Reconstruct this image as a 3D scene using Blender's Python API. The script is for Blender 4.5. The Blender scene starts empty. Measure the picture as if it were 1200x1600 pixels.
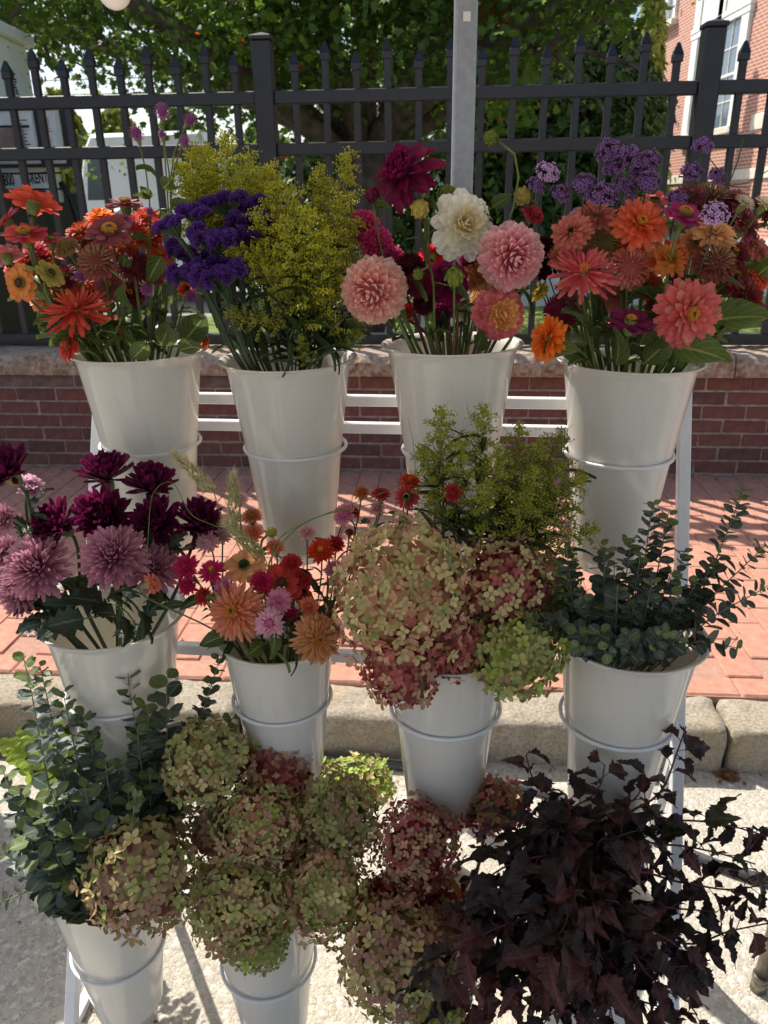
import bpy, math, random
import numpy as np
from mathutils import Vector, Matrix, Quaternion
R = math.radians
PI = math.pi
rng = random.Random(7)
scene = bpy.context.scene
COL = scene.collection

# ------------------------------------------------------------------ camera
CAM = Vector((0, 0, 1.6))
PITCH, ROLL, FPX = R(21.8), R(0.72), 1201.0
F_ = Vector((0, math.cos(PITCH), -math.sin(PITCH)))
R0 = Vector((1, 0, 0))
U0 = Vector((0, math.sin(PITCH), math.cos(PITCH)))
RV = R0 * math.cos(ROLL) - U0 * math.sin(ROLL)
UV_ = R0 * math.sin(ROLL) + U0 * math.cos(ROLL)
cd = bpy.data.cameras.new('camera')
cd.sensor_fit = 'VERTICAL'
cd.sensor_height = 36.0
cd.lens = 36.0 * FPX / 1600.0
cd.clip_start = 0.05
cd.clip_end = 2000
cd.dof.use_dof = True
cd.dof.focus_distance = 1.38
cd.dof.aperture_fstop = 9.0
cam = bpy.data.objects.new('camera', cd)
m = Matrix((RV, UV_, -F_)).transposed().to_4x4()
m.translation = CAM
cam.matrix_world = m
COL.objects.link(cam)
scene.camera = cam

# ------------------------------------------------------------------ world, sun, exposure
SUN_AZ, SUN_EL = R(-42), R(51)
world = bpy.data.worlds.new('World')
scene.world = world
world.use_nodes = True
wn = world.node_tree
bg = wn.nodes['Background']
sky = wn.nodes.new('ShaderNodeTexSky')
sky.sky_type = 'NISHITA'
sky.sun_disc = False
sky.sun_elevation = SUN_EL
sky.sun_rotation = SUN_AZ % (2 * PI)
sky.dust_density = 2.0
wn.links.new(sky.outputs[0], bg.inputs[0])
bg.inputs[1].default_value = 0.13
sd = bpy.data.lights.new('sun', 'SUN')
sd.energy = 5.0
sd.angle = R(0.5)
sd.color = (1.0, 0.94, 0.84)
so = bpy.data.objects.new('sun', sd)
SUN = Vector((math.sin(SUN_AZ) * math.cos(SUN_EL), math.cos(SUN_AZ) * math.cos(SUN_EL), math.sin(SUN_EL)))
so.rotation_euler = SUN.to_track_quat('Z', 'Y').to_euler()
so.location = (-6, 6, 9)
COL.objects.link(so)
scene.view_settings.view_transform = 'Standard'
scene.view_settings.look = 'None'
scene.view_settings.exposure = 0.5
scene.view_settings.gamma = 1.0
scene.view_settings.use_curve_mapping = False
scene.cycles.max_bounces = 8
scene.cycles.diffuse_bounces = 5
scene.cycles.transparent_max_bounces = 8
scene.cycles.use_denoising = True

# ------------------------------------------------------------------ pixel -> world helpers (photo pixels, 1200 x 1600)
def ray(px, py):
    return (RV * ((px - 600) / FPX) - UV_ * ((py - 800) / FPX) + F_)
def at(px, py, Y):
    d = ray(px, py)
    return CAM + d * (Y / d.y)
def ground(px, py, z=0.0):
    d = ray(px, py)
    return CAM + d * ((z - 1.6) / d.z)
def zdepth(p):
    return (Vector(p) - CAM).dot(F_)
def pxm(p):
    return zdepth(p) / FPX          # metres per photo pixel at p

# ------------------------------------------------------------------ colours and materials
def lin(c):
    return tuple((x / 12.92 if x <= 0.04045 else ((x + 0.055) / 1.055) ** 2.4) for x in c)
def S(r, g, b, k=1.0):
    c = lin((r / 255, g / 255, b / 255))
    return tuple(min(0.9, x * k) for x in c) + (1,)

class NT:
    def __init__(self, name):
        self.m = bpy.data.materials.new(name)
        self.m.use_nodes = True
        self.t = self.m.node_tree
        self.p = self.t.nodes['Principled BSDF']
        self.out = self.t.nodes['Material Output']
    def n(self, kind, **kw):
        nd = self.t.nodes.new('ShaderNode' + kind)
        for k, v in kw.items():
            setattr(nd, k, v)
        return nd
    def l(self, a, b):
        self.t.links.new(a, b)
    def ramp(self, fac, stops, interp='LINEAR'):
        r = self.n('ValToRGB')
        r.color_ramp.interpolation = interp
        e = r.color_ramp.elements
        while len(e) < len(stops):
            e.new(0.5)
        for el, (p, c) in zip(e, stops):
            el.position = p
            el.color = c
        self.l(fac, r.inputs[0])
        return r.outputs[0]
    def noise(self, scale, detail=4, coord='Object', rough=0.55, stretch=None):
        tc = self.n('TexCoord')
        nz = self.n('TexNoise')
        nz.inputs['Scale'].default_value = scale
        nz.inputs['Detail'].default_value = detail
        nz.inputs['Roughness'].default_value = rough
        src = tc.outputs[coord]
        if stretch:
            mp = self.n('Mapping')
            mp.inputs['Scale'].default_value = stretch
            self.l(src, mp.inputs[0])
            src = mp.outputs[0]
        self.l(src, nz.inputs['Vector'])
        return nz.outputs['Fac']
    def mix(self, fac, a, b, mode='MIX'):
        mx = self.n('Mix', data_type='RGBA', blend_type=mode)
        for sock, v in ((mx.inputs[0], fac), (mx.inputs[6], a), (mx.inputs[7], b)):
            if hasattr(v, 'is_output'):
                self.l(v, sock)
            else:
                sock.default_value = v
        return mx.outputs[2]
    def objrand(self, lo, hi):
        oi = self.n('ObjectInfo')
        mr = self.n('MapRange')
        mr.inputs[3].default_value = lo
        mr.inputs[4].default_value = hi
        self.l(oi.outputs['Random'], mr.inputs[0])
        return mr.outputs[0]
    def bright(self, col, val):
        h = self.n('HueSaturation')
        self.l(col, h.inputs['Color'])
        self.l(val, h.inputs['Value'])
        return h.outputs[0]
    def bump(self, height, strength, dist=0.01):
        b = self.n('Bump')
        b.inputs['Strength'].default_value = strength
        b.inputs['Distance'].default_value = dist
        self.l(height, b.inputs['Height'])
        self.l(b.outputs[0], self.p.inputs['Normal'])
        return b.outputs[0]

def plain(name, c, rough=0.5, metal=0.0, spec=0.5):
    k = NT(name)
    k.p.inputs['Base Color'].default_value = c
    k.p.inputs['Roughness'].default_value = rough
    k.p.inputs['Metallic'].default_value = metal
    k.p.inputs['Specular IOR Level'].default_value = spec
    return k.m
def noisy(name, stops, scale, rough=0.7, bump=0.0, bscale=None, rnd=None, detail=5, coord='Object', dist=0.01):
    k = NT(name)
    c = k.ramp(k.noise(scale, detail, coord), stops)
    if rnd:
        c = k.bright(c, k.objrand(*rnd))
    k.l(c, k.p.inputs['Base Color'])
    k.p.inputs['Roughness'].default_value = rough
    if bump:
        k.bump(k.noise(bscale or scale * 4, 6, coord), bump, dist)
    return k.m
def petal(name, base, tip, trans=0.42, mid=None, rough=0.55, rnd=(0.85, 1.12), streak=0.25):
    """thin plant tissue: colour runs base -> tip along the petal (uv.y), fine veins, light passes through"""
    k = NT(name)
    uv = k.n('UVMap')
    sp = k.n('SeparateXYZ')
    k.l(uv.outputs[0], sp.inputs[0])
    stops = [(0.0, base), (1.0, tip)] if mid is None else [(0.0, base), (0.45, mid), (1.0, tip)]
    c = k.ramp(sp.outputs[1], stops)
    mp = k.n('Mapping')
    mp.inputs['Scale'].default_value = (14, 1.2, 1)
    k.l(uv.outputs[0], mp.inputs[0])
    nz = k.n('TexNoise')
    nz.inputs['Scale'].default_value = 1.5
    k.l(mp.outputs[0], nz.inputs['Vector'])
    mr = k.n('MapRange')
    mr.inputs[1].default_value = 0.3
    mr.inputs[2].default_value = 0.7
    mr.inputs[3].default_value = 1 - streak
    mr.inputs[4].default_value = 1 + streak
    k.l(nz.outputs['Fac'], mr.inputs[0])
    mu = k.n('Math', operation='MULTIPLY')
    k.l(mr.outputs[0], mu.inputs[0])
    k.l(k.objrand(*rnd), mu.inputs[1])
    c = k.bright(c, mu.outputs[0])
    k.l(c, k.p.inputs['Base Color'])
    k.p.inputs['Roughness'].default_value = rough
    k.p.inputs['Specular IOR Level'].default_value = 0.3
    tr = k.n('BsdfTranslucent')
    k.l(c, tr.inputs[0])
    mx = k.n('MixShader')
    mx.inputs[0].default_value = trans
    k.l(k.p.outputs[0], mx.inputs[1])
    k.l(tr.outputs[0], mx.inputs[2])
    k.l(mx.outputs[0], k.out.inputs[0])
    return k.m
def leafy(name, c, rib, trans=0.3, rough=0.45, rnd=(0.75, 1.2), spec=0.45):
    """leaf: paler midrib and side veins drawn from the uv, blotchy green"""
    k = NT(name)
    uv = k.n('UVMap')
    sp = k.n('SeparateXYZ')
    k.l(uv.outputs[0], sp.inputs[0])
    a = k.n('Math', operation='SUBTRACT'); a.inputs[1].default_value = 0.5
    k.l(sp.outputs[0], a.inputs[0])
    b = k.n('Math', operation='ABSOLUTE'); k.l(a.outputs[0], b.inputs[0])
    # side veins: sin(v*40 - |u-.5|*30)
    v1 = k.n('Math', operation='MULTIPLY'); v1.inputs[1].default_value = 34; k.l(sp.outputs[1], v1.inputs[0])
    v2 = k.n('Math', operation='MULTIPLY'); v2.inputs[1].default_value = 30; k.l(b.outputs[0], v2.inputs[0])
    v3 = k.n('Math', operation='SUBTRACT'); k.l(v1.outputs[0], v3.inputs[0]); k.l(v2.outputs[0], v3.inputs[1])
    v4 = k.n('Math', operation='SINE'); k.l(v3.outputs[0], v4.inputs[0])
    side = k.ramp(v4.outputs[0], [(0.86, (0, 0, 0, 1)), (1.0, (0.45, 0.45, 0.45, 1))])
    ribm = k.ramp(b.outputs[0], [(0.015, (1, 1, 1, 1)), (0.05, (0, 0, 0, 1))])
    msk = k.mix(1.0, ribm, side, 'ADD')
    nz = k.noise(60, 4)
    dark = tuple(x * 0.7 for x in c[:3]) + (1,)
    col = k.ramp(nz, [(0.3, dark), (0.7, c)])
    bw = k.n('RGBToBW'); k.l(msk, bw.inputs[0])
    col = k.mix(bw.outputs[0], col, rib)
    col = k.bright(col, k.objrand(*rnd))
    k.l(col, k.p.inputs['Base Color'])
    k.p.inputs['Roughness'].default_value = rough
    k.p.inputs['Specular IOR Level'].default_value = spec
    k.bump(bw.outputs[0], 0.25, 0.001)
    tr = k.n('BsdfTranslucent'); k.l(col, tr.inputs[0])
    mx = k.n('MixShader'); mx.inputs[0].default_value = trans
    k.l(k.p.outputs[0], mx.inputs[1]); k.l(tr.outputs[0], mx.inputs[2])
    k.l(mx.outputs[0], k.out.inputs[0])
    return k.m

# ------------------------------------------------------------------ mesh building
class MB:
    def __init__(self):
        self.v, self.f, self.uv = [], [], []      # uv: one pair per vertex
    def add(self, vs, fs, uvs=None):
        o = len(self.v)
        self.v += [tuple(x) for x in vs]
        self.f += [tuple(i + o for i in f) for f in fs]
        self.uv += list(uvs) if uvs else [(0.5, 0.5)] * len(vs)
        return self
    def merge(self, mesh_tuple, M):
        vs, fs, uvs = mesh_tuple
        return self.add([M @ Vector(x) for x in vs], fs, uvs)
    def box(self, lo, hi, c=0.0, M=None):
        """box; c > 0 chamfers every edge"""
        x0, y0, z0 = lo; x1, y1, z1 = hi
        if c <= 0:
            vs = [(x, y, z) for z in (z0, z1) for y in (y0, y1) for x in (x0, x1)]
            fs = [(0, 2, 3, 1), (4, 5, 7, 6), (0, 1, 5, 4), (2, 6, 7, 3), (0, 4, 6, 2), (1, 3, 7, 5)]
        else:
            vs, idx = [], {}
            for sx in (0, 1):
                for sy in (0, 1):
                    for sz in (0, 1):
                        for ax in range(3):
                            p = [(x0, x1)[sx], (y0, y1)[sy], (z0, z1)[sz]]
                            for k, sgn in enumerate((sx, sy, sz)):
                                if k != ax:
                                    p[k] += c if sgn == 0 else -c
                            idx[(sx, sy, sz, ax)] = len(vs)
                            vs.append(tuple(p))
            I = lambda s, ax: idx[(s[0], s[1], s[2], ax)]
            fs = []
            for ax in range(3):
                a, b = [k for k in range(3) if k != ax]
                for sg in (0, 1):
                    q = []
                    for (p, r) in ((0, 0), (1, 0), (1, 1), (0, 1)):
                        s = [0, 0, 0]; s[ax] = sg; s[a] = p; s[b] = r
                        q.append(I(s, ax))
                    fs.append(tuple(q))
            for ax in range(3):
                a, b = [k for k in range(3) if k != ax]
                for p in (0, 1):
                    for r in (0, 1):
                        s0 = [0, 0, 0]; s0[a] = p; s0[b] = r
                        s1 = list(s0); s1[ax] = 1
                        fs.append((I(s0, a), I(s1, a), I(s1, b), I(s0, b)))
            for sx in (0, 1):
                for sy in (0, 1):
                    for sz in (0, 1):
                        s = (sx, sy, sz)
                        fs.append((I(s, 0), I(s, 1), I(s, 2)))
        if M is not None:
            vs = [M @ Vector(p) for p in vs]
        return self.add(vs, fs)
    def tube(self, pts, r, n=6, cap=True):
        pts = [Vector(p) for p in pts]
        rr = r if isinstance(r, (list, tuple)) else [r] * len(pts)
        vs, fs, uvs = [], [], []
        t = (pts[1] - pts[0]).normalized()
        up = Vector((0, 0, 1)) if abs(t.z) < 0.9 else Vector((1, 0, 0))
        nrm = t.cross(up).normalized()
        for i, p in enumerate(pts):
            a = pts[max(0, i - 1)]; b = pts[min(len(pts) - 1, i + 1)]
            t = (b - a).normalized()
            nrm = (nrm - t * nrm.dot(t)).normalized()
            bn = t.cross(nrm)
            for k in range(n):
                an = 2 * PI * k / n
                vs.append(p + (nrm * math.cos(an) + bn * math.sin(an)) * rr[i])
                uvs.append((k / n, i / (len(pts) - 1)))
        for i in range(len(pts) - 1):
            for k in range(n):
                k2 = (k + 1) % n
                fs.append((i * n + k, i * n + k2, (i + 1) * n + k2, (i + 1) * n + k))
        if cap:
            fs.append(tuple(range(n - 1, -1, -1)))
            fs.append(tuple((len(pts) - 1) * n + k for k in range(n)))
        return self.add(vs, fs, uvs)
    def lathe(self, prof, n=48, M=None, closed=False):
        vs, fs, uvs = [], [], []
        for i, (r, z) in enumerate(prof):
            for k in range(n):
                a = 2 * PI * k / n
                vs.append((r * math.cos(a), r * math.sin(a), z))
                uvs.append((k / n, i / max(1, len(prof) - 1)))
        L = len(prof)
        for i in range(L if closed else L - 1):
            j = (i + 1) % L
            for k in range(n):
                k2 = (k + 1) % n
                fs.append((i * n + k, i * n + k2, j * n + k2, j * n + k))
        if M is not None:
            vs = [M @ Vector(p) for p in vs]
        return self.add(vs, fs, uvs)
    def ball(self, c, r, nu=8, nv=6, sc=(1, 1, 1)):
        vs, fs = [], []
        for i in range(nv + 1):
            th = PI * i / nv
            for k in range(nu):
                a = 2 * PI * k / nu
                vs.append((c[0] + r * sc[0] * math.sin(th) * math.cos(a), c[1] + r * sc[1] * math.sin(th) * math.sin(a), c[2] + r * sc[2] * math.cos(th)))
        for i in range(nv):
            for k in range(nu):
                k2 = (k + 1) % nu
                fs.append((i * nu + k, (i + 1) * nu + k, (i + 1) * nu + k2, i * nu + k2))
        return self.add(vs, fs)
    def mesh(self, name, mat=None, smooth=False):
        me = bpy.data.meshes.new(name)
        me.from_pydata(self.v, [], self.f)
        if any(u != (0.5, 0.5) for u in self.uv[:400]):
            ul = me.uv_layers.new(name='UVMap')
            li = np.zeros(len(me.loops), dtype=np.int32)
            me.loops.foreach_get('vertex_index', li)
            ul.data.foreach_set('uv', np.array(self.uv, dtype=np.float32)[li].ravel())
        if smooth:
            me.polygons.foreach_set('use_smooth', [True] * len(me.polygons))
        if mat:
            me.materials.append(mat)
        me.update()
        return me
    def obj(self, name, mat=None, parent=None, smooth=False, M=None):
        return link(name, self.mesh(name, mat, smooth), parent, M)

def link(name, me, parent=None, M=None):
    o = bpy.data.objects.new(name, me)
    if parent is not None:
        o.parent = parent
    if M is not None:
        o.matrix_basis = M
    COL.objects.link(o)
    return o
def tag(o, label=None, cat=None, group=None, kind=None):
    if label: o['label'] = label
    if cat: o['category'] = cat
    if group: o['group'] = group
    if kind: o['kind'] = kind
    return o
def thing(name, loc, label, cat, group=None, rz=0.0):
    o = bpy.data.objects.new(name, None)
    o.empty_display_size = 0.05
    o.location = loc
    o.rotation_euler = (0, 0, rz)
    COL.objects.link(o)
    return tag(o, label, cat, group)
def bez(p0, p1, p2, p3, n=8):
    out = []
    for i in range(n + 1):
        t = i / n
        out.append(p0 * (1 - t) ** 3 + p1 * 3 * t * (1 - t) ** 2 + p2 * 3 * t * t * (1 - t) + p3 * t ** 3)
    return out
def frame_to(n, spin=0.0):
    """rotation whose local Z is n"""
    return n.to_track_quat('Z', 'Y').to_matrix().to_4x4() @ Matrix.Rotation(spin, 4, 'Z')
# ================================================================== LARGE STRUCTURE
# street frame: u runs along the kerb, v away from the camera
YAW = R(4.6)
SU = Vector((math.cos(YAW), -math.sin(YAW), 0))
SV = Vector((math.sin(YAW), math.cos(YAW), 0))
def st(u, v, z=0.0):
    return SU * u + SV * v + Vector((0, 0, z))
SM = Matrix((SU, SV, (0, 0, 1))).transposed().to_4x4()      # street frame -> world
KERB_F, KERB_B, WALL_F, WALK_Z = 1.93, 2.11, 4.27, 0.15

# --- road: pale exposed-aggregate surface
k = NT('aggregate road')
tc = k.n('TexCoord')
nzw = k.n('TexNoise'); nzw.inputs['Scale'].default_value = 55; nzw.inputs['Detail'].default_value = 3
k.l(tc.outputs['Object'], nzw.inputs['Vector'])
vs_ = k.n('VectorMath', operation='SCALE'); vs_.inputs['Scale'].default_value = 0.010
k.l(nzw.outputs['Color'], vs_.inputs[0])
va = k.n('VectorMath', operation='ADD'); k.l(tc.outputs['Object'], va.inputs[0]); k.l(vs_.outputs[0], va.inputs[1])
vo = k.n('TexVoronoi'); vo.inputs['Scale'].default_value = 92
vf = k.n('TexVoronoi'); vf.inputs['Scale'].default_value = 210
for q in (vo, vf): k.l(va.outputs[0], q.inputs['Vector'])
sc_ = k.n('SeparateColor'); k.l(vo.outputs['Color'], sc_.inputs[0])
sf_ = k.n('SeparateColor'); k.l(vf.outputs['Color'], sf_.inputs[0])
stone = k.ramp(sc_.outputs[0], [(0.0, S(160, 153, 140)), (0.4, S(178, 172, 158)), (0.8, S(188, 182, 169)), (0.93, S(204, 199, 188))])
fine = k.ramp(sf_.outputs[0], [(0.0, S(156, 148, 134)), (0.5, S(182, 174, 159)), (1.0, S(196, 189, 175))])
sel = k.ramp(sc_.outputs[1], [(0.42, (0, 0, 0, 1)), (0.46, (1, 1, 1, 1))])
c = k.mix(sel, fine, stone)
c = k.mix(k.ramp(k.noise(2.2, 6), [(0.42, (0, 0, 0, 1)), (0.8, (0.4, 0.4, 0.4, 1))]), c, S(160, 152, 138))
c = k.mix(k.ramp(k.noise(0.9, 5), [(0.58, (0, 0, 0, 1)), (0.7, (0.3, 0.3, 0.3, 1))]), c, S(130, 124, 116))
k.l(c, k.p.inputs['Base Color'])
k.p.inputs['Roughness'].default_value = 0.85
h1 = k.mix(sel, vf.outputs['Distance'], vo.outputs['Distance'])
bwh = k.n('RGBToBW'); k.l(h1, bwh.inputs[0])
inv = k.n('Math', operation='SUBTRACT'); inv.inputs[0].default_value = 1.0; k.l(bwh.outputs[0], inv.inputs[1])
hm = k.n('Math', operation='ADD'); k.l(inv.outputs[0], hm.inputs[0])
nb = k.n('Math', operation='MULTIPLY'); nb.inputs[1].default_value = .8; k.l(k.noise(170, 6), nb.inputs[0]); k.l(nb.outputs[0], hm.inputs[1])
k.bump(hm.outputs[0], 0.6, 0.0045)
M_road = k.m
b = MB()
b.add([(-60, -60, 0), (60, -60, 0), (60, KERB_F + 0.02, 0), (-60, KERB_F + 0.02, 0)], [(0, 1, 2, 3)])
tag(b.obj('road', M_road, None, M=SM), kind='structure')

# --- far ground (parking lot and lawn level behind the wall)
M_lot = noisy('lot asphalt', [(0.3, S(120, 118, 115)), (0.7, S(150, 148, 142))], 3, 0.9, 0.3, 80)
b = MB()
b.add([(-400, 4.4, 0.10), (400, 4.4, 0.10), (400, 900, 0.10), (-400, 900, 0.10)], [(0, 1, 2, 3)])
tag(b.obj('parking_lot', M_lot, None, M=SM), kind='structure')
M_lawn = noisy('lawn', [(0.3, S(82, 104, 42)), (0.7, S(128, 146, 66))], 9, 0.9, 0.6, 120)
b = MB()
b.add([(-3.4, 4.6, 0.115), (40, 4.6, 0.115), (40, 17, 0.115), (-3.4, 17, 0.115)], [(0, 1, 2, 3)])
tag(b.obj('lawn', M_lawn, None, M=SM), kind='structure')

# --- kerb of rough granite blocks
M_granite = NT('kerb granite')
k = M_granite
c = k.ramp(k.noise(95, 6), [(0.30, S(156, 143, 123)), (0.5, S(186, 175, 156)), (0.70, S(206, 198, 181))])
c = k.mix(k.ramp(k.noise(7, 4), [(0.5, (0, 0, 0, 1)), (0.75, (0.5, 0.5, 0.5, 1))]), c, S(196, 172, 130))
k.l(c, k.p.inputs['Base Color']); k.p.inputs['Roughness'].default_value = 0.85
c2 = k.mix(k.ramp(k.noise(16, 5), [(0.45, (0, 0, 0, 1)), (0.7, (0.45, 0.45, 0.45, 1))]), c, S(150, 132, 108))
k.l(c2, k.p.inputs['Base Color'])
k.bump(k.noise(48, 9, rough=0.75), 1.0, 0.018)
kerb = bpy.data.objects.new('kerb', None); COL.objects.link(kerb); kerb.matrix_basis = SM
tag(kerb, kind='structure')
def granite_block(u0, u1, v0, v1, z1, seed):
    rr = random.Random(seed)
    nx, ny, nz = 40, 8, 7
    vs, fs, ids = [], [], {}
    def P(i, j, kk):
        if (i, j, kk) in ids: return ids[(i, j, kk)]
        x = u0 + (u1 - u0) * i / nx; y = v0 + (v1 - v0) * j / ny; z = -0.05 + (z1 + 0.05) * kk / nz
        # round the arrises, then make them uneven
        rad = 0.022
        for (lo, hi, a) in ((u0, u1, 0),):
            pass
        cx = min(max(x, u0 + rad), u1 - rad); cy = min(max(y, v0 + rad), v1 - rad); cz = min(z, z1 - rad)
        d = Vector((x - cx, y - cy, z - cz))
        if d.length > 1e-6:
            d = d.normalized() * rad
        n1 = math.sin(x * 31 + seed) * math.sin(y * 57 + z * 43 + seed * 2) * 0.004 + rr.uniform(-.003, .003)
        ids[(i, j, kk)] = len(vs)
        vs.append((cx + d.x + (n1 if kk else 0), cy + d.y + n1, cz + d.z + n1 * 0.7))
        return ids[(i, j, kk)]
    for i in range(nx):
        for j in range(ny):
            fs.append((P(i, j, nz), P(i + 1, j, nz), P(i + 1, j + 1, nz), P(i, j + 1, nz)))
        for kk in range(nz):
            fs.append((P(i, 0, kk), P(i + 1, 0, kk), P(i + 1, 0, kk + 1), P(i, 0, kk + 1)))
            fs.append((P(i + 1, ny, kk), P(i, ny, kk), P(i, ny, kk + 1), P(i + 1, ny, kk + 1)))
    for j in range(ny):
        for kk in range(nz):
            fs.append((P(0, j + 1, kk), P(0, j, kk), P(0, j, kk + 1), P(0, j + 1, kk + 1)))
            fs.append((P(nx, j, kk), P(nx, j + 1, kk), P(nx, j + 1, kk + 1), P(nx, j, kk + 1)))
    MB().add(vs, fs).obj('kerb_stone', M_granite.m, kerb, smooth=True)
ujoint = (ground(1133, 1125, 0.14).dot(SU))
for i, (a, c_) in enumerate(((-3.9, -2.35), (-2.35, -0.62), (-0.62, ujoint), (ujoint, ujoint + 1.6), (ujoint + 1.6, ujoint + 3.1))):
    granite_block(a + 0.006, c_ - 0.006, KERB_F, KERB_B, WALK_Z - 0.003 * (i % 2), 11 + i)
# the long runs of kerb on either side
for a, c_ in ((-40, -3.9), (ujoint + 3.1, 40)):
    MB().box((a, KERB_F, -0.05), (c_, KERB_B, WALK_Z), 0.015).obj('kerb_run', M_granite.m, kerb)

# --- brick sidewalk: mortar bed + single pavers, long side away from the street
M_bed = noisy('paver joint sand', [(0.3, S(160, 122, 106)), (0.7, S(180, 140, 122))], 60, 0.95, 0.4, 200)
M_paver = NT('clay paver')
k = M_paver
c = k.ramp(k.noise(26, 6), [(0.3, S(174, 120, 100)), (0.55, S(188, 136, 115)), (0.75, S(202, 152, 131))])
c = k.mix(k.ramp(k.noise(240, 3), [(0.62, (0, 0, 0, 1)), (0.7, (0.5, 0.5, 0.5, 1))]), c, S(232, 205, 185))
c = k.mix(k.ramp(k.noise(3.1, 4, 'Generated'), [(0.55, (0, 0, 0, 1)), (0.8, (.25, .25, .25, 1))]), c, S(176, 122, 106))
c = k.bright(c, k.objrand(0.95, 1.05))
k.l(c, k.p.inputs['Base Color']); k.p.inputs['Roughness'].default_value = 0.9
k.bump(k.noise(150, 7, rough=0.7), 0.6, 0.006)
walk = MB().box((-40, KERB_B + 0.004, -0.05), (40, WALL_F + 0.05, WALK_Z - 0.008)).obj('sidewalk', M_bed, None, M=SM)
tag(walk, kind='structure')
PW, PL = 0.118, 0.236
paver_meshes = []
for i in range(5):
    rr = random.Random(i)
    b = MB(); b.box((0.0016, 0.0016, -0.03), (PW - 0.0016, PL - 0.0016, 0.0), 0.0035)
    b.v = [(x + rr.uniform(-.0012, .0012), y + rr.uniform(-.0012, .0012), z + rr.uniform(-.0008, .0008)) for x, y, z in b.v]
    paver_meshes.append(b.mesh('paver', M_paver.m))
spots = []
ucol = -34
nrow = int((WALL_F - KERB_B - 0.112) / PL) + 1
for i in range(-40, 40):
    for j in range(-1, nrow + 1):
        v0 = KERB_B + 0.112 + j * PL + (PL / 2 if i % 2 else 0)
        u0 = i * PW
        if v0 < KERB_B + 0.108 or v0 + PL > WALL_F + 0.08: continue
        spots.append((u0, v0))
def scr(p):
    d = p - CAM
    z = d.dot(F_)
    return 600 + FPX * d.dot(RV) / z, 800 - FPX * d.dot(UV_) / z, z
vis = []
for (u0, v0) in spots:
    x, y, z = scr(st(u0 + PW / 2, v0 + PL / 2, WALK_Z))
    vis.append((0 if (-60 < x < 1260) else 1, z, u0, v0))
vis.sort()
rest = MB()
for i, (o_, z, u0, v0) in enumerate(vis):
    T = Matrix.Translation((u0, v0, WALK_Z + rng.uniform(-.001, .0012)))
    if i < 290 and o_ == 0:
        link('paver', paver_meshes[i % 5], walk, T)
    else:
        q = MB().box((0.0016, 0.0016, -0.03), (PW - 0.0016, PL - 0.0016, 0.0), 0.003)
        rest.merge((q.v, q.f, q.uv), T)
tag(rest.obj('paver_field', M_paver.m, walk), kind='stuff')
# soldier row of bricks along the kerb
edge_m = [MB().box((0.0015, 0.0, -0.05), (0.236, 0.102, 0.0), 0.006).mesh('edge_brick', M_paver.m)]
for i in range(-14, 14):
    link('edge_brick', edge_m[0], walk, Matrix.Translation((i * 0.24, KERB_B + 0.006, WALK_Z - 0.002 + rng.uniform(-.002, .004))) @ Matrix.Rotation(rng.uniform(-.008, .008), 4, 'Z'))

# --- low brick wall with stone coping
M_mortar = noisy('mortar', [(0.3, S(128, 112, 104)), (0.7, S(176, 160, 150))], 30, 0.95, 0.5, 160)
k = NT('wall brick')
c = k.ramp(k.noise(20, 6), [(0.28, S(86, 58, 50)), (0.5, S(114, 76, 66)), (0.72, S(140, 100, 86))])
oi = k.n('ObjectInfo')
c2 = k.ramp(oi.outputs['Random'], [(0.0, S(70, 56, 54)), (0.15, S(86, 60, 56)), (0.2, S(122, 74, 68)), (0.7, S(114, 66, 60)), (1.0, S(118, 82, 68))])
c = k.mix(0.5, c, c2)
c = k.mix(k.ramp(k.noise(4.0, 5), [(0.55, (0, 0, 0, 1)), (0.75, (0.45, 0.45, 0.45, 1))]), c, S(96, 74, 70))
k.l(c, k.p.inputs['Base Color']); k.p.inputs['Roughness'].default_value = 0.9
k.bump(k.noise(120, 7, rough=0.7), 0.6, 0.005)
M_brick = k.m
M_grey_brick = noisy('weathered top course', [(0.3, S(86, 70, 68)), (0.7, S(132, 112, 106))], 14, 0.9, 0.5, 120, rnd=(0.85, 1.15))
wall = thing('brick_wall', (0, 0, 0), 'low red brick garden wall with rough stone coping under the black fence', 'wall')
wall.matrix_basis = SM
MB().box((-30, WALL_F + 0.006, WALK_Z - 0.05), (30, WALL_F + 0.36, WALK_Z + 0.565)).obj('mortar_core', M_mortar, wall)
BH, BL = 0.0795, 0.238
bm_ = []
for i in range(4):
    rr = random.Random(i + 50)
    b = MB(); b.box((0.006, 0, 0.006), (BL - 0.006, 0.09, BH - 0.006), 0.004)
    b.v = [(x + rr.uniform(-.0025, .0025), y + rr.uniform(-.002, .002), z + rr.uniform(-.002, .002)) for x, y, z in b.v]
    bm_.append(b)
brick_mesh = [b.mesh('brick', M_brick) for b in bm_]
grey_mesh = [b.mesh('brick', M_grey_brick) for b in bm_]
far_bricks = MB()
for row in range(7):
    for i in range(-120, 120):
        u0 = i * BL + (BL / 2 if row % 2 else 0) + rng.uniform(-.004, .004)
        T = Matrix.Translation((u0, WALL_F + rng.uniform(-.003, .002), WALK_Z + 0.003 + row * BH))
        if -2.75 < u0 < 2.5:
            grey = row == 6 and u0 < -0.9
            link('brick', (grey_mesh if grey else brick_mesh)[rng.randrange(4)], wall, T)
        elif abs(u0) < 9:
            q = bm_[0]
            far_bricks.merge((q.v, q.f, q.uv), T)
tag(far_bricks.obj('brick_run', M_brick, wall), kind='stuff')
k = NT('coping stone')
c = k.ramp(k.noise(34, 7, rough=0.65), [(0.3, S(104, 78, 58)), (0.48, S(168, 138, 110)), (0.68, S(205, 190, 170))])
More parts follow.
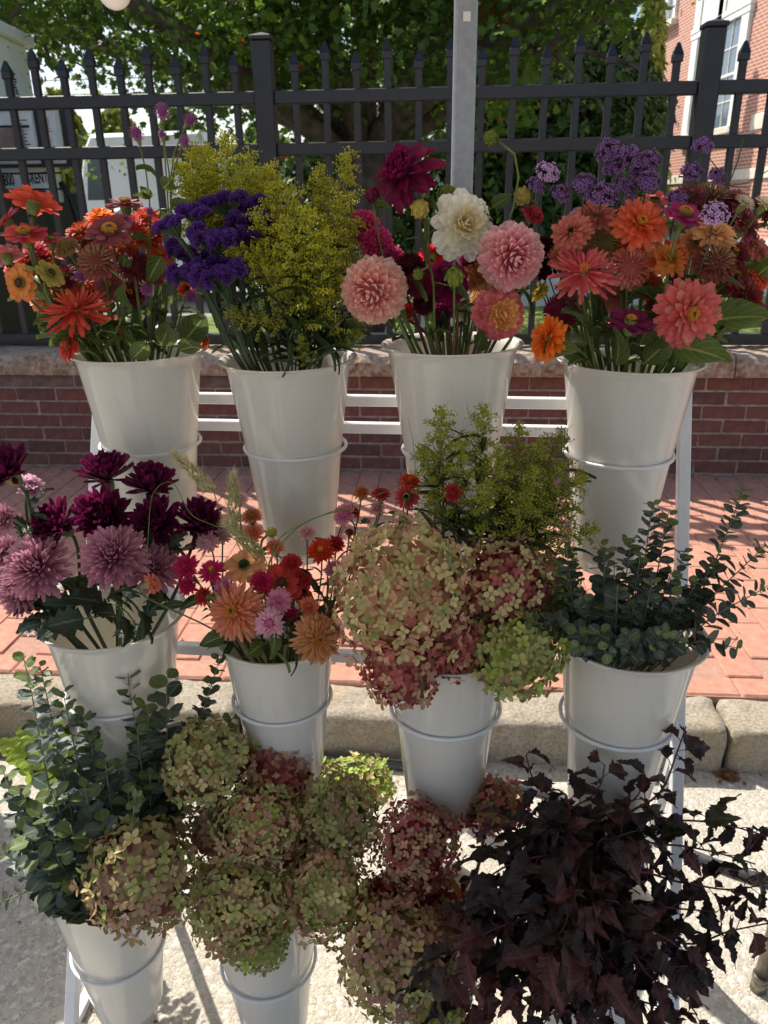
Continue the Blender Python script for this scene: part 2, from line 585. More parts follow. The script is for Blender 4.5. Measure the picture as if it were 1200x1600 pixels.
c = k.mix(k.ramp(k.noise(5, 4), [(0.45, (0, 0, 0, 1)), (0.7, (.6, .6, .6, 1))]), c, S(190, 182, 170))
k.l(c, k.p.inputs['Base Color']); k.p.inputs['Roughness'].default_value = 0.9
k.bump(k.noise(42, 8, rough=0.75), 1.0, 0.02)
M_cope = k.m
cz0 = WALK_Z + 0.565
edges = [-9.0, -6.2, -4.1, -2.05, -0.1, 1.55, 3.5, 6.0, 9.0]
for i in range(len(edges) - 1):
    rr = random.Random(i + 3)
    prof = [(-0.05, 0.0), (-0.058, 0.035), (-0.056, 0.075), (-0.036, 0.105), (-0.01, 0.118), (0.2, 0.126), (0.42, 0.118), (0.43, 0.0)]
    vs, fs = [], []
    a, c_ = edges[i] + 0.004, edges[i + 1] - 0.004
    n = int((c_ - a) / 0.03)
    for s in range(n + 1):
        x = a + (c_ - a) * s / n
        for (y, z) in prof:
            vs.append((x, WALL_F + y + rr.uniform(-.006, .006), cz0 + z + (rr.uniform(-.004, .004) if z > 0.01 else 0)))
    L = len(prof)
    for s in range(n):
        for j in range(L):
            fs.append((s * L + j, s * L + (j + 1) % L, (s + 1) * L + (j + 1) % L, (s + 1) * L + j))
    fs.append(tuple(range(L))); fs.append(tuple(n * L + j for j in range(L - 1, -1, -1)))
    MB().add(vs, fs).obj('coping_stone', M_cope, wall, smooth=False)

# --- black aluminium picket fence on the wall
M_fence = noisy('black fence paint', [(0.3, S(18, 18, 24)), (0.7, S(28, 28, 35))], 14, 0.42, 0.1, 300)
FV = 4.47
fence = thing('picket_fence', (0, 0, 0), 'black metal picket fence with spear tips standing on the brick wall', 'fence')
fence.matrix_basis = SM
ztop = WALK_Z + 0.565 + 0.122
def on_v(px, py, v):
    d = ray(px, py); return CAM + d * (v / d.dot(SV))
post_a = on_v(414, 140, FV).dot(SU); post_b = on_v(1105, 130, FV).dot(SU)
span = post_b - post_a
def post_u(i): return post_a + span * i if i >= 0 else post_a + span * .955 * i
posts = [post_a + span * i for i in range(-3, 4)]
def zrow(py, px=600):
    d = ray(px, py); s = FV / d.dot(SV)
    return (CAM + d * s).z
Z1, Z2, Z3 = zrow(149), zrow(231), ztop + 0.045
ZT, ZS, ZP = zrow(62), zrow(79), zrow(48)
post_mesh = MB()
post_mesh.box((-0.05, -0.05, ztop - 0.02), (0.05, 0.05, ZP - 0.03), 0.006)
post_me = post_mesh.mesh('fence_post', M_fence)
cap_b = MB().box((-0.056, -0.056, 0), (0.056, 0.056, 0.022), 0.004)
cap_b.add([(-.05, -.05, .022), (.05, -.05, .022), (.05, .05, .022), (-.05, .05, .022), (0, 0, .04)], [(0, 1, 4), (1, 2, 4), (2, 3, 4), (3, 0, 4)])
cap_me = cap_b.mesh('post_cap', M_fence)
def picket_mesh(zt):
    b = MB()
    w = 0.017
    b.box((-w, -w, ztop + 0.012), (w, w, zt - 0.085), 0.002)
    # pressed spear cap: collar with little barbs, then a point
    b.box((-w - .008, -w - .006, zt - 0.087), (w + .008, w + .006, zt - 0.05), 0.004)
    q = [(-w - .008, -w - .004, zt - .05), (w + .008, -w - .004, zt - .05), (w + .008, w + .004, zt - .05), (-w - .008, w + .004, zt - .05),
         (-.006, -.006, zt), (.006, -.006, zt), (.006, .006, zt), (-.006, .006, zt)]
    b.add(q, [(0, 1, 5, 4), (1, 2, 6, 5), (2, 3, 7, 6), (3, 0, 4, 7), (4, 5, 6, 7)])
    return b.mesh('picket', M_fence)
pk = [picket_mesh(ZT), picket_mesh(ZS)]
for i in range(-2, 5):
    u = post_u(i); u2 = post_u(i + 1)
    p = link('fence_post', post_me, fence, Matrix.Translation((u, FV, 0)))
    link('post_cap', cap_me, p, Matrix.Translation((0, 0, ZP - 0.03)))
    if i < 4:
        for z in (Z1, Z2, Z3):
            MB().box((u + 0.051, FV - 0.027, z - 0.031), (u2 - 0.051, FV + 0.027, z + 0.031), 0.004).obj('rail', M_fence, fence)
        for j in range(1, 14):
            link('picket', pk[j % 2], fence, Matrix.Translation((u + (u2 - u) * j / 14.0, FV, 0)))

# dry leaves and grit gathered in the gutter and along the wall foot
M_litter = noisy('dry leaf litter', [(.3, S(92, 62, 40)), (.6, S(140, 96, 58)), (.8, S(160, 136, 84))], 40, .8, rnd=(.7, 1.2))
lb_ = MB(); lr = random.Random(12)
def litter(u, v, z, s):
    a = lr.uniform(0, 6.28); M = Matrix.Translation((u, v, z)) @ Matrix.Rotation(a, 4, 'Z') @ Matrix.Rotation(lr.uniform(-.4, .4), 4, 'X') @ Matrix.Rotation(lr.uniform(-.4, .4), 4, 'Y')
    w = lr.uniform(.3, .5) * s
    q = [M @ Vector(p) for p in ((0, -s * .6, 0), (w, -s * .1, s * .12), (w * .7, s * .35, .1 * s), (0, s * .7, .2 * s), (-w * .7, s * .35, .1 * s), (-w, -s * .1, s * .12), (0, 0, -.02 * s))]
    lb_.add(q, [(6, 0, 1), (6, 1, 2), (6, 2, 3), (6, 3, 4), (6, 4, 5), (6, 5, 0)])
for i in range(260):
    litter(lr.uniform(-3, 3), KERB_F - abs(lr.gauss(.01, .025)) - .004, .004, lr.uniform(.004, .016))
for i in range(60): litter(ujoint + lr.gauss(0, .012), KERB_F - lr.uniform(0, .04), .005, lr.uniform(.008, .024))
for i in range(90): litter(lr.uniform(-3, 3), lr.uniform(.9, 1.9), .003, lr.uniform(.004, .012))
for i in range(110): litter(lr.uniform(-3, 3), WALL_F - abs(lr.gauss(.0, .03)) - .01, WALK_Z + .004, lr.uniform(.005, .02))
for i in range(60): litter(lr.uniform(-3, 3), lr.uniform(KERB_B, WALL_F), WALK_Z + .004, lr.uniform(.004, .014))
tag(lb_.obj('leaf_litter', M_litter, None, M=SM), kind='stuff')
# ================================================================== BACKGROUND
def leaf_cloud(points, normals, size, shape, seed):
    """many separate leaf faces in one mesh: numpy, shape = list of (x, y, z) with triangle fan"""
    rr = np.random.RandomState(seed)
    n = len(points)
    sv = np.array(shape, dtype=np.float64)
    k = len(sv)
    nrm = normals / np.linalg.norm(normals, axis=1, keepdims=True)
    t = rr.normal(size=(n, 3)); t -= nrm * (t * nrm).sum(1, keepdims=True); t /= np.linalg.norm(t, axis=1, keepdims=True)
    bt = np.cross(nrm, t)
    sc = size * rr.uniform(0.65, 1.25, size=(n, 1, 1))
    P = points[:, None, :] + sc * (sv[None, :, 0, None] * t[:, None, :] + sv[None, :, 1, None] * bt[:, None, :] + sv[None, :, 2, None] * nrm[:, None, :])
    return P.reshape(-1, 3), k
def cloud_obj(name, P, k, fan, mat, parent, kind='stuff', col=None):
    n = len(P) // k
    me = bpy.data.meshes.new(name)
    F = np.array(fan)
    idx = (np.arange(n)[:, None, None] * k + F[None]).reshape(-1, F.shape[1])
    me.vertices.add(len(P)); me.vertices.foreach_set('co', P.astype(np.float32).ravel())
    me.loops.add(idx.size); me.loops.foreach_set('vertex_index', idx.astype(np.int32).ravel())
    me.polygons.add(len(idx)); me.polygons.foreach_set('loop_start', np.arange(0, idx.size, F.shape[1], dtype=np.int32))
    if col is not None:
        at_ = me.attributes.new('tone', 'FLOAT', 'POINT')
        at_.data.foreach_set('value', np.repeat(col, k).astype(np.float32))
    me.update(); me.validate()
    me.materials.append(mat)
    o = link(name, me, parent)
    if kind: o['kind'] = kind
    return o
def foliage_mat(name, stops, trans=0.35, rough=0.5):
    k = NT(name)
    a = k.n('Attribute'); a.attribute_name = 'tone'
    c = k.ramp(a.outputs['Fac'], stops)
    k.l(c, k.p.inputs['Base Color']); k.p.inputs['Roughness'].default_value = rough
    tr = k.n('BsdfTranslucent'); k.l(c, tr.inputs[0])
    mx = k.n('MixShader'); mx.inputs[0].default_value = trans
    k.l(k.p.outputs[0], mx.inputs[1]); k.l(tr.outputs[0], mx.inputs[2]); k.l(mx.outputs[0], k.out.inputs[0])
    return k.m
MAPLE = [(0, 0, 0), (0, 1, -.12), (.18, .55, 0), (.62, .75, -.1), (.42, .32, 0), (.7, .1, -.12), (.25, -.2, 0), (-.25, -.2, 0), (-.7, .1, -.12), (-.42, .32, 0), (-.62, .75, -.1), (-.18, .55, 0)]
MAPLE_F = [(0, 1, 2), (0, 2, 3), (0, 3, 4), (0, 4, 5), (0, 5, 6), (0, 6, 7), (0, 7, 8), (0, 8, 9), (0, 9, 10), (0, 10, 11), (0, 11, 1)]
OVAL = [(0, -.6, 0), (.3, 0, .05), (0, .6, 0), (-.3, 0, .05)]
OVAL_F = [(0, 1, 2, 3)]
M_bark = noisy('maple bark', [(0.3, S(58, 48, 42)), (0.7, S(112, 98, 86))], 9, 0.95, 0.9, 26)

# --- the maple: trunk, limbs, and leaves in clumps hung on the limbs
M_maple = foliage_mat('maple leaf', [(0.0, S(66, 90, 34)), (0.5, S(92, 120, 42)), (0.93, S(136, 160, 56)), (0.955, S(196, 60, 40)), (1.0, S(206, 96, 46))], 0.5)
tbase = ground(566, 480, 0.1); tbase = at(566, 400, 9.0); tbase.z = 0.1
tree = thing('maple_tree', tbase, 'big spreading maple tree with dark limbs and a broad green crown behind the fence', 'tree')
tb = MB()
limbs = []
def limb(p0, p1, r0, r1, sag=0.0, rr=random):
    p0, p1 = Vector(p0), Vector(p1)
    mid = (p0 + p1) / 2 + Vector((rr.uniform(-.25, .25), rr.uniform(-.25, .25), sag))
    n = 7
    pts = [p0 * (1 - t) ** 2 + mid * 2 * t * (1 - t) + p1 * t * t for t in [i / n for i in range(n + 1)]]
    tb.tube(pts, [r0 + (r1 - r0) * i / n for i in range(n + 1)], 8)
    limbs.append((pts, r0))
    return pts
tr_ = random.Random(4)
top = limb((0, 0, -0.1), (0.05, 0, 2.0), 0.36, 0.27, 0, tr_)
fork = top[-1]
for (dx, dy, dz) in ((-3.6, -1.2, 1.9), (-2.2, .8, 2.6), (-1.0, -2.2, 2.3), (.3, -.5, 3.3), (1.6, -2.0, 2.0), (2.4, .7, 2.7), (3.9, -1.0, 1.7), (-3.0, 2.6, 2.2), (2.8, 2.8, 2.0), (.6, 2.8, 2.5), (-4.8, .4, 1.5), (-2.6, -2.6, 1.3), (3.0, -2.6, 1.4)):
    pts = limb(fork - Vector((0, 0, tr_.uniform(0, .4))), fork + Vector((dx, dy, dz)), 0.13, 0.035, 0.45, tr_)
    for q in range(5):
        s = pts[tr_.randrange(3, 8)]
        e = s + Vector((tr_.uniform(-1.3, 1.3), tr_.uniform(-1.1, 1.1), tr_.uniform(-.7, .8)))
        limb(s, e, 0.032, 0.008, 0.1, tr_)
tb.obj('trunk', M_bark, tree, smooth=True)
# leaf clumps
nr = np.random.RandomState(3)
cl = []
for pts, r0 in limbs[1:]:
    for p in pts[3 if r0 > .1 else 1:]:
        for q in range(3 if r0 > .1 else 2):
            cl.append(np.array(p) + nr.normal(size=3) * (0.42, 0.42, 0.3))
# a ragged umbrella of outer clumps
for i in range(620):
    a = nr.uniform(0, 2 * PI); r = math.sqrt(nr.uniform(0, 1)) * 5.6
    zc = 2.2 + 3.0 * math.sqrt(max(0, 1 - (r / 6.0) ** 2)) * nr.uniform(0.2, 1.0) + nr.uniform(-.45, .3)
    cl.append(np.array((r * math.cos(a), r * math.sin(a) * .9, zc)))
cl = np.array(cl)
tbn = np.array(tbase)
# keep the crown off the left gap of sky and above the sight line to the lot
keep = []
for cpos in cl:
    x, y, z = scr(Vector(cpos + tbn))
    ok = y < 175 + 40 * math.sin(x * .013) + nr.uniform(-20, 60) or (420 < x < 720 and y < 250)
    if x < 130: ok = ok and y < 70 + nr.uniform(-10, 25)
    if x > 830: ok = ok and y < 62 - (x - 830) * .3 + nr.uniform(-10, 10) and x < 985
    if 200 < x < 330 and y > 120 and nr.uniform() < .65: ok = False
    if x < 340 and nr.uniform() < (.42 if y > 40 else .2): ok = False
    if nr.uniform() < .1: ok = False
    w_ = cpos + tbn
    if w_[1] - .6 * w_[2] < 4.9 and w_[0] + .54 * w_[2] < 8: ok = False      # crown stands back: the walk in front stays in the sun
    keep.append(ok)
cl = cl[np.array(keep)]
per = 66
pos = np.repeat(cl, per, 0) + nr.normal(size=(len(cl) * per, 3)) * (0.26, 0.26, 0.15)
nor = nr.normal(size=pos.shape) * 0.75 + (0, 0, 0.9)
tone = np.clip(np.repeat(nr.uniform(0.05, 0.75, len(cl)), per) + nr.uniform(-.2, .2, len(pos)), 0, 0.93)
red = nr.uniform(size=len(pos)) < 0.0025
tone[red] = 1.0
oc = at(775, 30, 8.0)
near = np.linalg.norm(pos + tbn - np.array(oc), axis=1) < 0.26
tone[near] = nr.uniform(.96, 1.0, near.sum())
P, kk = leaf_cloud(pos, nor, 0.058, MAPLE, 5)
cloud_obj('crown', P, kk, MAPLE_F, M_maple, tree, 'stuff', tone)

# --- tall dark evergreen hedge behind
M_ever = foliage_mat('arborvitae spray', [(0.0, S(40, 58, 28)), (0.6, S(78, 104, 46)), (1.0, S(126, 152, 72))], 0.3)
def column_tree(name, base, w, h, seed, label, cat, mat, n=9000, size=0.1, group=None, taper=0.35):
    t = thing(name, base, label, cat, group)
    rr = np.random.RandomState(seed)
    MB().tube([Vector((0, 0, -.1)), Vector((.03, 0, h * .5)), Vector((0, .02, h * .92))], [w * .09, w * .06, .015], 7).obj('trunk', M_bark, t)
    z = rr.uniform(0.02, 1, n)
    rad = w * .5 * np.minimum(1, (1 - z) / taper + .12) * (0.75 + .25 * np.minimum(1, z / .12))
    a = rr.uniform(0, 2 * PI, n)
    lump = 1 + .22 * np.sin(a * 5 + z * 17 + seed) * np.sin(z * 23 + a * 3) + .1 * np.sin(a * 11 - z * 41)
    r = rad * lump * (0.62 + .4 * np.sqrt(rr.uniform(0, 1, n)))
    pos = np.stack([r * np.cos(a), r * np.sin(a), z * h], 1)
    nor = np.stack([np.cos(a), np.sin(a), rr.uniform(0.1, .9, n)], 1) + rr.normal(size=(n, 3)) * .5
    tone = np.clip(.5 * lump - .1 + rr.uniform(-.25, .35, n), 0, 1)
    P, kk = leaf_cloud(pos, nor, size, OVAL, seed)
    cloud_obj('crown', P, kk, OVAL_F, mat, t, 'stuff', tone)
    return t
evs = [(740, 14.0, 1.9, 5.0, 'dark evergreen column tree beside the maple trunk'), (795, 14.3, 1.7, 4.7, 'dark evergreen column tree standing mid hedge behind the metal pole side'),
       (850, 14.0, 1.8, 4.4, 'dark evergreen column tree second from the brick building'), (905, 14.4, 1.9, 4.7, 'dark evergreen column tree tallest near the building corner'), (953, 14.8, 1.5, 4.2, 'dark evergreen column tree right against the brick building')]
for i, (px, Y, w, h, lb) in enumerate(evs):
    p = at(px, 380, Y); p.z = 0.1
    column_tree('evergreen_tree', p, w, h, 20 + i, lb, 'tree', M_ever, 8000, 0.14, 'evergreen trees in a row behind the fence')
for i, (px, Y, w, h, lb) in enumerate(((640, 15.0, 2.4, 3.0, 'dark evergreen bush just right of the maple trunk'), (700, 15.2, 2.0, 3.6, 'dark evergreen bush behind the galvanised pole'), (500, 15.5, 2.6, 2.6, 'dark evergreen bush left of the maple trunk'))):
    p = at(px, 380, Y); p.z = 0.1
    column_tree('evergreen_bush', p, w, h, 40 + i, lb, 'bush', M_ever, 6000, 0.15, None, .6)
M_lime = foliage_mat('yellow-green leaf', [(0.0, S(96, 112, 34)), (0.5, S(140, 150, 48)), (1.0, S(186, 186, 76))], 0.4)
M_mid = foliage_mat('mid green leaf', [(0.0, S(60, 84, 38)), (0.6, S(98, 122, 56)), (1.0, S(150, 164, 84))], 0.4)
for i, (px, Y, w, h, lb, mt) in enumerate(((122, 24, 3.0, 4.5, 'yellow-green bushy tree seen just right of the white cabinet', M_lime), (205, 26, 4.0, 4.2, 'yellow-green tree far behind the white truck', M_lime),
        (300, 30, 5.0, 4.6, 'mid green distant tree behind the purple statice', M_mid), (420, 32, 5.0, 4.4, 'mid green distant tree left of the maple trunk', M_mid), (984, 26, 1.6, 8.6, 'pale green tree top showing beside the building edge', M_lime), (40, 34, 8, 5, 'mid green distant tree behind the white cabinet', M_mid),
        (880, 30, 7, 5.5, 'mid green distant tree seen over the evergreens', M_mid), (640, 32, 8, 5, 'mid green distant tree behind the maple', M_mid))):
    p = at(px, 380, Y); p.z = 0.1
    column_tree('distant_tree', p, w, h, 60 + i, lb, 'tree', mt, 5000, 0.24 if Y < 28 else .3, None, .8)

# --- brick building on the right, its long side running away from the camera
k = NT('facade brick')
tc = k.n('TexCoord')
bt = k.n('TexBrick')
mp = k.n('Mapping'); mp.inputs['Rotation'].default_value = (0, 0, 0)
sx = k.n('SeparateXYZ'); cb = k.n('CombineXYZ')
k.l(tc.outputs['Object'], sx.inputs[0]); k.l(sx.outputs[1], cb.inputs[0]); k.l(sx.outputs[2], cb.inputs[1])
k.l(cb.outputs[0], bt.inputs['Vector'])
bt.inputs['Scale'].default_value = 1.0
bt.inputs['Brick Width'].default_value = 0.28; bt.inputs['Row Height'].default_value = 0.095; bt.inputs['Mortar Size'].default_value = 0.016
bt.inputs['Color1'].default_value = S(184, 112, 92); bt.inputs['Color2'].default_value = S(164, 96, 80); bt.inputs['Mortar'].default_value = S(206, 184, 166)
c = k.mix(k.ramp(k.noise(30, 4), [(0.6, (0, 0, 0, 1)), (0.7, (.5, .5, .5, 1))]), bt.outputs[0], S(116, 84, 74))
k.l(c, k.p.inputs['Base Color']); k.p.inputs['Roughness'].default_value = 0.9
k.bump(bt.outputs['Fac'], -0.5, 0.01)
M_facade = k.m
M_white = noisy('white painted trim', [(0.3, S(226, 226, 222)), (0.7, S(240, 240, 236))], 5, 0.5, 0.05, 60)
M_stone = noisy('limestone', [(0.3, S(206, 196, 176)), (0.7, S(228, 220, 202))], 4, 0.8, 0.2, 60)
M_glass = plain('window glass', S(96, 112, 126), 0.06, 0, 0.9)
bld = thing('brick_building', (0, 0, 0), 'red brick building with tall white trimmed windows rising at the right edge', 'building')
far = at(1018, 200, 32.0)
BX = far.x
near_y = 12.0
# local frame: facade plane x = BX (faces -x), runs in y
bld.location = (BX, 0, 0)
MB().box((0, near_y, 0.05), (9, 32.0, 17)).obj('wall', M_facade, bld)
MB().box((-0.06, near_y - .06, 0.05), (9.06, 32.06, 0.62), 0.01).obj('plinth', M_stone, bld)
def yz(px, py):
    """point of the facade plane under a photo pixel"""
    d = ray(px, py); s = (BX - CAM.x) / d.x
    q = CAM + d * s
    return q.y, q.z
ya, za = yz(1035, 283); yb, zb = yz(1195, 270)
MB().box((-0.05, near_y, za - .14), (0.3, 31.98, za + .14), 0.015).obj('stone_band', M_stone, bld)
def facade_window(y0, y1, z0, z1, zs):
    """white surround y0..y1, sill at z0, head at z1; panel above from zs"""
    w = bld
    fw = .22 * (y1 - y0)
    f = MB()
    f.box((-0.10, y0, z0), (0.04, y0 + fw, z1), 0.012)
    f.box((-0.10, y1 - fw, z0), (0.04, y1, z1), 0.012)
    f.box((-0.12, y0 - .06, zs), (0.04, y1 + .06, zs + .16), 0.012)
    f.box((-0.14, y0 - .1, zs + .16), (0.04, y1 + .1, zs + .3), 0.02)
    f.box((-0.05, y0 + fw, zs + .3), (0.04, y1 - fw, z1), 0.01)
    fo = f.obj('window', M_white, w)
    MB().box((-0.02, y0 + fw, z0), (0.02, y1 - fw, zs)).obj('pane', M_glass, fo)
    sh = MB()
    sh.box((-0.05, y0 + fw, z0), (0.0, y0 + fw + .07, zs), 0.006); sh.box((-0.05, y1 - fw - .07, z0), (0.0, y1 - fw, zs), 0.006)
    zm = (z0 + zs) / 2
    sh.box((-0.055, y0 + fw + .07, zm - .035), (0.0, y1 - fw - .07, zm + .035), 0.006)
    ym = (y0 + y1) / 2
    sh.box((-0.045, ym - .015, z0), (0.0, ym + .015, zs), 0.004)
    for zq in (z0 + (zm - z0) * .5, zm + (zs - zm) * .5):
        sh.box((-0.043, y0 + fw + .07, zq - .015), (0.0, y1 - fw - .07, zq + .015), 0.004)
    sh.obj('sash', M_white, fo)
    MB().box((-0.22, y0 - .12, z0 - .2), (0.02, y1 + .12, z0 - .002), 0.02).obj('sill', M_stone, fo)
y1a, zsill = yz(1108, 205); y0a, _ = yz(1152, 195)
_, zhead = yz(1118, 48)
zt = zhead
facade_window(min(y0a, y1a), max(y0a, y1a) + .25, zsill, zhead + 2.0, zhead)
y1b, zsb = yz(1068, 214); y0b, _ = yz(1094, 205)
wlen = max(y0a, y1a) + .25 - min(y0a, y1a)
facade_window(y1b - wlen, y1b, zsill, zhead + 2.0, zhead)
facade_window(min(y0a, y1a) - 6.2, min(y0a, y1a) - 4.0, zsill, zhead + 2.0, zhead)
yu, zu = yz(1042, 38)
facade_window(yu - 1.0, yu + .1, zu, zu + 2.4, zu + 1.7)
yq, zq = yz(1185, 190)
MB().box((-0.04, yq - .5, zq - .2), (0.1, yq + .4, zq + .2), 0.02).obj('stone_block', M_stone, bld)

# --- rental generator behind the fence on the left: a long enclosure running away, control panel on its flank
M_cab = noisy('cabinet enamel', [(0.3, S(232, 230, 220)), (0.7, S(242, 240, 232))], 3, 0.45, 0.05, 50)
M_blk = noisy('black plastic', [(0.3, S(22, 22, 24)), (0.7, S(40, 40, 42))], 12, 0.5, 0.1, 200)
M_paper = noisy('notice paper', [(0.3, S(216, 218, 220)), (0.7, S(232, 232, 230))], 12, 0.8)
M_ink = plain('black ink', S(30, 30, 32), 0.7)
M_redink = plain('red ink', S(190, 70, 52), 0.7)
GYF = 7.2
g0 = at(61, 200, GYF)
gen = thing('generator_cabinet', (g0.x, GYF, 0.1), 'white rental generator cabinet with notices and a phone number plate behind the fence', 'generator')
GO = Vector((g0.x, GYF, 0.1))
def gs(px, py, dx=0.0):
    """point of the flank plane x = g0.x + dx, local"""
    d = ray(px, py); return CAM + d * ((g0.x + dx) / d.x) - GO
def gf(px, py, Y):
    return at(px, py, Y) - GO
ztop_ = gs(60, 82).z; zlow = gs(58, 300).z
MB().box((-1.6, -2.6, zlow), (0.0, 0.0, ztop_), 0.012).obj('body', M_cab, gen)
zr = gs(62, 66).z
MB().box((-1.7, -2.7, ztop_), (0.06, 0.05, max(zr, ztop_ + .06)), 0.012).obj('roof', M_cab, gen)
def on_flank(par_name, corners, mat, dx, par):
    q = [gs(x, y, dx) for x, y in corners]
    ys = [p.y for p in q]; zs = [p.z for p in q]
    return MB().box((dx - .006, min(ys), min(zs)), (dx, max(ys), max(zs))).obj(par_name, mat, par), (min(ys), max(ys), min(zs), max(zs))
n1, (ya_, yb_, za_, zb_) = on_flank('notice', ((8, 102), (46, 158)), M_paper, .008, gen)
pr = MB(); rr = random.Random(2)
for i in range(9):
    z = zb_ - (zb_ - za_) * (i + 1) / 10.5; y = ya_ + .04
    while y < ya_ + (yb_ - ya_) * rr.uniform(.3, .5):
        w = rr.uniform(.02, .06); pr.box((.0082, y, z - .007), (.0095, y + w, z + .007)); y += w + .014
pr.obj('print', M_ink, n1)
sc_b = MB()
for i in range(10):
    for (yy, zz) in ((-.06, zlow + .1 + (ztop_ - zlow - .2) * i / 9), (-2.4 + 2.3 * i / 9, ztop_ - .06)):
        sc_b.box((-.001, yy - .008, zz - .008), (.005, yy + .008, zz + .008))
o = sc_b.obj('rivets', M_galv_ := noisy('rivet steel', [(.3, S(120, 120, 122)), (.7, S(160, 160, 162))], 20, .4, 0), gen); o['kind'] = 'stuff'
FY = 6.35           # plane of the control panel, facing the street
def fbox(name, x0, y0, x1, y1, mat, par, d0, d1, c=.004):
    a, b_ = gf(x0, y0, FY - d0), gf(x1, y1, FY - d0)
    yy = FY - GYF
    return MB().box((min(a.x, b_.x), yy - d0, min(a.z, b_.z)), (max(a.x, b_.x), yy - d1, max(a.z, b_.z)), c).obj(name, mat, par), (min(a.x, b_.x), max(a.x, b_.x), min(a.z, b_.z), max(a.z, b_.z), yy - d0)
for ed in ((-40, 168, 104, 171), (-40, 257, 104, 261), (101, 168, 105, 261), (61.5, 171, 64.5, 257)):
    fbox('panel_trim', *ed, M_blk, gen, .118, .1005, .002)
fbox('control_box', -40, 170, 103, 260, M_cab, gen, .10, -.05, .012)
def ink_lines(par, x0, x1, z0, z1, n, mat, seed, y, h=.3):
    rr = random.Random(seed); b = MB()
    dz = (z1 - z0) / n
    for i in range(n):
        z = z1 - (i + .5) * dz
        x = x0
        L = x0 + (x1 - x0) * rr.uniform(.55, 1)
        while x < L:
            w = rr.uniform(.02, .07)
            b.box((x, y - .0015, z - dz * h / 2), (min(x + w, L), y - .0003, z + dz * h / 2)); x += w + .012
    b.obj('print', mat, par)
n2, q = fbox('notice', -20, 176, 61, 253, M_paper, gen, .115, .102)
ink_lines(n2, q[0] + (q[1] - q[0]) * .68, q[1] - .04, q[2] + .06, q[3] - .04, 10, M_ink, 2, q[4])
gp_, q2 = fbox('gauge_panel', -10, 199, 42, 246, noisy('dusty gauge panel', [(.3, S(120, 96, 88)), (.7, S(160, 138, 128))], 8, .4), n2, .13, .116)
fbox('gauge_trim', -12, 196, 45, 199, M_blk, n2, .13, .116, .002)
n3, q = fbox('notice', 65, 176, 97, 252, M_paper, gen, .115, .102)
ink_lines(n3, q[0] + .02, q[1] - .04, q[2] + (q[3] - q[2]) * .6, q[3] - .03, 6, M_redink, 3, q[4], .4)
ink_lines(n3, q[0] + .02, q[1] - .03, q[2] + .04, q[2] + (q[3] - q[2]) * .5, 7, M_ink, 4, q[4], .15)
sign, q = fbox('number_plate', -60, 262, 93, 316, M_cab, gen, .06, -.04, .006)
py_ = q[4]
def text_on(par, s, x, y, z, size, mat, name='lettering'):
    cu = bpy.data.curves.new(name, 'FONT'); cu.body = s; cu.size = size; cu.extrude = 0.001; cu.align_x = 'LEFT'
    cu.offset = 0.002
    o = bpy.data.objects.new(name, cu); o.parent = par
    M = Matrix.Translation((x, y, z)) @ Matrix.Rotation(R(-4), 4, 'Y') @ Matrix.Rotation(R(90), 4, 'X') @ Matrix.Diagonal((0.5, 1, 1, 1))
    o.parent = None
    cu.materials.append(mat)
    COL.objects.link(o)
    dg = bpy.context.evaluated_depsgraph_get()
    me = bpy.data.meshes.new_from_object(o.evaluated_get(dg))
    bpy.data.objects.remove(o)
    return link(name, me, par, M)
_, qb = fbox('plate_border', 4, 270, 96, 271.6, M_ink, sign, .063, .0605, 0)
fbox('plate_border', 4, 295, 96, 296.6, M_ink, sign, .063, .0605, 0)
fbox('plate_border', 4, 270, 5.6, 296.6, M_ink, sign, .063, .0605, 0)
a = gf(8, 290, FY - .06); text_on(sign, '800', a.x, py_ - .002, a.z, .104, M_ink)
a = gf(40, 288, FY - .06); text_on(sign, 'R-RENT', a.x, py_ - .002, a.z, .104, M_ink)
MB().box((-1.5, -2.3, 0.38), (.35, -.1, zlow), .02).obj('engine_base', M_blk, gen)
for wy in (-1.7, -.75):
    Mw = Matrix.Translation((.45, wy, .33)) @ Matrix.Rotation(R(90), 4, 'Y')
    wo = MB().lathe([(0.16, -.09), (.29, -.09), (.33, -.05), (.33, .05), (.29, .09), (.16, .09)], 28, Mw, True).obj('wheel', M_blk, gen, True)
    MB().lathe([(0.0, -.06), (.15, -.06), (.16, -.03), (.16, .06), (0, .06)], 20, Mw).obj('rim', M_cab, wo)
hp = [at(94, 285, FY), at(110, 310, FY), at(122, 345, FY), at(126, 400, FY), at(132, 470, FY)]
MB().tube([Vector(p) - GO for p in hp], 0.022, 8).obj('hose', M_blk, gen, True)

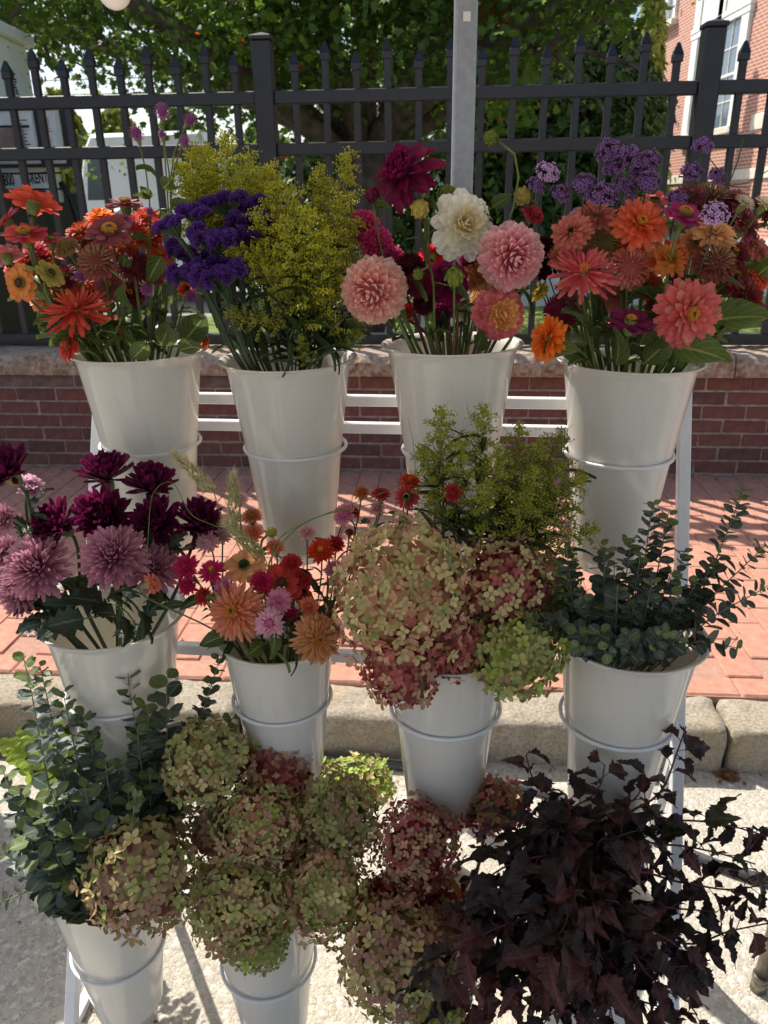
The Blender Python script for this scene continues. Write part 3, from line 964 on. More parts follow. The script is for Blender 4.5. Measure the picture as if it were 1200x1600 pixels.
# --- white box truck, and a white pickup beyond
M_vwhite = noisy('vehicle white', [(0.3, S(222, 224, 226)), (0.7, S(236, 238, 240))], 2, 0.3)
M_vglass = plain('vehicle glass', S(60, 70, 78), 0.08, 0, .9)
def vehicle(Y, pxl, pxr, label, long=True, zs=1.0):
    a = at(pxl, 340, Y); b_ = at(pxr, 340, Y)
    L = b_.x - a.x
    t = thing('parked_van' if long else 'parked_car', (a.x, Y, .1), label, 'van' if long else 'car')
    # side outline (x, z) extruded in y with a bevelled shoulder
    if long:
        out = [(0, .35), (0, 1.0 * zs), (L * .08, 1.15 * zs), (L * .16, 1.75 * zs), (L * .22, 1.92 * zs), (L * .97, 1.95 * zs), (L, 1.8 * zs), (L, .35)]
    else:
        out = [(0, .35), (0, .85), (L * .24, .98), (L * .38, 1.42), (L * .46, 1.5), (L * .76, 1.48), (L * .9, 1.02), (L, .96), (L, .35)]
    D = 1.75
    vs, fs = [], []
    n = len(out)
    cx, cz = L / 2, .9
    for (yy, s) in ((0.0, .965), (.07, 1.0), (D - .07, 1.0), (D, .965)):
        for (x, z) in out:
            vs.append((cx + (x - cx) * s, yy, cz + (z - cz) * s))
    for q in range(3):
        for i in range(n):
            j = (i + 1) % n
            fs.append((q * n + i, q * n + j, (q + 1) * n + j, (q + 1) * n + i))
    fs.append(tuple(range(n - 1, -1, -1))); fs.append(tuple(3 * n + i for i in range(n)))
    MB().add(vs, fs).obj('body', M_vwhite, t)
    if long:
        q = [(L * .15, 1.2 * zs), (L * .19, 1.68 * zs), (L * .3, 1.72 * zs), (L * .3, 1.2 * zs)]
        qs = [q]
    else:
        qs = [[(L * .31, 1.02), (L * .41, 1.38), (L * .57, 1.4), (L * .57, 1.02)], [(L * .6, 1.02), (L * .6, 1.4), (L * .74, 1.38), (L * .84, 1.04)]]
    for q in qs:
        MB().add([(x, -.006, z) for x, z in q] + [(x, .03, z) for x, z in q], [(0, 1, 2, 3), (4, 7, 6, 5), (0, 4, 5, 1), (1, 5, 6, 2), (2, 6, 7, 3), (3, 7, 4, 0)]).obj('side_window', M_vglass, t)
    for wx in (L * .18, L * .82):
        MB().lathe([(0.0, -.1), (.2, -.1), (.28, -.1), (.32, -.06), (.32, .06), (.28, .1), (0, .1)], 24, Matrix.Translation((wx, .1, .33)) @ Matrix.Rotation(R(90), 4, 'X')).obj('wheel', M_blk, t, True)
    MB().box((-.04, .1, .32), (.1, D - .1, .55), .03).obj('bumper', M_blk, t)
    MB().box((L - .1, .1, .32), (L + .04, D - .1, .55), .03).obj('bumper', M_blk, t)
    return t
vehicle(13.5, 108, 330, 'white panel van parked beyond the fence behind the orange zinnias', True, 1.35)
vehicle(10.2, 92, 215, 'white car with dark windows parked in front of the white van', False)
# --- folding tables with white cloths and white chairs on the lawn
M_cloth = noisy('white cloth', [(0.3, S(222, 224, 224)), (0.7, S(238, 238, 238))], 3, .8, .1, 20)
def market_table(px, Y, w, label, hgt=.76):
    p = at(px, 400, Y); p.z = .115
    t = thing('folding_table', p, label, 'table', 'white clothed tables on the lawn')
    MB().box((-w / 2, -.38, hgt - .03), (w / 2, .38, hgt), .01).obj('tabletop', M_white, t)
    for sx_ in (-1, 1):
        for sy in (-1, 1):
            MB().tube([(sx_ * (w / 2 - .1), sy * .3, 0), (sx_ * (w / 2 - .12), sy * .28, hgt - .03)], .014, 8).obj('leg', M_white, t)
    n = 24; vs, fs = [], []
    for i in range(n + 1):
        x = -w / 2 - .01 + (w + .02) * i / n
        wv = .018 * math.sin(i * 1.7)
        vs += [(x, -.39, hgt + .004), (x, -.40 + wv, hgt - .2), (x, -.41 + wv * 1.6, hgt - .42), (x, .39, hgt + .004)]
    for i in range(n):
        a = i * 4; b_ = a + 4
        fs += [(a, a + 1, b_ + 1, b_), (a + 1, a + 2, b_ + 2, b_ + 1), (a + 3, a, b_, b_ + 3)]
    MB().add(vs, fs).obj('cloth', M_cloth, t, True)
market_table(880, 9.8, 1.7, 'white clothed table seen below the purple verbena')
market_table(1170, 10.6, 1.6, 'white clothed table seen behind the far right zinnias')
market_table(555, 11.5, 1.4, 'white clothed table seen left of the burgundy dahlia')
def chair(px, Y, rz, label):
    p = at(px, 400, Y); p.z = .115
    t = thing('folding_chair', p, label, 'chair', 'white folding chairs on the lawn', rz)
    MB().box((-.21, -.2, .43), (.21, .2, .455), .008).obj('seat', M_white, t)
    for q in range(3):
        MB().box((-.2, .19 + q * .008, .56 + q * .11), (.2, .205 + q * .008, .64 + q * .11), .004).obj('slat', M_white, t)
    for s in (-1, 1):
        MB().tube([(s * .21, -.22, 0), (s * .21, .06, .44), (s * .21, .24, .92)], .014, 8).obj('leg', M_white, t)
        MB().tube([(s * .185, .24, 0), (s * .185, -.12, .45)], .014, 8).obj('leg', M_white, t)
chair(632, 8.6, .4, 'white folding chair seen left of the cream dahlia')
chair(1005, 9.6, -.5, 'white folding chair seen behind the coral zinnias')
chair(672, 9.8, 2.6, 'white folding chair turned away behind the burgundy dahlia stem')
# utility wires in the left patch of sky
for i, (ya_, yb_) in enumerate(((122, 116), (143, 141), (150, 155))):
    a, b_ = at(40, ya_, 30), at(240, yb_, 30)
    d = b_ - a
    a, b_ = a - d * 3, b_ + d * 3
    pts = [a + (b_ - a) * (s / 10) - Vector((0, 0, .5 * 4 * (s / 10) * (1 - s / 10) - .4)) for s in range(11)]
    tag(MB().tube(pts, .014, 5).obj('overhead_wire', M_blk), ['topmost overhead wire crossing the gap of sky on the left', 'middle overhead wire crossing the gap of sky on the left', 'lowest overhead wire crossing the gap of sky on the left'][i], 'wire', 'overhead wires')

# ================================================================== MARKET TENT (canopy unseen, added and trimmed to shade the flowers)
M_canvas = NT('white tent canvas')
k = M_canvas
k.p.inputs['Base Color'].default_value = S(232, 230, 224); k.p.inputs['Roughness'].default_value = .8
tr = k.n('BsdfTranslucent'); tr.inputs[0].default_value = S(225, 222, 214)
mx = k.n('MixShader'); mx.inputs[0].default_value = 0.16
k.l(k.p.outputs[0], mx.inputs[1]); k.l(tr.outputs[0], mx.inputs[2]); k.l(mx.outputs[0], k.out.inputs[0])
M_galv = noisy('galvanised steel', [(0.3, S(142, 147, 158)), (0.7, S(158, 163, 174))], 60, .34, .12, 120)
M_galv.node_tree.nodes['Principled BSDF'].inputs['Metallic'].default_value = .4
lp = at(721, 300, 1.72)
LEGX, LEGY = lp.x, 1.72
tent = thing('market_tent', (LEGX, LEGY, 0), 'galvanised square leg of the white market tent standing behind the pink dahlias', 'tent')
legm = MB().box((-.0212, -.0212, 0.006), (.0212, .0212, 2.3), .004)
lo = legm.obj('leg', M_galv, tent)
MB().box((-.06, -.06, 0), (.06, .06, .006)).obj('foot_plate', M_galv, tent)
sz_ = at(724, 25, LEGY - .026).z
MB().box((-.0068, -.0226, sz_ - .008), (.0072, -.0214, sz_ + .008)).obj('sticker', M_paper, tent)
TW, TD, EAVE, OH = 3.3, 3.0, 2.30, .12
x0, x1, y0, y1 = -TW / 2 - .35, TW / 2 - .1, -TD, OH
vs = [(x0, y0, EAVE), (x1, y0, EAVE), (x1, y1, EAVE), (x0, y1, EAVE), ((x0 + x1) / 2, (y0 + y1) / 2, EAVE + .85)]
vs += [(x, y, z - .012) for x, y, z in vs]
MB().add(vs, [(0, 1, 4), (1, 2, 4), (2, 3, 4), (3, 0, 4), (6, 5, 9), (7, 6, 9), (8, 7, 9), (5, 8, 9), (0, 5, 6, 1), (1, 6, 7, 2), (2, 7, 8, 3), (3, 8, 5, 0)]).obj('canopy', k.m, tent)
for (a, b_) in (((x0 + .02, y1 - .03), (x1 - .02, y1 - .03)), ((x0 + .02, y0 + .03), (x1 - .02, y0 + .03))):
    MB().box((a[0], a[1] - .012, EAVE - .045), (b_[0], a[1] + .012, EAVE - .014)).obj('eave_rail', M_galv, tent)
for (lx, ly) in ((x0 + .06, y0 + .06), (x1 - .06, y0 + .06)):
    MB().box((lx - .0245, ly - .0245, 0), (lx + .0245, ly + .0245, EAVE - .05), .004).obj('leg', M_galv, tent)
# hanging globe lamp of a string light, at the top edge of the picture
gp = at(178, -14, 2.1)
globe = thing('globe_lamp', gp, 'round white globe lamp hanging at the top edge by the tree', 'lamp')
MB().ball((0, 0, 0), .038, 20, 14).obj('globe', plain('opal glass', S(244, 246, 250), .25), globe, True)
MB().tube([(0, 0, .03), (0, 0, .07)], .016, 12).obj('socket', M_blk, globe)
MB().tube([(0, 0, .07), (0.02, -.02, .2), (-.01, .0, .38)], .004, 6).obj('cord', M_blk, globe)

# tall leafy pot added out of view to cast the lower-left road shadow
pp = Vector((-1.42, 1.80, 0))
pot = thing('shade_shrub', pp, 'added unseen leafy shrub casting the road shadow left of the flower rack', 'added shade plant')
MB().lathe([(0, .0), (.10, 0), (.14, .3), (.15, .3), (.14, .29), (0, .27)], 32).obj('pot', M_white, pot, True)
rr = np.random.RandomState(9); n = 5200
d = rr.normal(size=(n, 3)); d /= np.linalg.norm(d, axis=1, keepdims=True)
pos = d * (rr.uniform(.5, 1, size=(n, 1)) ** .5) * (.26, .26, .42) + (0, 0, .72)
PP, kk = leaf_cloud(pos, d + rr.normal(size=(n, 3)) * .6, .05, OVAL, 3)
cloud_obj('foliage', PP, kk, OVAL_F, M_mid, pot, 'stuff', rr.uniform(0, 1, n))
MB().tube([(0, 0, .28), (.01, 0, .8)], .012, 6).obj('stem', M_bark, pot)
# ================================================================== FLOWER RACK AND BUCKETS
RY = R(6.6)
KU = Vector((math.cos(RY), -math.sin(RY), 0))
KV = Vector((math.sin(RY), math.cos(RY), 0))
RK = Vector((-.018, 1.385, 0))          # middle of the top row (rim)
RM = Matrix((KU, KV, (0, 0, 1))).transposed().to_4x4()
RM.translation = RK
M_rack = noisy('white powder coat', [(0.3, S(206, 208, 212)), (0.7, S(226, 228, 230))], 12, .35, .06, 300)
rack = thing('flower_rack', RK, 'white tubular metal rack holding the three tiers of flower buckets on wire rings', 'rack')
rack.matrix_basis = RM
ROWS = [(0.0, 1.178), (-0.245, 0.785), (-0.345, 0.25)]      # (v, ring height)
def rail_v(z): return 0.125 - (1.25 - z) * 0.44
for s in (-1, 1):
    a = Vector((s * .585, rail_v(1.26), 1.26)); b_ = Vector((s * .585, rail_v(0.0), 0.0))
    d = (b_ - a); L = d.length; d.normalize()
    y = Vector((1, 0, 0)); x = y.cross(d)
    M = Matrix((y, x, d)).transposed().to_4x4(); M.translation = a
    MB().box((-.011, -.011, 0), (.011, .011, L), .0015, M).obj('side_rail', M_rack, rack)
    MB().box((-.011, rail_v(0) - .02, .003), (.011, .10, .022), .0015, Matrix.Translation((s * .61, 0, 0))).obj('foot_bar', M_rack, rack)
    a = Vector((s * .61, 0.08, 0.02)); b_ = Vector((s * .585, rail_v(.62) + .02, .62)); d = b_ - a; L = d.length; d.normalize()
    y = Vector((1, 0, 0)); y = (y - d * y.dot(d)).normalized(); x = y.cross(d)
    M = Matrix((y, x, d)).transposed().to_4x4(); M.translation = a
    MB().box((-.009, -.009, 0), (.009, .009, L), .0015, M).obj('back_leg', M_rack, rack)
for z, v in ((1.238, .118), (1.182, .118), (.793, -.118), (.255, -.222), (.06, rail_v(.06))):
    MB().box((-.585 + .012, v - .0095, z - .0105), (.585 - .012, v + .0095, z + .0105), .0015).obj('crossbar', M_rack, rack)
UX = [-.447, -.155, .147, .447]
RING_R = .0985
k = NT('white bucket plastic')
c = k.ramp(k.noise(3, 3), [(0.3, S(226, 223, 217)), (0.7, S(232, 229, 223))])
sc_ = k.ramp(k.noise(46, 2, stretch=(1, 1, .25)), [(0.64, (0, 0, 0, 1)), (0.72, (.16, .16, .16, 1))])
c = k.mix(sc_, c, S(190, 180, 166))
spk = k.ramp(k.noise(210, 2), [(0.735, (0, 0, 0, 1)), (0.76, (.4, .4, .4, 1))])
c = k.mix(spk, c, S(130, 118, 104))
drp = k.ramp(k.noise(60, 3, stretch=(1, 1, .06)), [(0.60, (0, 0, 0, 1)), (0.74, (.14, .14, .14, 1))])
c = k.mix(drp, c, S(176, 168, 156))
k.l(c, k.p.inputs['Base Color'])
k.p.inputs['Roughness'].default_value = .09
k.p.inputs['Specular IOR Level'].default_value = .5
tr = k.n('BsdfTranslucent'); tr.inputs[0].default_value = S(240, 232, 214)
mx = k.n('MixShader'); mx.inputs[0].default_value = .22
k.l(k.p.outputs[0], mx.inputs[1]); k.l(tr.outputs[0], mx.inputs[2]); k.l(mx.outputs[0], k.out.inputs[0])
k.bump(k.noise(9, 3), .10, .006)
M_bucket = k.m
H = .392
def bucket_profile(R=.125):
    # outside from the foot up, over the lip, then down the inside
    k_ = R / .125
    rb, rt = .060 * k_, .1125 * k_
    def w(z): return rb + (rt - rb) * (z / H)
    return [(0, .004), (.05 * k_, .004), (.0525 * k_, .0), (w(0) - .002, .002), (w(.022), .022), (w(.024) + .0032, .0245), (w(.03) + .0034, .03), (w(.2), .2), (w(.3), .3), (rt - .001, H - .016),
            (rt + .002, H - .008), (.1195 * k_, H - .0025), (.1245 * k_, H - .0006), (.126 * k_, H + .0010), (.1245 * k_, H + .0026), (.119 * k_, H + .0016), (rt, H - .004), (rt - .0035, H - .014), (w(.3) - .003, .3), (w(.1) - .003, .1), (w(.03) - .003, .03), (0, .028)]
BUCKETS = {}
bmesh_ = {}
LB = {
 'T1': 'white plastic bucket of orange and coral zinnias, leftmost of the top tier',
 'T2': 'white plastic bucket of purple statice and yellow-green goldenrod on the top tier',
 'T3': 'white plastic bucket of pink and cream dahlias on the top tier',
 'T4': 'white plastic bucket of pink zinnias and purple verbena, rightmost of the top tier',
 'M1': 'white plastic bucket of maroon and mauve chrysanthemums on the middle tier',
 'M2': 'white plastic bucket of strawflowers and peach zinnias on the middle tier',
 'M3': 'white plastic bucket under the pink and green hydrangeas on the middle tier',
 'M4': 'white plastic bucket of small-leaved eucalyptus on the middle tier',
 'B1': 'white plastic bucket of large eucalyptus, leftmost of the bottom tier',
 'B2': 'white plastic bucket under the green hydrangeas on the bottom tier',
 'B3': 'white plastic bucket mostly hidden by the lowest hydrangea head on the bottom tier',
 'B4': 'white plastic bucket hidden among the dark purple ninebark leaves on the bottom tier'}
ADJ = {'T1': (.012, 0, .010, .125), 'T2': (.006, 0, 0, .125), 'T3': (0, 0, .028, .125), 'M1': (.006, 0, .003, .127), 'M2': (.014, .0, -.016, .108), 'M3': (.003, 0, -.01, .120), 'M4': (-.004, 0, .014, .1235), 'B1': (-.034, .0, .04, .124), 'B2': (-.022, .0, .02, .122), 'B3': (-.02, 0, -.01, .122), 'B4': (-.02, 0, 0, .122)}
for ri, rn in enumerate('TMB'):
    v, zr = ROWS[ri]
    for ci in range(4):
        key = rn + str(ci + 1)
        du, dv, dz, R_ = ADJ.get(key, (0, 0, 0, .125))
        u = UX[ci] + du; vv = v + dv
        zrim = zr + .165 + dz if rn != 'M' else zr + .15 + dz
        if rn == 'B': zrim = zr + .17 + dz
        base = RM @ Vector((u, vv, zrim - H))
        t = thing('flower_bucket', base, LB[key], 'bucket', 'white flower buckets on the rack', -RY + rng.uniform(0, 6.28))
        t.rotation_euler = (rng.uniform(-.012, .012), rng.uniform(-.012, .012), t.rotation_euler.z)
        if R_ not in bmesh_:
            bmesh_[R_] = MB().lathe(bucket_profile(R_), 72).mesh('bucket_shell', M_bucket, True)
        link('shell', bmesh_[R_], t)
        BUCKETS[key] = (base + Vector((0, 0, H)), R_)
        # its wire ring and the two struts that carry it
        rg = MB()
        RING_R = (.060 + .0525 * max(.2, (zr - (zrim - H)) / H)) * R_ / .125 + .0052
        pts = [(u + RING_R * math.cos(a), vv + RING_R * math.sin(a), zr) for a in [2 * PI * i / 40 for i in range(41)]]
        rg.tube(pts, .0034, 8, False)
        ro = rg.obj('ring', M_rack, rack, True)
        st_ = MB()
        vb = rail_v(zr)
        for s in (-1, 1):
            st_.tube([(u + s * .05, vv + math.sqrt(RING_R ** 2 - .0025), zr), (u + s * .05, vv + .118, zr)], .0034, 6)
        st_.obj('ring_strut', M_rack, ro, True)
# power cable along the kerb and across the road, and the foot of a round metal pole
M_cable = noisy('grey rubber cable', [(.3, S(52, 54, 60)), (.7, S(84, 86, 92))], 20, .45, .1, 150)
cpts = [ground(x, y, .013) for x, y in ((-160, 1170), (0, 1176), (60, 1180), (300, 1178), (440, 1180), (520, 1187), (640, 1198), (760, 1215), (850, 1238), (940, 1272), (1040, 1318), (1140, 1358), (1200, 1377), (1320, 1420))] + [Vector((1.9, 1.0, .013)), Vector((3.2, .9, .013)), Vector((6.0, 1.3, .013))]
def catmull(p, n=6):
    out = []
    for i in range(len(p) - 1):
        a = p[max(0, i - 1)]; b_ = p[i]; c_ = p[i + 1]; d = p[min(len(p) - 1, i + 2)]
        for s in range(n):
            t = s / n
            out.append(0.5 * ((2 * b_) + (c_ - a) * t + (2 * a - 5 * b_ + 4 * c_ - d) * t * t + (3 * b_ - a - 3 * c_ + d) * t ** 3))
    out.append(p[-1]); return out
tag(MB().tube(catmull(cpts), .0135, 12).obj('power_cable', M_cable, None, True), 'thick grey cable lying along the kerb and out across the road on the right', 'cable')
M_pole = noisy('tarnished chrome', [(.3, S(118, 112, 98)), (.7, S(168, 162, 148))], 30, .3, .05, 100)
M_pole.node_tree.nodes['Principled BSDF'].inputs['Metallic'].default_value = .8
fp = ground(1184, 1545)
pole = thing('metal_pole', fp, 'tarnished round metal pole with a collar standing on the road at the lower right edge', 'pole')
pb = Vector((.05, .04, .75))
MB().tube([(0, 0, 0), (.003, .001, .035)], .0175, 16).obj('foot_cap', M_pole, pole, True)
MB().tube([Vector((.003, .001, .035)), pb], .0155, 16).obj('tube', M_pole, pole, True)
MB().tube([(.0028, .001, .03), (.0034, .0012, .042)], .019, 16).obj('collar', M_pole, pole, True)
# ================================================================== FLOWER BUILDERS
def prof_round(v):  return (0.30 + 1.0 * v ** 0.9) * math.sqrt(max(0.0, 1 - max(0, (v - 0.62) / 0.40) ** 2)) if v > .62 else 0.30 + 1.0 * v ** 0.9
def prof_point(v):  return (0.42 + 1.25 * v) * (1 - max(0, (v - .45) / .57) ** 1.7) if v > .45 else 0.42 + 1.25 * v
def prof_strap(v):  return (0.55 + .6 * v) * (math.sqrt(max(0, 1 - ((v - .78) / .235) ** 2)) if v > .78 else 1)
def prof_leaf(v):   return 2.1 * math.sin(PI * min(1, v ** .72)) ** .85 * (1 - .35 * v) * .62 + .02
def prof_oval(v):   return math.sin(PI * min(1, max(0, v))) ** .55 + .03
PROF = dict(round=prof_round, point=prof_point, strap=prof_strap, leaf=prof_leaf, oval=prof_oval)
def petal_geo(prof='round', W=.4, nl=5, nw=2, cup=.15, curl=.3, wave=0.0, twist=0.0, notch=0.0, seed=0, serr=0.0):
    """one thin blade of unit length along +Y, upper face +Z"""
    rr = random.Random(seed)
    vs, fs, uvs = [], [], []
    y = z = 0.0
    ang = 0.0
    f = PROF[prof]
    for i in range(nl + 1):
        v = i / nl
        w = W * f(v) * .5
        if serr and 0 < i < nl: w *= 1 + serr * (1 if i % 2 else -1)
        tw = twist * v
        for j in range(nw + 1):
            s = 2 * j / nw - 1
            x = s * w
            dz = cup * W * (s * s) * min(1, v * 2) + wave * W * rr.uniform(-1, 1) * v
            dy = -notch * (1 - abs(s)) if i == nl else 0
            xx = x * math.cos(tw) - dz * math.sin(tw); zz = x * math.sin(tw) + dz * math.cos(tw)
            vs.append((xx, y + dy - math.sin(ang) * zz * .6, z + zz * math.cos(ang)))
            uvs.append(((s + 1) / 2, v))
        ang = curl * ((i + 1) / nl) ** 1.3
        y += math.cos(ang) / nl; z += math.sin(ang) / nl
    for i in range(nl):
        for j in range(nw):
            a = i * (nw + 1) + j
            fs.append((a, a + 1, a + nw + 2, a + nw + 1))
    return vs, fs, uvs
SHAPE = {
 'zin':    dict(prof='round', W=.42, cup=.10, curl=.10, wave=.05, nw=2, nl=4, notch=.05),
 'zinw':   dict(prof='round', W=.68, cup=.08, curl=.06, wave=.05, nw=2, nl=4, notch=.06, seed=12),
 'zin2':   dict(prof='round', W=.40, cup=.16, curl=-.35, wave=.07, nw=2, nl=4, notch=.06, seed=3),
 'cactus': dict(prof='strap', W=.19, cup=-.30, curl=-.22, wave=.05, nw=2, nl=5, twist=.25),
 'cactus2':dict(prof='strap', W=.17, cup=-.30, curl=.20, wave=.06, nw=2, nl=5, twist=-.3, seed=5),
 'dball':  dict(prof='point', W=.60, cup=.36, curl=.25, nw=4, nl=5),
 'deco':   dict(prof='round', W=.62, cup=.18, curl=.35, wave=.03, nw=4, nl=5),
 'deco2':  dict(prof='round', W=.58, cup=.22, curl=.15, wave=.05, nw=4, nl=5, seed=9),
 'star':   dict(prof='point', W=.44, cup=.30, curl=-.25, nw=4, nl=5),
 'mum':    dict(prof='strap', W=.19, cup=.34, curl=.55, nw=2, nl=5),
 'mum2':   dict(prof='strap', W=.20, cup=.30, curl=.25, nw=2, nl=5, twist=.1, seed=2),
 'mcup':   dict(prof='strap', W=.31, cup=.40, curl=.42, nw=2, nl=5),
 'mcup2':  dict(prof='point', W=.25, cup=.36, curl=.30, nw=2, nl=5),
 'bract':  dict(prof='point', W=.32, cup=.20, curl=.35, nw=2, nl=3),
 'bractin':dict(prof='point', W=.30, cup=.25, curl=.9, nw=2, nl=3),
 'hyd':    dict(prof='oval', W=.66, cup=.12, curl=.12, nw=2, nl=4),
 'sepal':  dict(prof='point', W=.45, cup=.25, curl=.2, nw=2, nl=3),
}
GEO = {k_: petal_geo(**d) for k_, d in SHAPE.items()}
_pm = {}
def pmesh(shape, mat, name='petal'):
    key = (shape, mat.name)
    if key not in _pm:
        _pm[key] = MB().merge(GEO[shape], Matrix()).mesh(name, mat, True)
    return _pm[key]

# --- plant colours
def pet(name, a, b_, c_=None, **kw): return petal(name, a, b_, mid=c_, **kw)
P = {}
def D(key, base, tip, mid=None, **kw):
    P[key] = pet(key.replace('_', ' ') + ' petal', S(*base, 1.05), S(*tip, 1.05), S(*mid, 1.05) if mid else None, **kw)
D('coral', (206, 84, 62), (226, 104, 78)); D('coralred', (196, 62, 52), (214, 80, 66)); D('orange', (226, 98, 26), (240, 138, 52), trans=.5)
D('peachorange', (206, 112, 48), (222, 132, 84), (228, 160, 72)); D('rust', (176, 66, 34), (196, 84, 44)); D('dustyrose', (122, 52, 66), (164, 84, 92))
D('dustypink', (150, 82, 84), (176, 104, 104)); D('wine', (96, 26, 38), (124, 42, 52)); D('pinkred', (190, 62, 82), (204, 84, 98)); D('palepink', (198, 112, 122), (214, 140, 142))
D('scab', (134, 66, 62), (164, 92, 84)); D('greentan', (130, 122, 60), (168, 120, 92)); D('cream_green', (150, 146, 70), (188, 172, 96)); D('salmon', (206, 116, 104), (220, 138, 124))
D('pink', (214, 84, 92), (226, 122, 116)); D('coralorange', (224, 84, 50), (226, 118, 84)); D('magenta', (170, 40, 116), (178, 52, 122)); D('peach', (222, 166, 112), (232, 186, 138))
D('peachpink', (214, 122, 88), (222, 150, 116)); D('tanpeach', (196, 136, 88), (208, 152, 104)); D('purplewine', (118, 26, 76), (136, 40, 92)); D('crimson', (120, 16, 56), (132, 22, 66))
D('dark_red', (84, 18, 26), (140, 48, 48)); D('brown_rose', (110, 54, 50), (142, 74, 66))
D('ball_pink', (194, 76, 104), (251, 212, 212), (238, 162, 172)); D('ball_pale', (206, 108, 112), (252, 216, 204), (240, 172, 164)); D('ivory', (240, 222, 170), (248, 236, 228), (248, 236, 220)); D('yolk', (232, 186, 96), (238, 190, 140)); D('cream_in', (238, 214, 150), (247, 232, 208))
D('pinkyellow', (238, 196, 120), (222, 126, 138), (228, 150, 140)); D('hotpink', (188, 40, 104), (220, 92, 146)); D('maroon', (56, 8, 22), (92, 16, 38)); D('burgundy', (86, 10, 46), (140, 26, 84), rough=.4)
D('purplemag', (120, 18, 74), (164, 42, 110)); D('blackred', (44, 6, 16), (66, 12, 26)); D('scarlet', (200, 30, 46), (226, 54, 70), trans=.5)
D('mauve', (132, 64, 90), (208, 152, 170), (176, 114, 138)); D('mauvepale', (160, 104, 138), (222, 186, 206)); D('mum_wine', (64, 10, 40), (108, 24, 72)); D('mum_wine2', (78, 12, 44), (126, 34, 84))
D('straw_pink', (214, 120, 160), (232, 170, 196)); D('straw_hot', (196, 36, 96), (206, 54, 116)); D('straw_red', (176, 42, 52), (204, 74, 76)); D('straw_orange', (214, 70, 30), (206, 70, 48)); D('straw_pale', (220, 170, 178), (230, 194, 200))
D('straw_white', (206, 90, 140), (236, 206, 216), (232, 176, 200)); D('straw_tan', (196, 110, 60), (214, 150, 110)); D('straw_coral', (224, 128, 92), (236, 164, 132)); D('straw_core', (226, 140, 30), (196, 100, 20))
D('gomph', (150, 80, 140), (192, 128, 182)); D('statice', (62, 30, 98), (102, 62, 146), rough=.7)
D('budgreen', (84, 108, 36), (146, 156, 70)); D('verb', (104, 66, 132), (160, 124, 186)); D('verb_light', (176, 130, 190), (214, 186, 226))
D('white_straw', (226, 214, 186), (240, 232, 214)); D('yellowish', (176, 158, 60), (212, 196, 110))
HK = .95
def DH(key, base, tip, mid=None):
    P[key] = pet(key.replace('_', ' ') + ' floret', S(*base, HK), S(*tip, HK), S(*mid, HK) if mid else None, rnd=(.72, 1.18), trans=.3, streak=.1)
DH('h_cream', (186, 178, 112), (212, 188, 142), (210, 194, 138)); DH('h_blush', (198, 174, 122), (196, 124, 112), (206, 162, 130)); DH('h_rose', (186, 118, 106), (178, 80, 86)); DH('h_green', (158, 164, 92), (186, 186, 124)); DH('h_lime', (150, 170, 76), (182, 196, 104))
DH('h_tan', (176, 152, 112), (186, 146, 122)); DH('h_olive', (144, 142, 88), (172, 162, 112)); DH('h_wine', (140, 72, 68), (154, 68, 76)); DH('h_mauve', (172, 134, 116), (188, 142, 134))
M_stem = noisy('green stem', [(.3, S(76, 92, 40)), (.7, S(108, 124, 58))], 30, .5, .1, 200, rnd=(.8, 1.15))
M_stem_red = noisy('reddish stem', [(.3, S(92, 44, 40)), (.7, S(118, 74, 50))], 18, .45, .1, 200, rnd=(.8, 1.15))
M_stem_dark = noisy('dark green stem', [(.3, S(44, 60, 38)), (.7, S(66, 84, 52))], 30, .55, .1, 200, rnd=(.8, 1.15))
M_calyx = noisy('calyx green', [(.3, S(84, 96, 46)), (.7, S(128, 136, 70))], 90, .6, .3, 300)
M_disc_y = noisy('yellow disc florets', [(.3, S(196, 134, 22)), (.7, S(232, 178, 50))], 300, .6)
M_disc_b = noisy('brown disc', [(.3, S(74, 40, 26)), (.7, S(122, 74, 36))], 200, .7)
M_disc_g = noisy('greenish disc', [(.3, S(120, 124, 50)), (.7, S(176, 168, 84))], 200, .7)
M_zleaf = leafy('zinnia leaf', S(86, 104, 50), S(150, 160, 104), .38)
M_zleaf_l = leafy('sunlit zinnia leaf', S(96, 122, 48), S(152, 164, 96), .42)  # lighter copy of the zinnia leaf, sunlight put into its green
M_mleaf = leafy('chrysanthemum leaf', S(48, 62, 42), S(92, 104, 80), .2)
M_gleaf = leafy('goldenrod leaf', S(56, 76, 42), S(110, 126, 80), .25)
M_dleaf = leafy('dahlia leaf', S(66, 88, 40), S(120, 134, 74), .35)

LEAFGEO = {
 'zin': petal_geo('leaf', .55, 8, 4, .22, -.7, .03, seed=4),
 'zin_fold': petal_geo('leaf', .5, 8, 4, .55, -1.2, .04, .3, seed=8),
 'lance': petal_geo('leaf', .2, 8, 2, .3, -.9, .02, .4, seed=2),
 'thin': petal_geo('leaf', .11, 7, 2, .3, -.6, .02, .3, seed=2),
 'mum': petal_geo('leaf', .62, 9, 4, .2, -.8, .06, seed=6, serr=.28),
 'dah': petal_geo('leaf', .55, 9, 4, .25, -.6, .03, seed=7, serr=.10),
}
_lm = {}
def lmesh(shape, mat):
    key = (shape, mat.name)
    if key not in _lm:
        _lm[key] = MB().merge(LEAFGEO[shape], Matrix()).mesh('leaf', mat, True)
    return _lm[key]

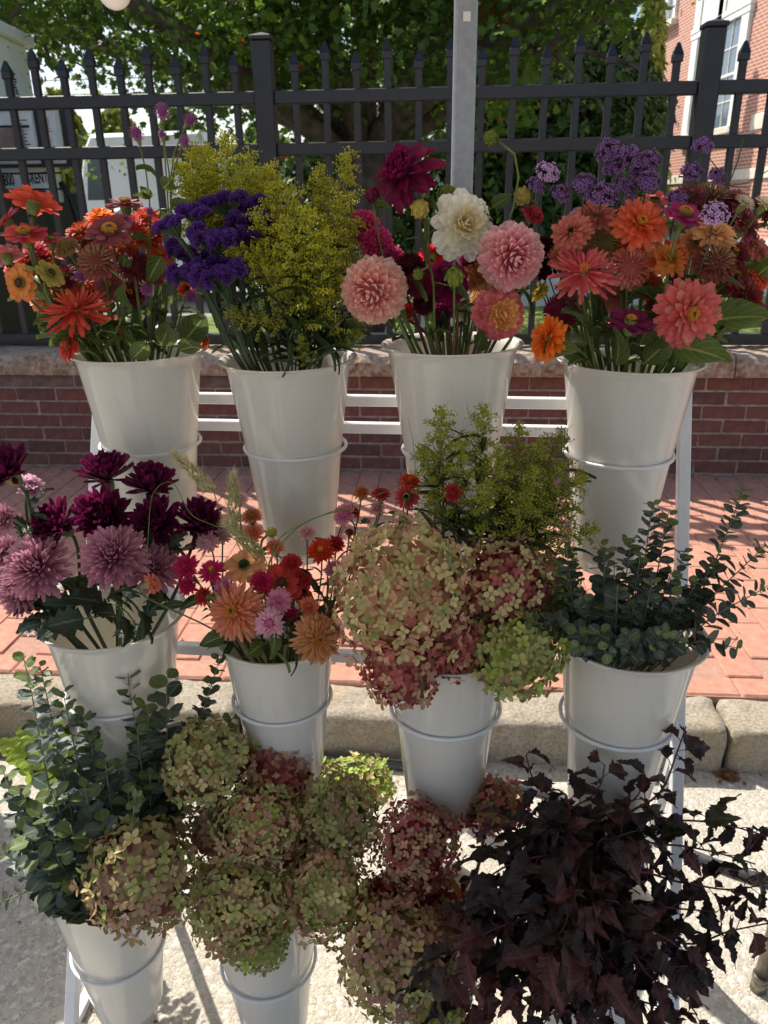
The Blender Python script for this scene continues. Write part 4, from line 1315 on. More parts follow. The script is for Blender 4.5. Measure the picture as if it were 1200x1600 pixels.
# --- heads: lists of (shape, local matrix) in a unit head whose axis is +Z
def place(az, rb, zb, incl, L, roll=0.0, side=0.0):
    return Matrix.Rotation(az, 4, 'Z') @ Matrix.Translation((0, rb, zb)) @ Matrix.Rotation(side, 4, 'Z') @ Matrix.Rotation(incl, 4, 'X') @ Matrix.Rotation(roll, 4, 'Y') @ Matrix.Scale(L, 4)
def rings(spec, shapes, rr, jit=.08):
    out = []
    for (n, incl, rb, zb, L) in spec:
        a0 = rr.uniform(0, 6.28)
        for i in range(n):
            out.append((shapes[rr.randrange(len(shapes))], place(a0 + 2 * PI * i / n + rr.uniform(-.5, .5) / n * 2, rb, zb, R(incl) + rr.uniform(-jit, jit) * 1.6, L * rr.uniform(.9, 1.08), rr.uniform(-.2, .2), rr.uniform(-.1, .1))))
    return out
GA = PI * (3 - 5 ** .5)
def spiral(n, pol0, pol1, core, lean, L0, L1, shapes, rr, power=.5, lead=None, jit=.06, flat=1.0):
    """petals on a sphere of radius core, from polar angle pol0 (centre) to pol1 (rim)"""
    out = []
    for i in range(n):
        t = (i + .5) / n
        th = R(pol0 + (pol1 - pol0) * t ** power)
        le = R(lean[0] + (lean[1] - lean[0]) * t) + rr.uniform(-jit, jit)
        sh = shapes[0] if len(shapes) == 1 else shapes[0 if rr.random() < .6 else 1]
        out.append((sh, place(i * GA + rr.uniform(-.08, .08), core * math.sin(th), core * math.cos(th) * flat, PI / 2 - th - le, (L0 + (L1 - L0) * t) * rr.uniform(.93, 1.06), rr.uniform(-.12, .12))))
    return out
def h_double(rr):  return rings([(19, -12, .30, .0, .72), (18, 2, .28, .04, .68), (17, 14, .24, .08, .60), (15, 28, .19, .11, .50), (12, 44, .15, .13, .42), (9, 62, .12, .14, .32)], ['zin', 'zin2'], rr)
def h_single(rr):  return rings([(13, -4, .28, .0, .74), (11, 8, .26, .05, .60)], ['zinw', 'zinw'], rr)
def h_cactus(rr):  return rings([(20, -14, .2, .0, .86), (20, 0, .18, .04, .82), (18, 14, .15, .08, .72), (15, 32, .12, .1, .56), (11, 54, .08, .12, .42)], ['cactus', 'cactus2'], rr, .14)
def h_dball(rr):   return spiral(185, 3, 130, .46, (4, 40), .32, .66, ['dball'], rr, .55)
def h_deco(rr):    return spiral(72, 5, 102, .18, (-6, 14), .40, .84, ['deco', 'deco2'], rr, .55)
def h_pinky(rr):   return spiral(120, 3, 112, .30, (-4, 26), .34, .72, ['deco', 'dball'], rr, .54)
def h_star(rr):    return spiral(26, 62, 112, .20, (0, 16), .72, .92, ['star'], rr, .8) + spiral(46, 4, 60, .2, (0, 10), .26, .48, ['dball'], rr, .6)
def h_pom(rr):     return spiral(110, 4, 128, .42, (6, 36), .26, .58, ['dball'], rr, .55)
def h_mum(rr):     return spiral(190, 4, 108, .16, (-10, 6), .30, .86, ['mum', 'mum2'], rr, .55, flat=.9)
def h_mcup(rr):    return spiral(52, 30, 66, .20, (-2, 10), .82, 1.0, ['mcup', 'mcup2'], rr, .8) + spiral(64, 4, 32, .16, (-10, -2), .46, .80, ['mcup2'], rr, .55) + spiral(9, 74, 84, .2, (0, 6), .8, .9, ['mcup2'], rr, .8)
def h_scab(rr):    return spiral(170, 3, 96, .60, (2, 34), .26, .42, ['zin2', 'cactus'], rr, .52, flat=.62) + rings([(16, -14, .45, -.05, .58)], ['zin2'], rr)
def h_straw(rr):   return spiral(84, 34, 104, .26, (-4, 14), .34, .74, ['bract'], rr, .7, flat=.8)
def h_strawc(rr):  return spiral(100, 4, 104, .30, (-10, 14), .28, .70, ['bractin', 'bract'], rr, .6, flat=.85)
def h_shag(rr):    return spiral(165, 8, 106, .16, (-4, 10), .34, .86, ['cactus', 'cactus2'], rr, .55, jit=.12)
def h_gomph(rr):   return spiral(90, 3, 160, .55, (18, 30), .36, .46, ['bract'], rr, .62)
HEADS = dict(double=h_double, single=h_single, cactus=h_cactus, dball=h_dball, deco=h_deco, pinky=h_pinky, star=h_star, pom=h_pom, mum=h_mum, mcup=h_mcup, scab=h_scab, straw=h_straw, strawc=h_strawc, gomph=h_gomph, shag=h_shag)
HEART = dict(dball=(.47, 1), pom=(.46, 1), scab=(.60, .62), pinky=(.32, 1), deco=(.2, .9), mum=(.22, .9), mcup=(.2, 1), straw=(.26, .7), strawc=(.32, .8), gomph=(.56, 1), star=(.24, .9), shag=(.2, .8))
def disc_geo(kind):
    b = MB()
    rr = random.Random(hash(kind) % 7 + 1)
    if kind == 'cone':      # domed zinnia eye with a crown of tiny star florets
        b.lathe([(.30, .02), (.27, .14), (.19, .24), (.09, .29), (0, .30)], 16)
    else:
        b.lathe([(.20, .10), (.17, .17), (.10, .20), (0, .20)], 14)
    return b
def disc_parts(root, H, r, kind, matd, mats):
    rad = .30 if kind == 'cone' else .19
    o = MB().lathe([(rad, .02), (rad * .9, .14), (rad * .62, .22), (rad * .3, .25), (0, .25)], 16).obj('disc', matd, root, True, H @ Matrix.Scale(r, 4))
    b = MB(); rr = random.Random(int(r * 1e5))
    for i in range(34 if kind == 'cone' else 20):
        a = i * GA; q = math.sqrt((i + .5) / 34) if kind == 'cone' else math.sqrt((i + .5) / 20)
        q = .35 + .65 * q
        x, y = rad * q * math.cos(a), rad * q * math.sin(a); z = .10 + .16 * (1 - q * q) ** .5 + .02
        for kx in range(5):
            c_ = a + kx * 2 * PI / 5
            b.add([(x, y, z), (x + .05 * math.cos(c_ - .35), y + .05 * math.sin(c_ - .35), z + .05), (x + .075 * math.cos(c_), y + .075 * math.sin(c_), z + .06), (x + .05 * math.cos(c_ + .35), y + .05 * math.sin(c_ + .35), z + .05)], [(0, 1, 2, 3)])
    b2 = MB(); b2.merge((b.v, b.f, b.uv), Matrix())
    q = b2.obj('disc_florets', mats, root, False, H @ Matrix.Scale(r, 4)); q['kind'] = 'stuff'
CATS = {}
def face_vec(yaw, pitch):
    y_, p_ = R(yaw), R(pitch)
    return Vector((math.sin(y_) * math.cos(p_), -math.cos(y_) * math.cos(p_), math.sin(p_)))
FLOWERS = []
def bucket_entry(key, head, spread=.62):
    c_, R_ = BUCKETS[key]
    d = Vector((head.x - c_.x, head.y - c_.y, 0))
    L = d.length
    lim = R_ * .78
    e = d * spread
    if e.length > lim: e = e.normalized() * lim
    rim = Vector((c_.x + e.x, c_.y + e.y, c_.z + .004))
    e2 = d * -.18
    if e2.length > .04: e2 = e2.normalized() * .04
    base = Vector((c_.x + e2.x + rng.uniform(-.012, .012), c_.y + e2.y + rng.uniform(-.012, .012), c_.z - .20))
    return base, rim
def stem_path(base, rim, head, n, back):
    h0 = head - n * back
    L = (h0 - rim).length
    up = (rim - base).normalized()
    a = bez(base, base + up * .06, rim - up * .06, rim, 3)
    b_ = bez(rim, rim + up * L * .38, h0 - n * L * .33, h0, 7)
    return a[:-1] + b_
def flower(name, px, py, rpx, key, off, style, facing, mats, label, cat='flower', group=None, disc=None, stem=None, sep=None, leaves=0, leaf=None, squash=1.0, stem_r=.0024, spread=.62):
    c_, R_ = BUCKETS[key]
    hp = at(px, py, c_.y - off)
    r = rpx * pxm(hp)
    n = face_vec(*facing)
    base, rim = bucket_entry(key, hp, spread)
    root = thing(name, base, label, cat, group)
    rr = random.Random(int(px * 7 + py * 13))
    H = Matrix.Translation(hp - base) @ frame_to(n, rr.uniform(0, 6.28))
    items = HEADS[style](rr)
    S_ = Matrix.Diagonal((r, r, r * squash, 1))
    mats = mats if isinstance(mats, (list, tuple)) else [mats]
    big = rpx >= 24 if sep is None else sep
    if big:
        for i, (sh, M) in enumerate(items):
            mt = P[mats[0] if len(mats) == 1 else (mats[1 if i < .3 * len(items) else 0] if style in ('pinky', 'deco', 'scab') else mats[0 if rr.random() < .7 else 1])]
            if rr.random() < .025 and style not in ('dball', 'pom', 'gomph'): continue      # a petal lost here and there
            e = .03 if style in ('dball', 'pom') else .05 if style == 'deco' else .10
            J = Matrix.Rotation(rr.gauss(0, e), 4, 'X') @ Matrix.Rotation(rr.gauss(0, e), 4, 'Y') @ Matrix.Rotation(rr.gauss(0, e * .7), 4, 'Z') @ Matrix.Diagonal((rr.uniform(.86, 1.12), rr.uniform(.92, 1.06), 1, 1))
            link('petal', pmesh(sh, mt), root, H @ S_ @ M @ J)
    else:
        b = MB()
        for sh, M in items:
            b.merge(GEO[sh], S_ @ M)
        o = b.obj('petals' if style not in ('straw', 'strawc', 'gomph') else 'bracts', P[mats[0]], root, True, H)
        o['kind'] = 'stuff'
    if style in HEART:
        hr_, hf = HEART[style]
        MB().ball((0, 0, 0), hr_ * r, 12, 8, (1, 1, hf)).obj('heart', P[mats[0]], root, True, H)
    if disc:
        disc_parts(root, H, r * (1 if style != 'cactus' else .8), disc[0], disc[1], disc[2])
    # calyx and stem
    back = {'double': .10, 'single': .12, 'cactus': .1, 'scab': .2, 'dball': .42, 'pom': .42, 'deco': .16, 'pinky': .28, 'star': .2, 'mum': .16, 'mcup': .18, 'straw': .25, 'strawc': .3, 'gomph': .5, 'shag': .12}[style] * r
    q = max(.0035, min(.012, r * .30))
    MB().lathe([(q * .55, -.012 - q * .4), (q * .95, -.006), (q, 0.002), (q * .85, .008 + q * .3)], 10, None).obj('calyx', M_calyx, root, True, H @ Matrix.Translation((0, 0, -back)))
    pts = [p - base for p in stem_path(base, rim, hp, n, back + .006)]
    sm = stem or M_stem
    MB().tube(pts, [stem_r * 1.15] * (len(pts) // 2) + [stem_r] * (len(pts) - len(pts) // 2), 7).obj('stem', sm, root, True)
    if leaves:
        shp, lm, ln = leaf
        for q in range(leaves):
            i = rr.randrange(3, max(4, len(pts) - 2))
            p = pts[i]
            az = rr.uniform(0, 6.28)
            M = Matrix.Translation(p) @ Matrix.Rotation(az, 4, 'Z') @ Matrix.Rotation(R(rr.uniform(5, 60)), 4, 'X') @ Matrix.Rotation(rr.uniform(-.5, .5), 4, 'Y') @ Matrix.Scale(ln * rr.uniform(.7, 1.2), 4)
            link('leaf', lmesh(shp, lm), root, M)
    FLOWERS.append((root, base, hp, pts, key))
    return root
def leaf_at(px, py, off, key, Lpx, tip, mat, shape='zin', roll=0.0):
    """a single big leaf whose middle shows at the pixel; hangs on the nearest stem of that bucket. tip = (yaw, pitch)"""
    c_, R_ = BUCKETS[key]
    mid = at(px, py, c_.y - off)
    L = Lpx * pxm(mid)
    d = face_vec(*tip)
    a = mid - d * L * .5
    best = min(((p + f[1] - a).length, fi, p) for fi, f in enumerate(FLOWERS) if f[4] == key and f[0]['category'] == 'flower' for p in f[3])
    f = FLOWERS[best[1]]
    root, base = f[0], f[1]
    # orient: local Y = d, local Z as close to up as can be, then roll
    z = Vector((0, 0, 1)) - d * d.z
    if z.length < 1e-3: z = Vector((0, -1, 0))
    z.normalize(); x = d.cross(z)
    M = Matrix((x, d, z)).transposed().to_4x4() @ Matrix.Rotation(roll, 4, 'Y')
    lo = link('leaf', lmesh(shape, mat), root, Matrix.Translation(a - base) @ M @ Matrix.Scale(L, 4))
    s = best[2] + base
    if (s - a).length > .006:
        MB().tube([s - base, (s + a) / 2 - base + Vector((0, 0, .004)), a - base], .0013, 5).obj('petiole', M_stem, root, True)
    return lo
# --- prototypes shared by repeats: goldenrod plume, statice, verbena
def octa(b, c_, r, stretch=1.3):
    x, y, z = c_
    b.add([(x + r, y, z), (x, y + r, z), (x - r, y, z), (x, y - r, z), (x, y, z + r * stretch), (x, y, z - r * stretch)], [(0, 1, 4), (1, 2, 4), (2, 3, 4), (3, 0, 4), (1, 0, 5), (2, 1, 5), (3, 2, 5), (0, 3, 5)])
M_gold = noisy('goldenrod buds', [(.25, S(130, 138, 30)), (.55, S(172, 170, 40)), (.8, S(212, 200, 54))], 60, .7, rnd=(.85, 1.15))
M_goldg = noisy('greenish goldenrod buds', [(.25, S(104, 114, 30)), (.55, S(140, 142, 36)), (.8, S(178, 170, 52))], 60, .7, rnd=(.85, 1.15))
def plume(seed, L=.20, mat=None, spread=.055, nb=32):
    rr = random.Random(seed)
    st_, fl_ = MB(), MB()
    ax = [Vector((rr.uniform(-.004, .004) * i, rr.uniform(-.004, .004) * i, L * i / 8)) for i in range(9)]
    st_.tube(ax, [.0014 * (1 - i / 10) for i in range(9)], 5)
    for i in range(nb):
        t = .08 + .90 * i / nb
        p = Vector((0, 0, L * t)); az = i * GA + rr.uniform(-.3, .3)
        bl = spread * (1 - t) ** .7 * rr.uniform(.7, 1.25) + .008
        d = Vector((math.cos(az), math.sin(az), 0))
        e1 = p + d * bl * .5 + Vector((0, 0, bl * .55)); e2 = p + d * bl + Vector((0, 0, bl * .62 - bl * .12))
        pts = bez(p, p + d * bl * .2 + Vector((0, 0, bl * .35)), e1, e2, 5)
        st_.tube(pts, .0006, 4)
        m_ = int(20 + bl * 980)
        for q in range(m_):
            s = rr.uniform(.15, 1.0) * 4.999
            k0 = int(s); pp = pts[k0].lerp(pts[k0 + 1], s - k0)
            pp = pp + Vector((rr.gauss(0, .0042), rr.gauss(0, .0042), rr.uniform(-.002, .0065)))
            octa(fl_, pp, rr.uniform(.0010, .0020))
    for q in range(40):
        octa(fl_, Vector((rr.gauss(0, .004), rr.gauss(0, .004), L * rr.uniform(.9, 1.05))), rr.uniform(.001, .0018))
    return st_.mesh('plume_axis', M_stem_dark, True), fl_.mesh('plume_buds', mat or M_gold)
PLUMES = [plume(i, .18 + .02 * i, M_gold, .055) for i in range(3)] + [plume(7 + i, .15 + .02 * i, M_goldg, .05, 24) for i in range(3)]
def goldenrod(px, py, key, off, label, group, pl=0, lean=(0, 80), scale=1.0, leaves=9):
    """plume tip at pixel; lean = direction the plume points"""
    c_, R_ = BUCKETS[key]
    tip = at(px, py, c_.y - off)
    L = [.18, .20, .22, .15, .17, .19][pl] * scale
    d = face_vec(*lean)
    foot = tip - d * L
    base, rim = bucket_entry(key, foot, .8)
    root = thing('goldenrod_stem', base, label, 'flower', group)
    H = Matrix.Translation(foot - base) @ frame_to(d, rng.uniform(0, 6.28)) @ Matrix.Scale(scale, 4)
    link('plume_axis', PLUMES[pl][0], root, H)
    o = link('florets', PLUMES[pl][1], root, H); o['kind'] = 'stuff'
    Lr = (foot - rim).length
    up = (rim - base).normalized()
    pts = [p - base for p in bez(base, base + up * .06, rim - up * .06, rim, 3)[:-1] + bez(rim, rim + up * Lr * .35, foot - d * Lr * .35, foot, 7)]
    MB().tube(pts, .0018, 6).obj('stem', M_stem_dark, root, True)
    rr = random.Random(int(px + py * 3))
    for q in range(leaves):
        p = pts[rr.randrange(3, len(pts))] if q < leaves * .6 else pts[-1].lerp(tip - base, rr.uniform(0, .5))
        M = Matrix.Translation(p) @ Matrix.Rotation(rr.uniform(0, 6.28), 4, 'Z') @ Matrix.Rotation(R(rr.uniform(25, 65)), 4, 'X') @ Matrix.Scale(rr.uniform(.05, .10), 4)
        link('leaf', lmesh('lance' if q % 2 else 'thin', M_gleaf), root, M)
    FLOWERS.append((root, base, tip, pts, key))
    return root
def statice_proto(seed):
    rr = random.Random(seed); fl_, gr = MB(), MB()
    lobes = [Vector((x_ + rr.uniform(-.004, .004), rr.uniform(-.010, .010), -9 * x_ * x_ + rr.uniform(-.005, .005))) for x_ in (-.027, -.016, -.006, .006, .017, .027)]
    for i in range(66):
        lo_ = lobes[i % 6]
        th = R(70 * rr.uniform(0, 1) ** .5); az = rr.uniform(0, 6.28)
        d = Vector((math.sin(th) * math.cos(az) + lo_.x * 12, math.sin(th) * math.sin(az), math.cos(th))).normalized()
        c_ = lo_ + Vector((d.x * .011, d.y * .011, d.z * .008))
        Mx = Matrix.Translation(c_) @ frame_to((d + Vector((rr.uniform(-.3, .3), rr.uniform(-.3, .3), rr.uniform(0, .4)))).normalized(), rr.uniform(0, 6))
        vs, fs, uvs = [], [], []
        n = 10
        vs.append((0, 0, -.006)); uvs.append((.5, 0))
        for k_ in range(n):
            a = 2 * PI * k_ / n; r = .0066 * (1.2 if k_ % 2 else .72) * rr.uniform(.85, 1.15)
            vs.append((r * math.cos(a), r * math.sin(a), .003 + rr.uniform(-.0015, .0025))); uvs.append((k_ / n, 1))
        for k_ in range(n): fs.append((0, 1 + k_, 1 + (k_ + 1) % n))
        fl_.merge((vs, fs, uvs), Mx)
        gr.tube([Vector((0, 0, -.034)) + d * .003, c_ - d * .004], [.0012, .0026], 4)
    return fl_.mesh('statice_florets', P['statice']), gr.mesh('statice_calyx', M_stem_dark)
STATICE = [statice_proto(i) for i in range(3)]
def statice(px, py, key, off, label, facing=(0, 55), w=1.0):
    c_, R_ = BUCKETS[key]
    hp = at(px, py, c_.y - off); n = face_vec(*facing)
    base, rim = bucket_entry(key, hp, .75)
    root = thing('statice', base, label, 'flower', 'purple statice fanning out of the goldenrod bucket')
    H = Matrix.Translation(hp - base) @ frame_to(n, rng.uniform(-.5, .5)) @ Matrix.Scale(w * .88, 4)
    pi = rng.randrange(3)
    o = link('florets', STATICE[pi][0], root, H); o['kind'] = 'stuff'
    link('calyx', STATICE[pi][1], root, H)
    pts = [p - base for p in stem_path(base, rim, hp, n, .03 * w)]
    b = MB(); b.tube(pts, .0028, 6)
    # papery wings along the stem
    for i in range(4, len(pts) - 1):
        a, c2 = pts[i], pts[i + 1]; s = Vector((.006, .001, 0))
        b.add([a - s, a + s, c2 + s * .7, c2 - s * .7], [(0, 1, 2, 3)])
    b.obj('stem', M_stem_dark, root, False)
    FLOWERS.append((root, base, hp, pts, key))
def verbena_proto(seed, mat):
    rr = random.Random(seed); fl_, cx = MB(), MB()
    for i in range(62):
        t = (i + .5) / 62; th = R(96 * t ** .55); az = i * GA
        d = Vector((math.sin(th) * math.cos(az), math.sin(th) * math.sin(az), math.cos(th) * .8))
        c_ = d * .0165 * rr.uniform(.7, 1.16)
        cx.tube([d * .003 + Vector((0, 0, -.006)), c_], [.0007, .0016], 4)
        Mx = Matrix.Translation(c_) @ frame_to((d + Vector((rr.uniform(-.4, .4), rr.uniform(-.4, .4), .2))).normalized(), rr.uniform(0, 6))
        if rr.random() < .66:
            for k_ in range(5):
                fl_.merge(([(0, 0, 0), (.0016, .003, .0006), (0.0006, .0046, .0004), (-.0006, .0046, .0004), (-.0016, .003, .0006)], [(0, 1, 2, 3, 4)], [(.5, 0), (.8, .6), (.6, 1), (.4, 1), (.2, .6)]), Mx @ Matrix.Rotation(k_ * 2 * PI / 5, 4, 'Z') @ Matrix.Rotation(R(rr.uniform(0, 45)), 4, 'X'))
    return fl_.mesh('verbena_florets', mat), cx.mesh('verbena_calyx', M_disc_vb)
M_disc_vb = noisy('dark purple calyx', [(.3, S(58, 32, 50)), (.7, S(92, 56, 76))], 100, .7)
VERB = [verbena_proto(i, P['verb']) for i in range(3)] + [verbena_proto(9, P['verb_light'])]
def verbena(px, py, rpx, key, off, label, pi=0, facing=(0, 60)):
    c_, R_ = BUCKETS[key]
    hp = at(px, py, c_.y - off); n = face_vec(*facing)
    base, rim = bucket_entry(key, hp, .5)
    root = thing('verbena', base, label, 'flower', 'purple verbena rising over the zinnias')
    s = rpx * pxm(hp) / .0185
    H = Matrix.Translation(hp - base) @ frame_to(n, rng.uniform(0, 6)) @ Matrix.Scale(s, 4)
    o = link('florets', VERB[pi][0], root, H); o['kind'] = 'stuff'
    link('calyx', VERB[pi][1], root, H)
    pts = [p - base for p in stem_path(base, rim, hp, n, .006)]
    MB().tube(pts, .0012, 5).obj('stem', M_stem_dark, root, True)
    FLOWERS.append((root, base, hp, pts, key))
def bud(px, py, rpx, key, off, label, mat, facing=(0, 70), stem=None, arch=0.0, sepal=None):
    """closed round dahlia bud in its green sepals"""
    c_, R_ = BUCKETS[key]
    hp = at(px, py, c_.y - off); n = face_vec(*facing); r = rpx * pxm(hp)
    base, rim = bucket_entry(key, hp, .5)
    root = thing('dahlia_bud', base, label, 'flower bud', 'dahlia buds')
    H = Matrix.Translation(hp - base) @ frame_to(n, rng.uniform(0, 6))
    b = MB()
    for i in range(22):
        t = (i + .5) / 22; th = R(150 - 120 * t)
        b.merge(GEO['dball'], Matrix.Rotation(i * GA, 4, 'Z') @ Matrix.Translation((0, .86 * r * math.sin(th), .86 * r * math.cos(th))) @ Matrix.Rotation(PI - th + R(4), 4, 'X') @ Matrix.Scale(r * .95, 4))
    b.ball((0, 0, 0), r * .86, 14, 10)
    b.obj('petals', mat, root, True, H)
    for i in range(7):
        link('sepal', pmesh('sepal', sepal or M_dleaf, 'sepal'), root, H @ Matrix.Rotation(i * 2 * PI / 7, 4, 'Z') @ Matrix.Translation((0, r * .35, -r * .85)) @ Matrix.Rotation(R(12 + 30 * (i % 2)), 4, 'X') @ Matrix.Scale(r * 1.0, 4))
    pts = [p - base for p in stem_path(base, rim, hp, n, r * .8)]
    MB().tube(pts, .0019, 7).obj('stem', stem or M_stem, root, True)
    FLOWERS.append((root, base, hp, pts, key))
    return root
# --- hydrangea
def floret_geo(seed):
    rr = random.Random(seed); b = MB()
    for k_ in range(4):
        b.merge(GEO['hyd'], Matrix.Rotation(k_ * PI / 2 + rr.uniform(-.16, .16), 4, 'Z') @ Matrix.Translation((0, .04, rr.uniform(0, .06))) @ Matrix.Rotation(R(rr.uniform(-6, 30)), 4, 'X') @ Matrix.Rotation(rr.uniform(-.2, .2), 4, 'Y') @ Matrix.Scale(rr.uniform(.44, .60), 4))
    b.ball((0, 0, .02), .05, 5, 3)
    return b.v, b.f, b.uv
FGEO = [floret_geo(i) for i in range(4)]
_fm = {}
def fmesh(mk, v):
    if (mk, v) not in _fm: _fm[(mk, v)] = MB().merge(FGEO[v], Matrix()).mesh('floret', P[mk], True)
    return _fm[(mk, v)]
M_hstem = noisy('hydrangea twig', [(.3, S(110, 92, 58)), (.7, S(142, 122, 78))], 30, .6)
def hydrangea(px, py, rx, ry, key, off, label, top, low, mix=None, facing=(0, 25), n=None, fsize=.0255, group='hydrangea heads'):
    """panicle head; florets go from the `top` colours to the `low` colours down the head"""
    fsize *= .75
    c_, R_ = BUCKETS[key]
    hp = at(px, py, c_.y - off); q = pxm(hp); ax, az = rx * q * .97, ry * q * .97
    base, rim = bucket_entry(key, hp, .7)
    root = thing('hydrangea', base, label, 'flower', group)
    rr = random.Random(int(px * 3 + py))
    ay = (ax + az) / 2 * .92
    n = n or int(4.6 * (ax + az) * (ax + az) / 4 * PI / (fsize * fsize * .60))
    inner = MB(); rest = {}
    tocam = (CAM - hp).normalized()
    cand = []
    for i in range(n + 160):
        core = i >= n
        t = (i + .5) / n if not core else (i - n + .5) / 160
        zz = 1 - 2 * t; rad = math.sqrt(max(0, 1 - zz * zz)); a = i * GA
        d = Vector((rad * math.cos(a), rad * math.sin(a), zz))
        # panicle: clustered lobes with dips between them
        lump = 1 + .06 * math.sin(a * 3 + zz * 5 + px) + .05 * math.sin(a * 5 - zz * 9 + py) + .04 * math.sin(a * 11 + zz * 17)
        k_ = (rr.uniform(.89, 1.05) if not core else rr.uniform(.55, .76)) * lump
        p = Vector((d.x * ax, d.y * ay, d.z * az)) * k_
        nn = (Vector((d.x / ax, d.y / ay, d.z / az)).normalized() + Vector((rr.gauss(0, .30), rr.gauss(0, .30), rr.gauss(.04, .26)))).normalized()
        M = Matrix.Translation(hp - base + p) @ frame_to(nn, rr.uniform(0, 6.28)) @ Matrix.Scale(fsize * rr.uniform(.72, 1.2), 4)
        w = (d.z + .35 * math.sin(a * 2 + px) * (1 - abs(d.z)) + rr.uniform(-.4, .4) + 1) / 2
        pool = top if w > .45 else low
        mk = pool[rr.randrange(len(pool))]
        if not core:
            cand.append((-d.dot(tocam), mk, rr.randrange(4), M))
        else:
            inner.add([M @ Vector((-.5, -.5, 0)), M @ Vector((.5, -.5, 0)), M @ Vector((.5, .5, 0)), M @ Vector((-.5, .5, 0))], [(0, 1, 2, 3)])
            if i % 3 == 0: inner.tube([hp - base + Vector((0, 0, -az * .5)), hp - base + p], .0007, 3, False)
    cand.sort(key=lambda x: x[0])
    for j, (_, mk, v, M) in enumerate(cand):
        if j < 285:
            link('floret', fmesh(mk, v), root, M)
        elif j < 900:
            rest.setdefault(mk, MB()).merge(FGEO[v], M)
    for mk, mb_ in rest.items():
        o = mb_.obj('back_florets', P[mk], root, True); o['kind'] = 'stuff'
    o = inner.obj('pedicels', P[low[0]], root); o['kind'] = 'stuff'
    pts = [p - base for p in stem_path(base, rim, hp, face_vec(facing[0], max(20, facing[1])), az * .6)]
    MB().tube(pts, .0035, 7).obj('stem', M_hstem, root, True)
    FLOWERS.append((root, base, hp, pts, key))
    return root
# --- eucalyptus and ninebark
def round_leaf(seed, W=.92, fold=.10):
    return petal_geo('oval', W, 5, 4, fold, -.18, .015, seed=seed)
def euc_mat(name, a, b_, trans):
    k = NT(name)
    uv = k.n('UVMap'); sp = k.n('SeparateXYZ'); k.l(uv.outputs[0], sp.inputs[0])
    s = k.n('Math', operation='SUBTRACT'); s.inputs[1].default_value = .5; k.l(sp.outputs[0], s.inputs[0])
    ab = k.n('Math', operation='ABSOLUTE'); k.l(s.outputs[0], ab.inputs[0])
    rib = k.ramp(ab.outputs[0], [(.02, (.5, .5, .5, 1)), (.06, (0, 0, 0, 1))])
    c = k.ramp(k.noise(70, 4), [(.3, a), (.7, b_)])
    bw = k.n('RGBToBW'); k.l(rib, bw.inputs[0])
    c = k.mix(bw.outputs[0], c, S(150, 160, 140))
    c = k.bright(c, k.objrand(.7, 1.25))
    k.l(c, k.p.inputs['Base Color']); k.p.inputs['Roughness'].default_value = .5; k.p.inputs['Specular IOR Level'].default_value = .4
    tr = k.n('BsdfTranslucent'); k.l(k.mix(.5, c, S(120, 150, 60)), tr.inputs[0])
    mx = k.n('MixShader'); mx.inputs[0].default_value = trans
    k.l(k.p.outputs[0], mx.inputs[1]); k.l(tr.outputs[0], mx.inputs[2]); k.l(mx.outputs[0], k.out.inputs[0])
    return k.m
M_euc = euc_mat('eucalyptus leaf', S(68, 82, 77), S(100, 114, 105), .12)
M_euc_d = euc_mat('dark eucalyptus leaf', S(48, 57, 51), S(70, 80, 71), .12)
M_euc_y = euc_mat('young eucalyptus leaf', S(84, 100, 58), S(110, 124, 74), .25)
M_euc_l = euc_mat('sunlit eucalyptus leaf', S(132, 150, 56), S(166, 180, 80), .5)  # lime copy for the sunlit branches, the light put into its colour
M_euc_stem = noisy('eucalyptus twig', [(.3, S(104, 104, 84)), (.7, S(146, 142, 116))], 30, .6)
EL = [round_leaf(1), round_leaf(2, .8, .2), round_leaf(5, 1.0, .05)]
_em = {}
def emesh(v, mat):
    if (v, mat.name) not in _em: _em[(v, mat.name)] = MB().merge(EL[v], Matrix()).mesh('leaf', mat, True)
    return _em[(v, mat.name)]
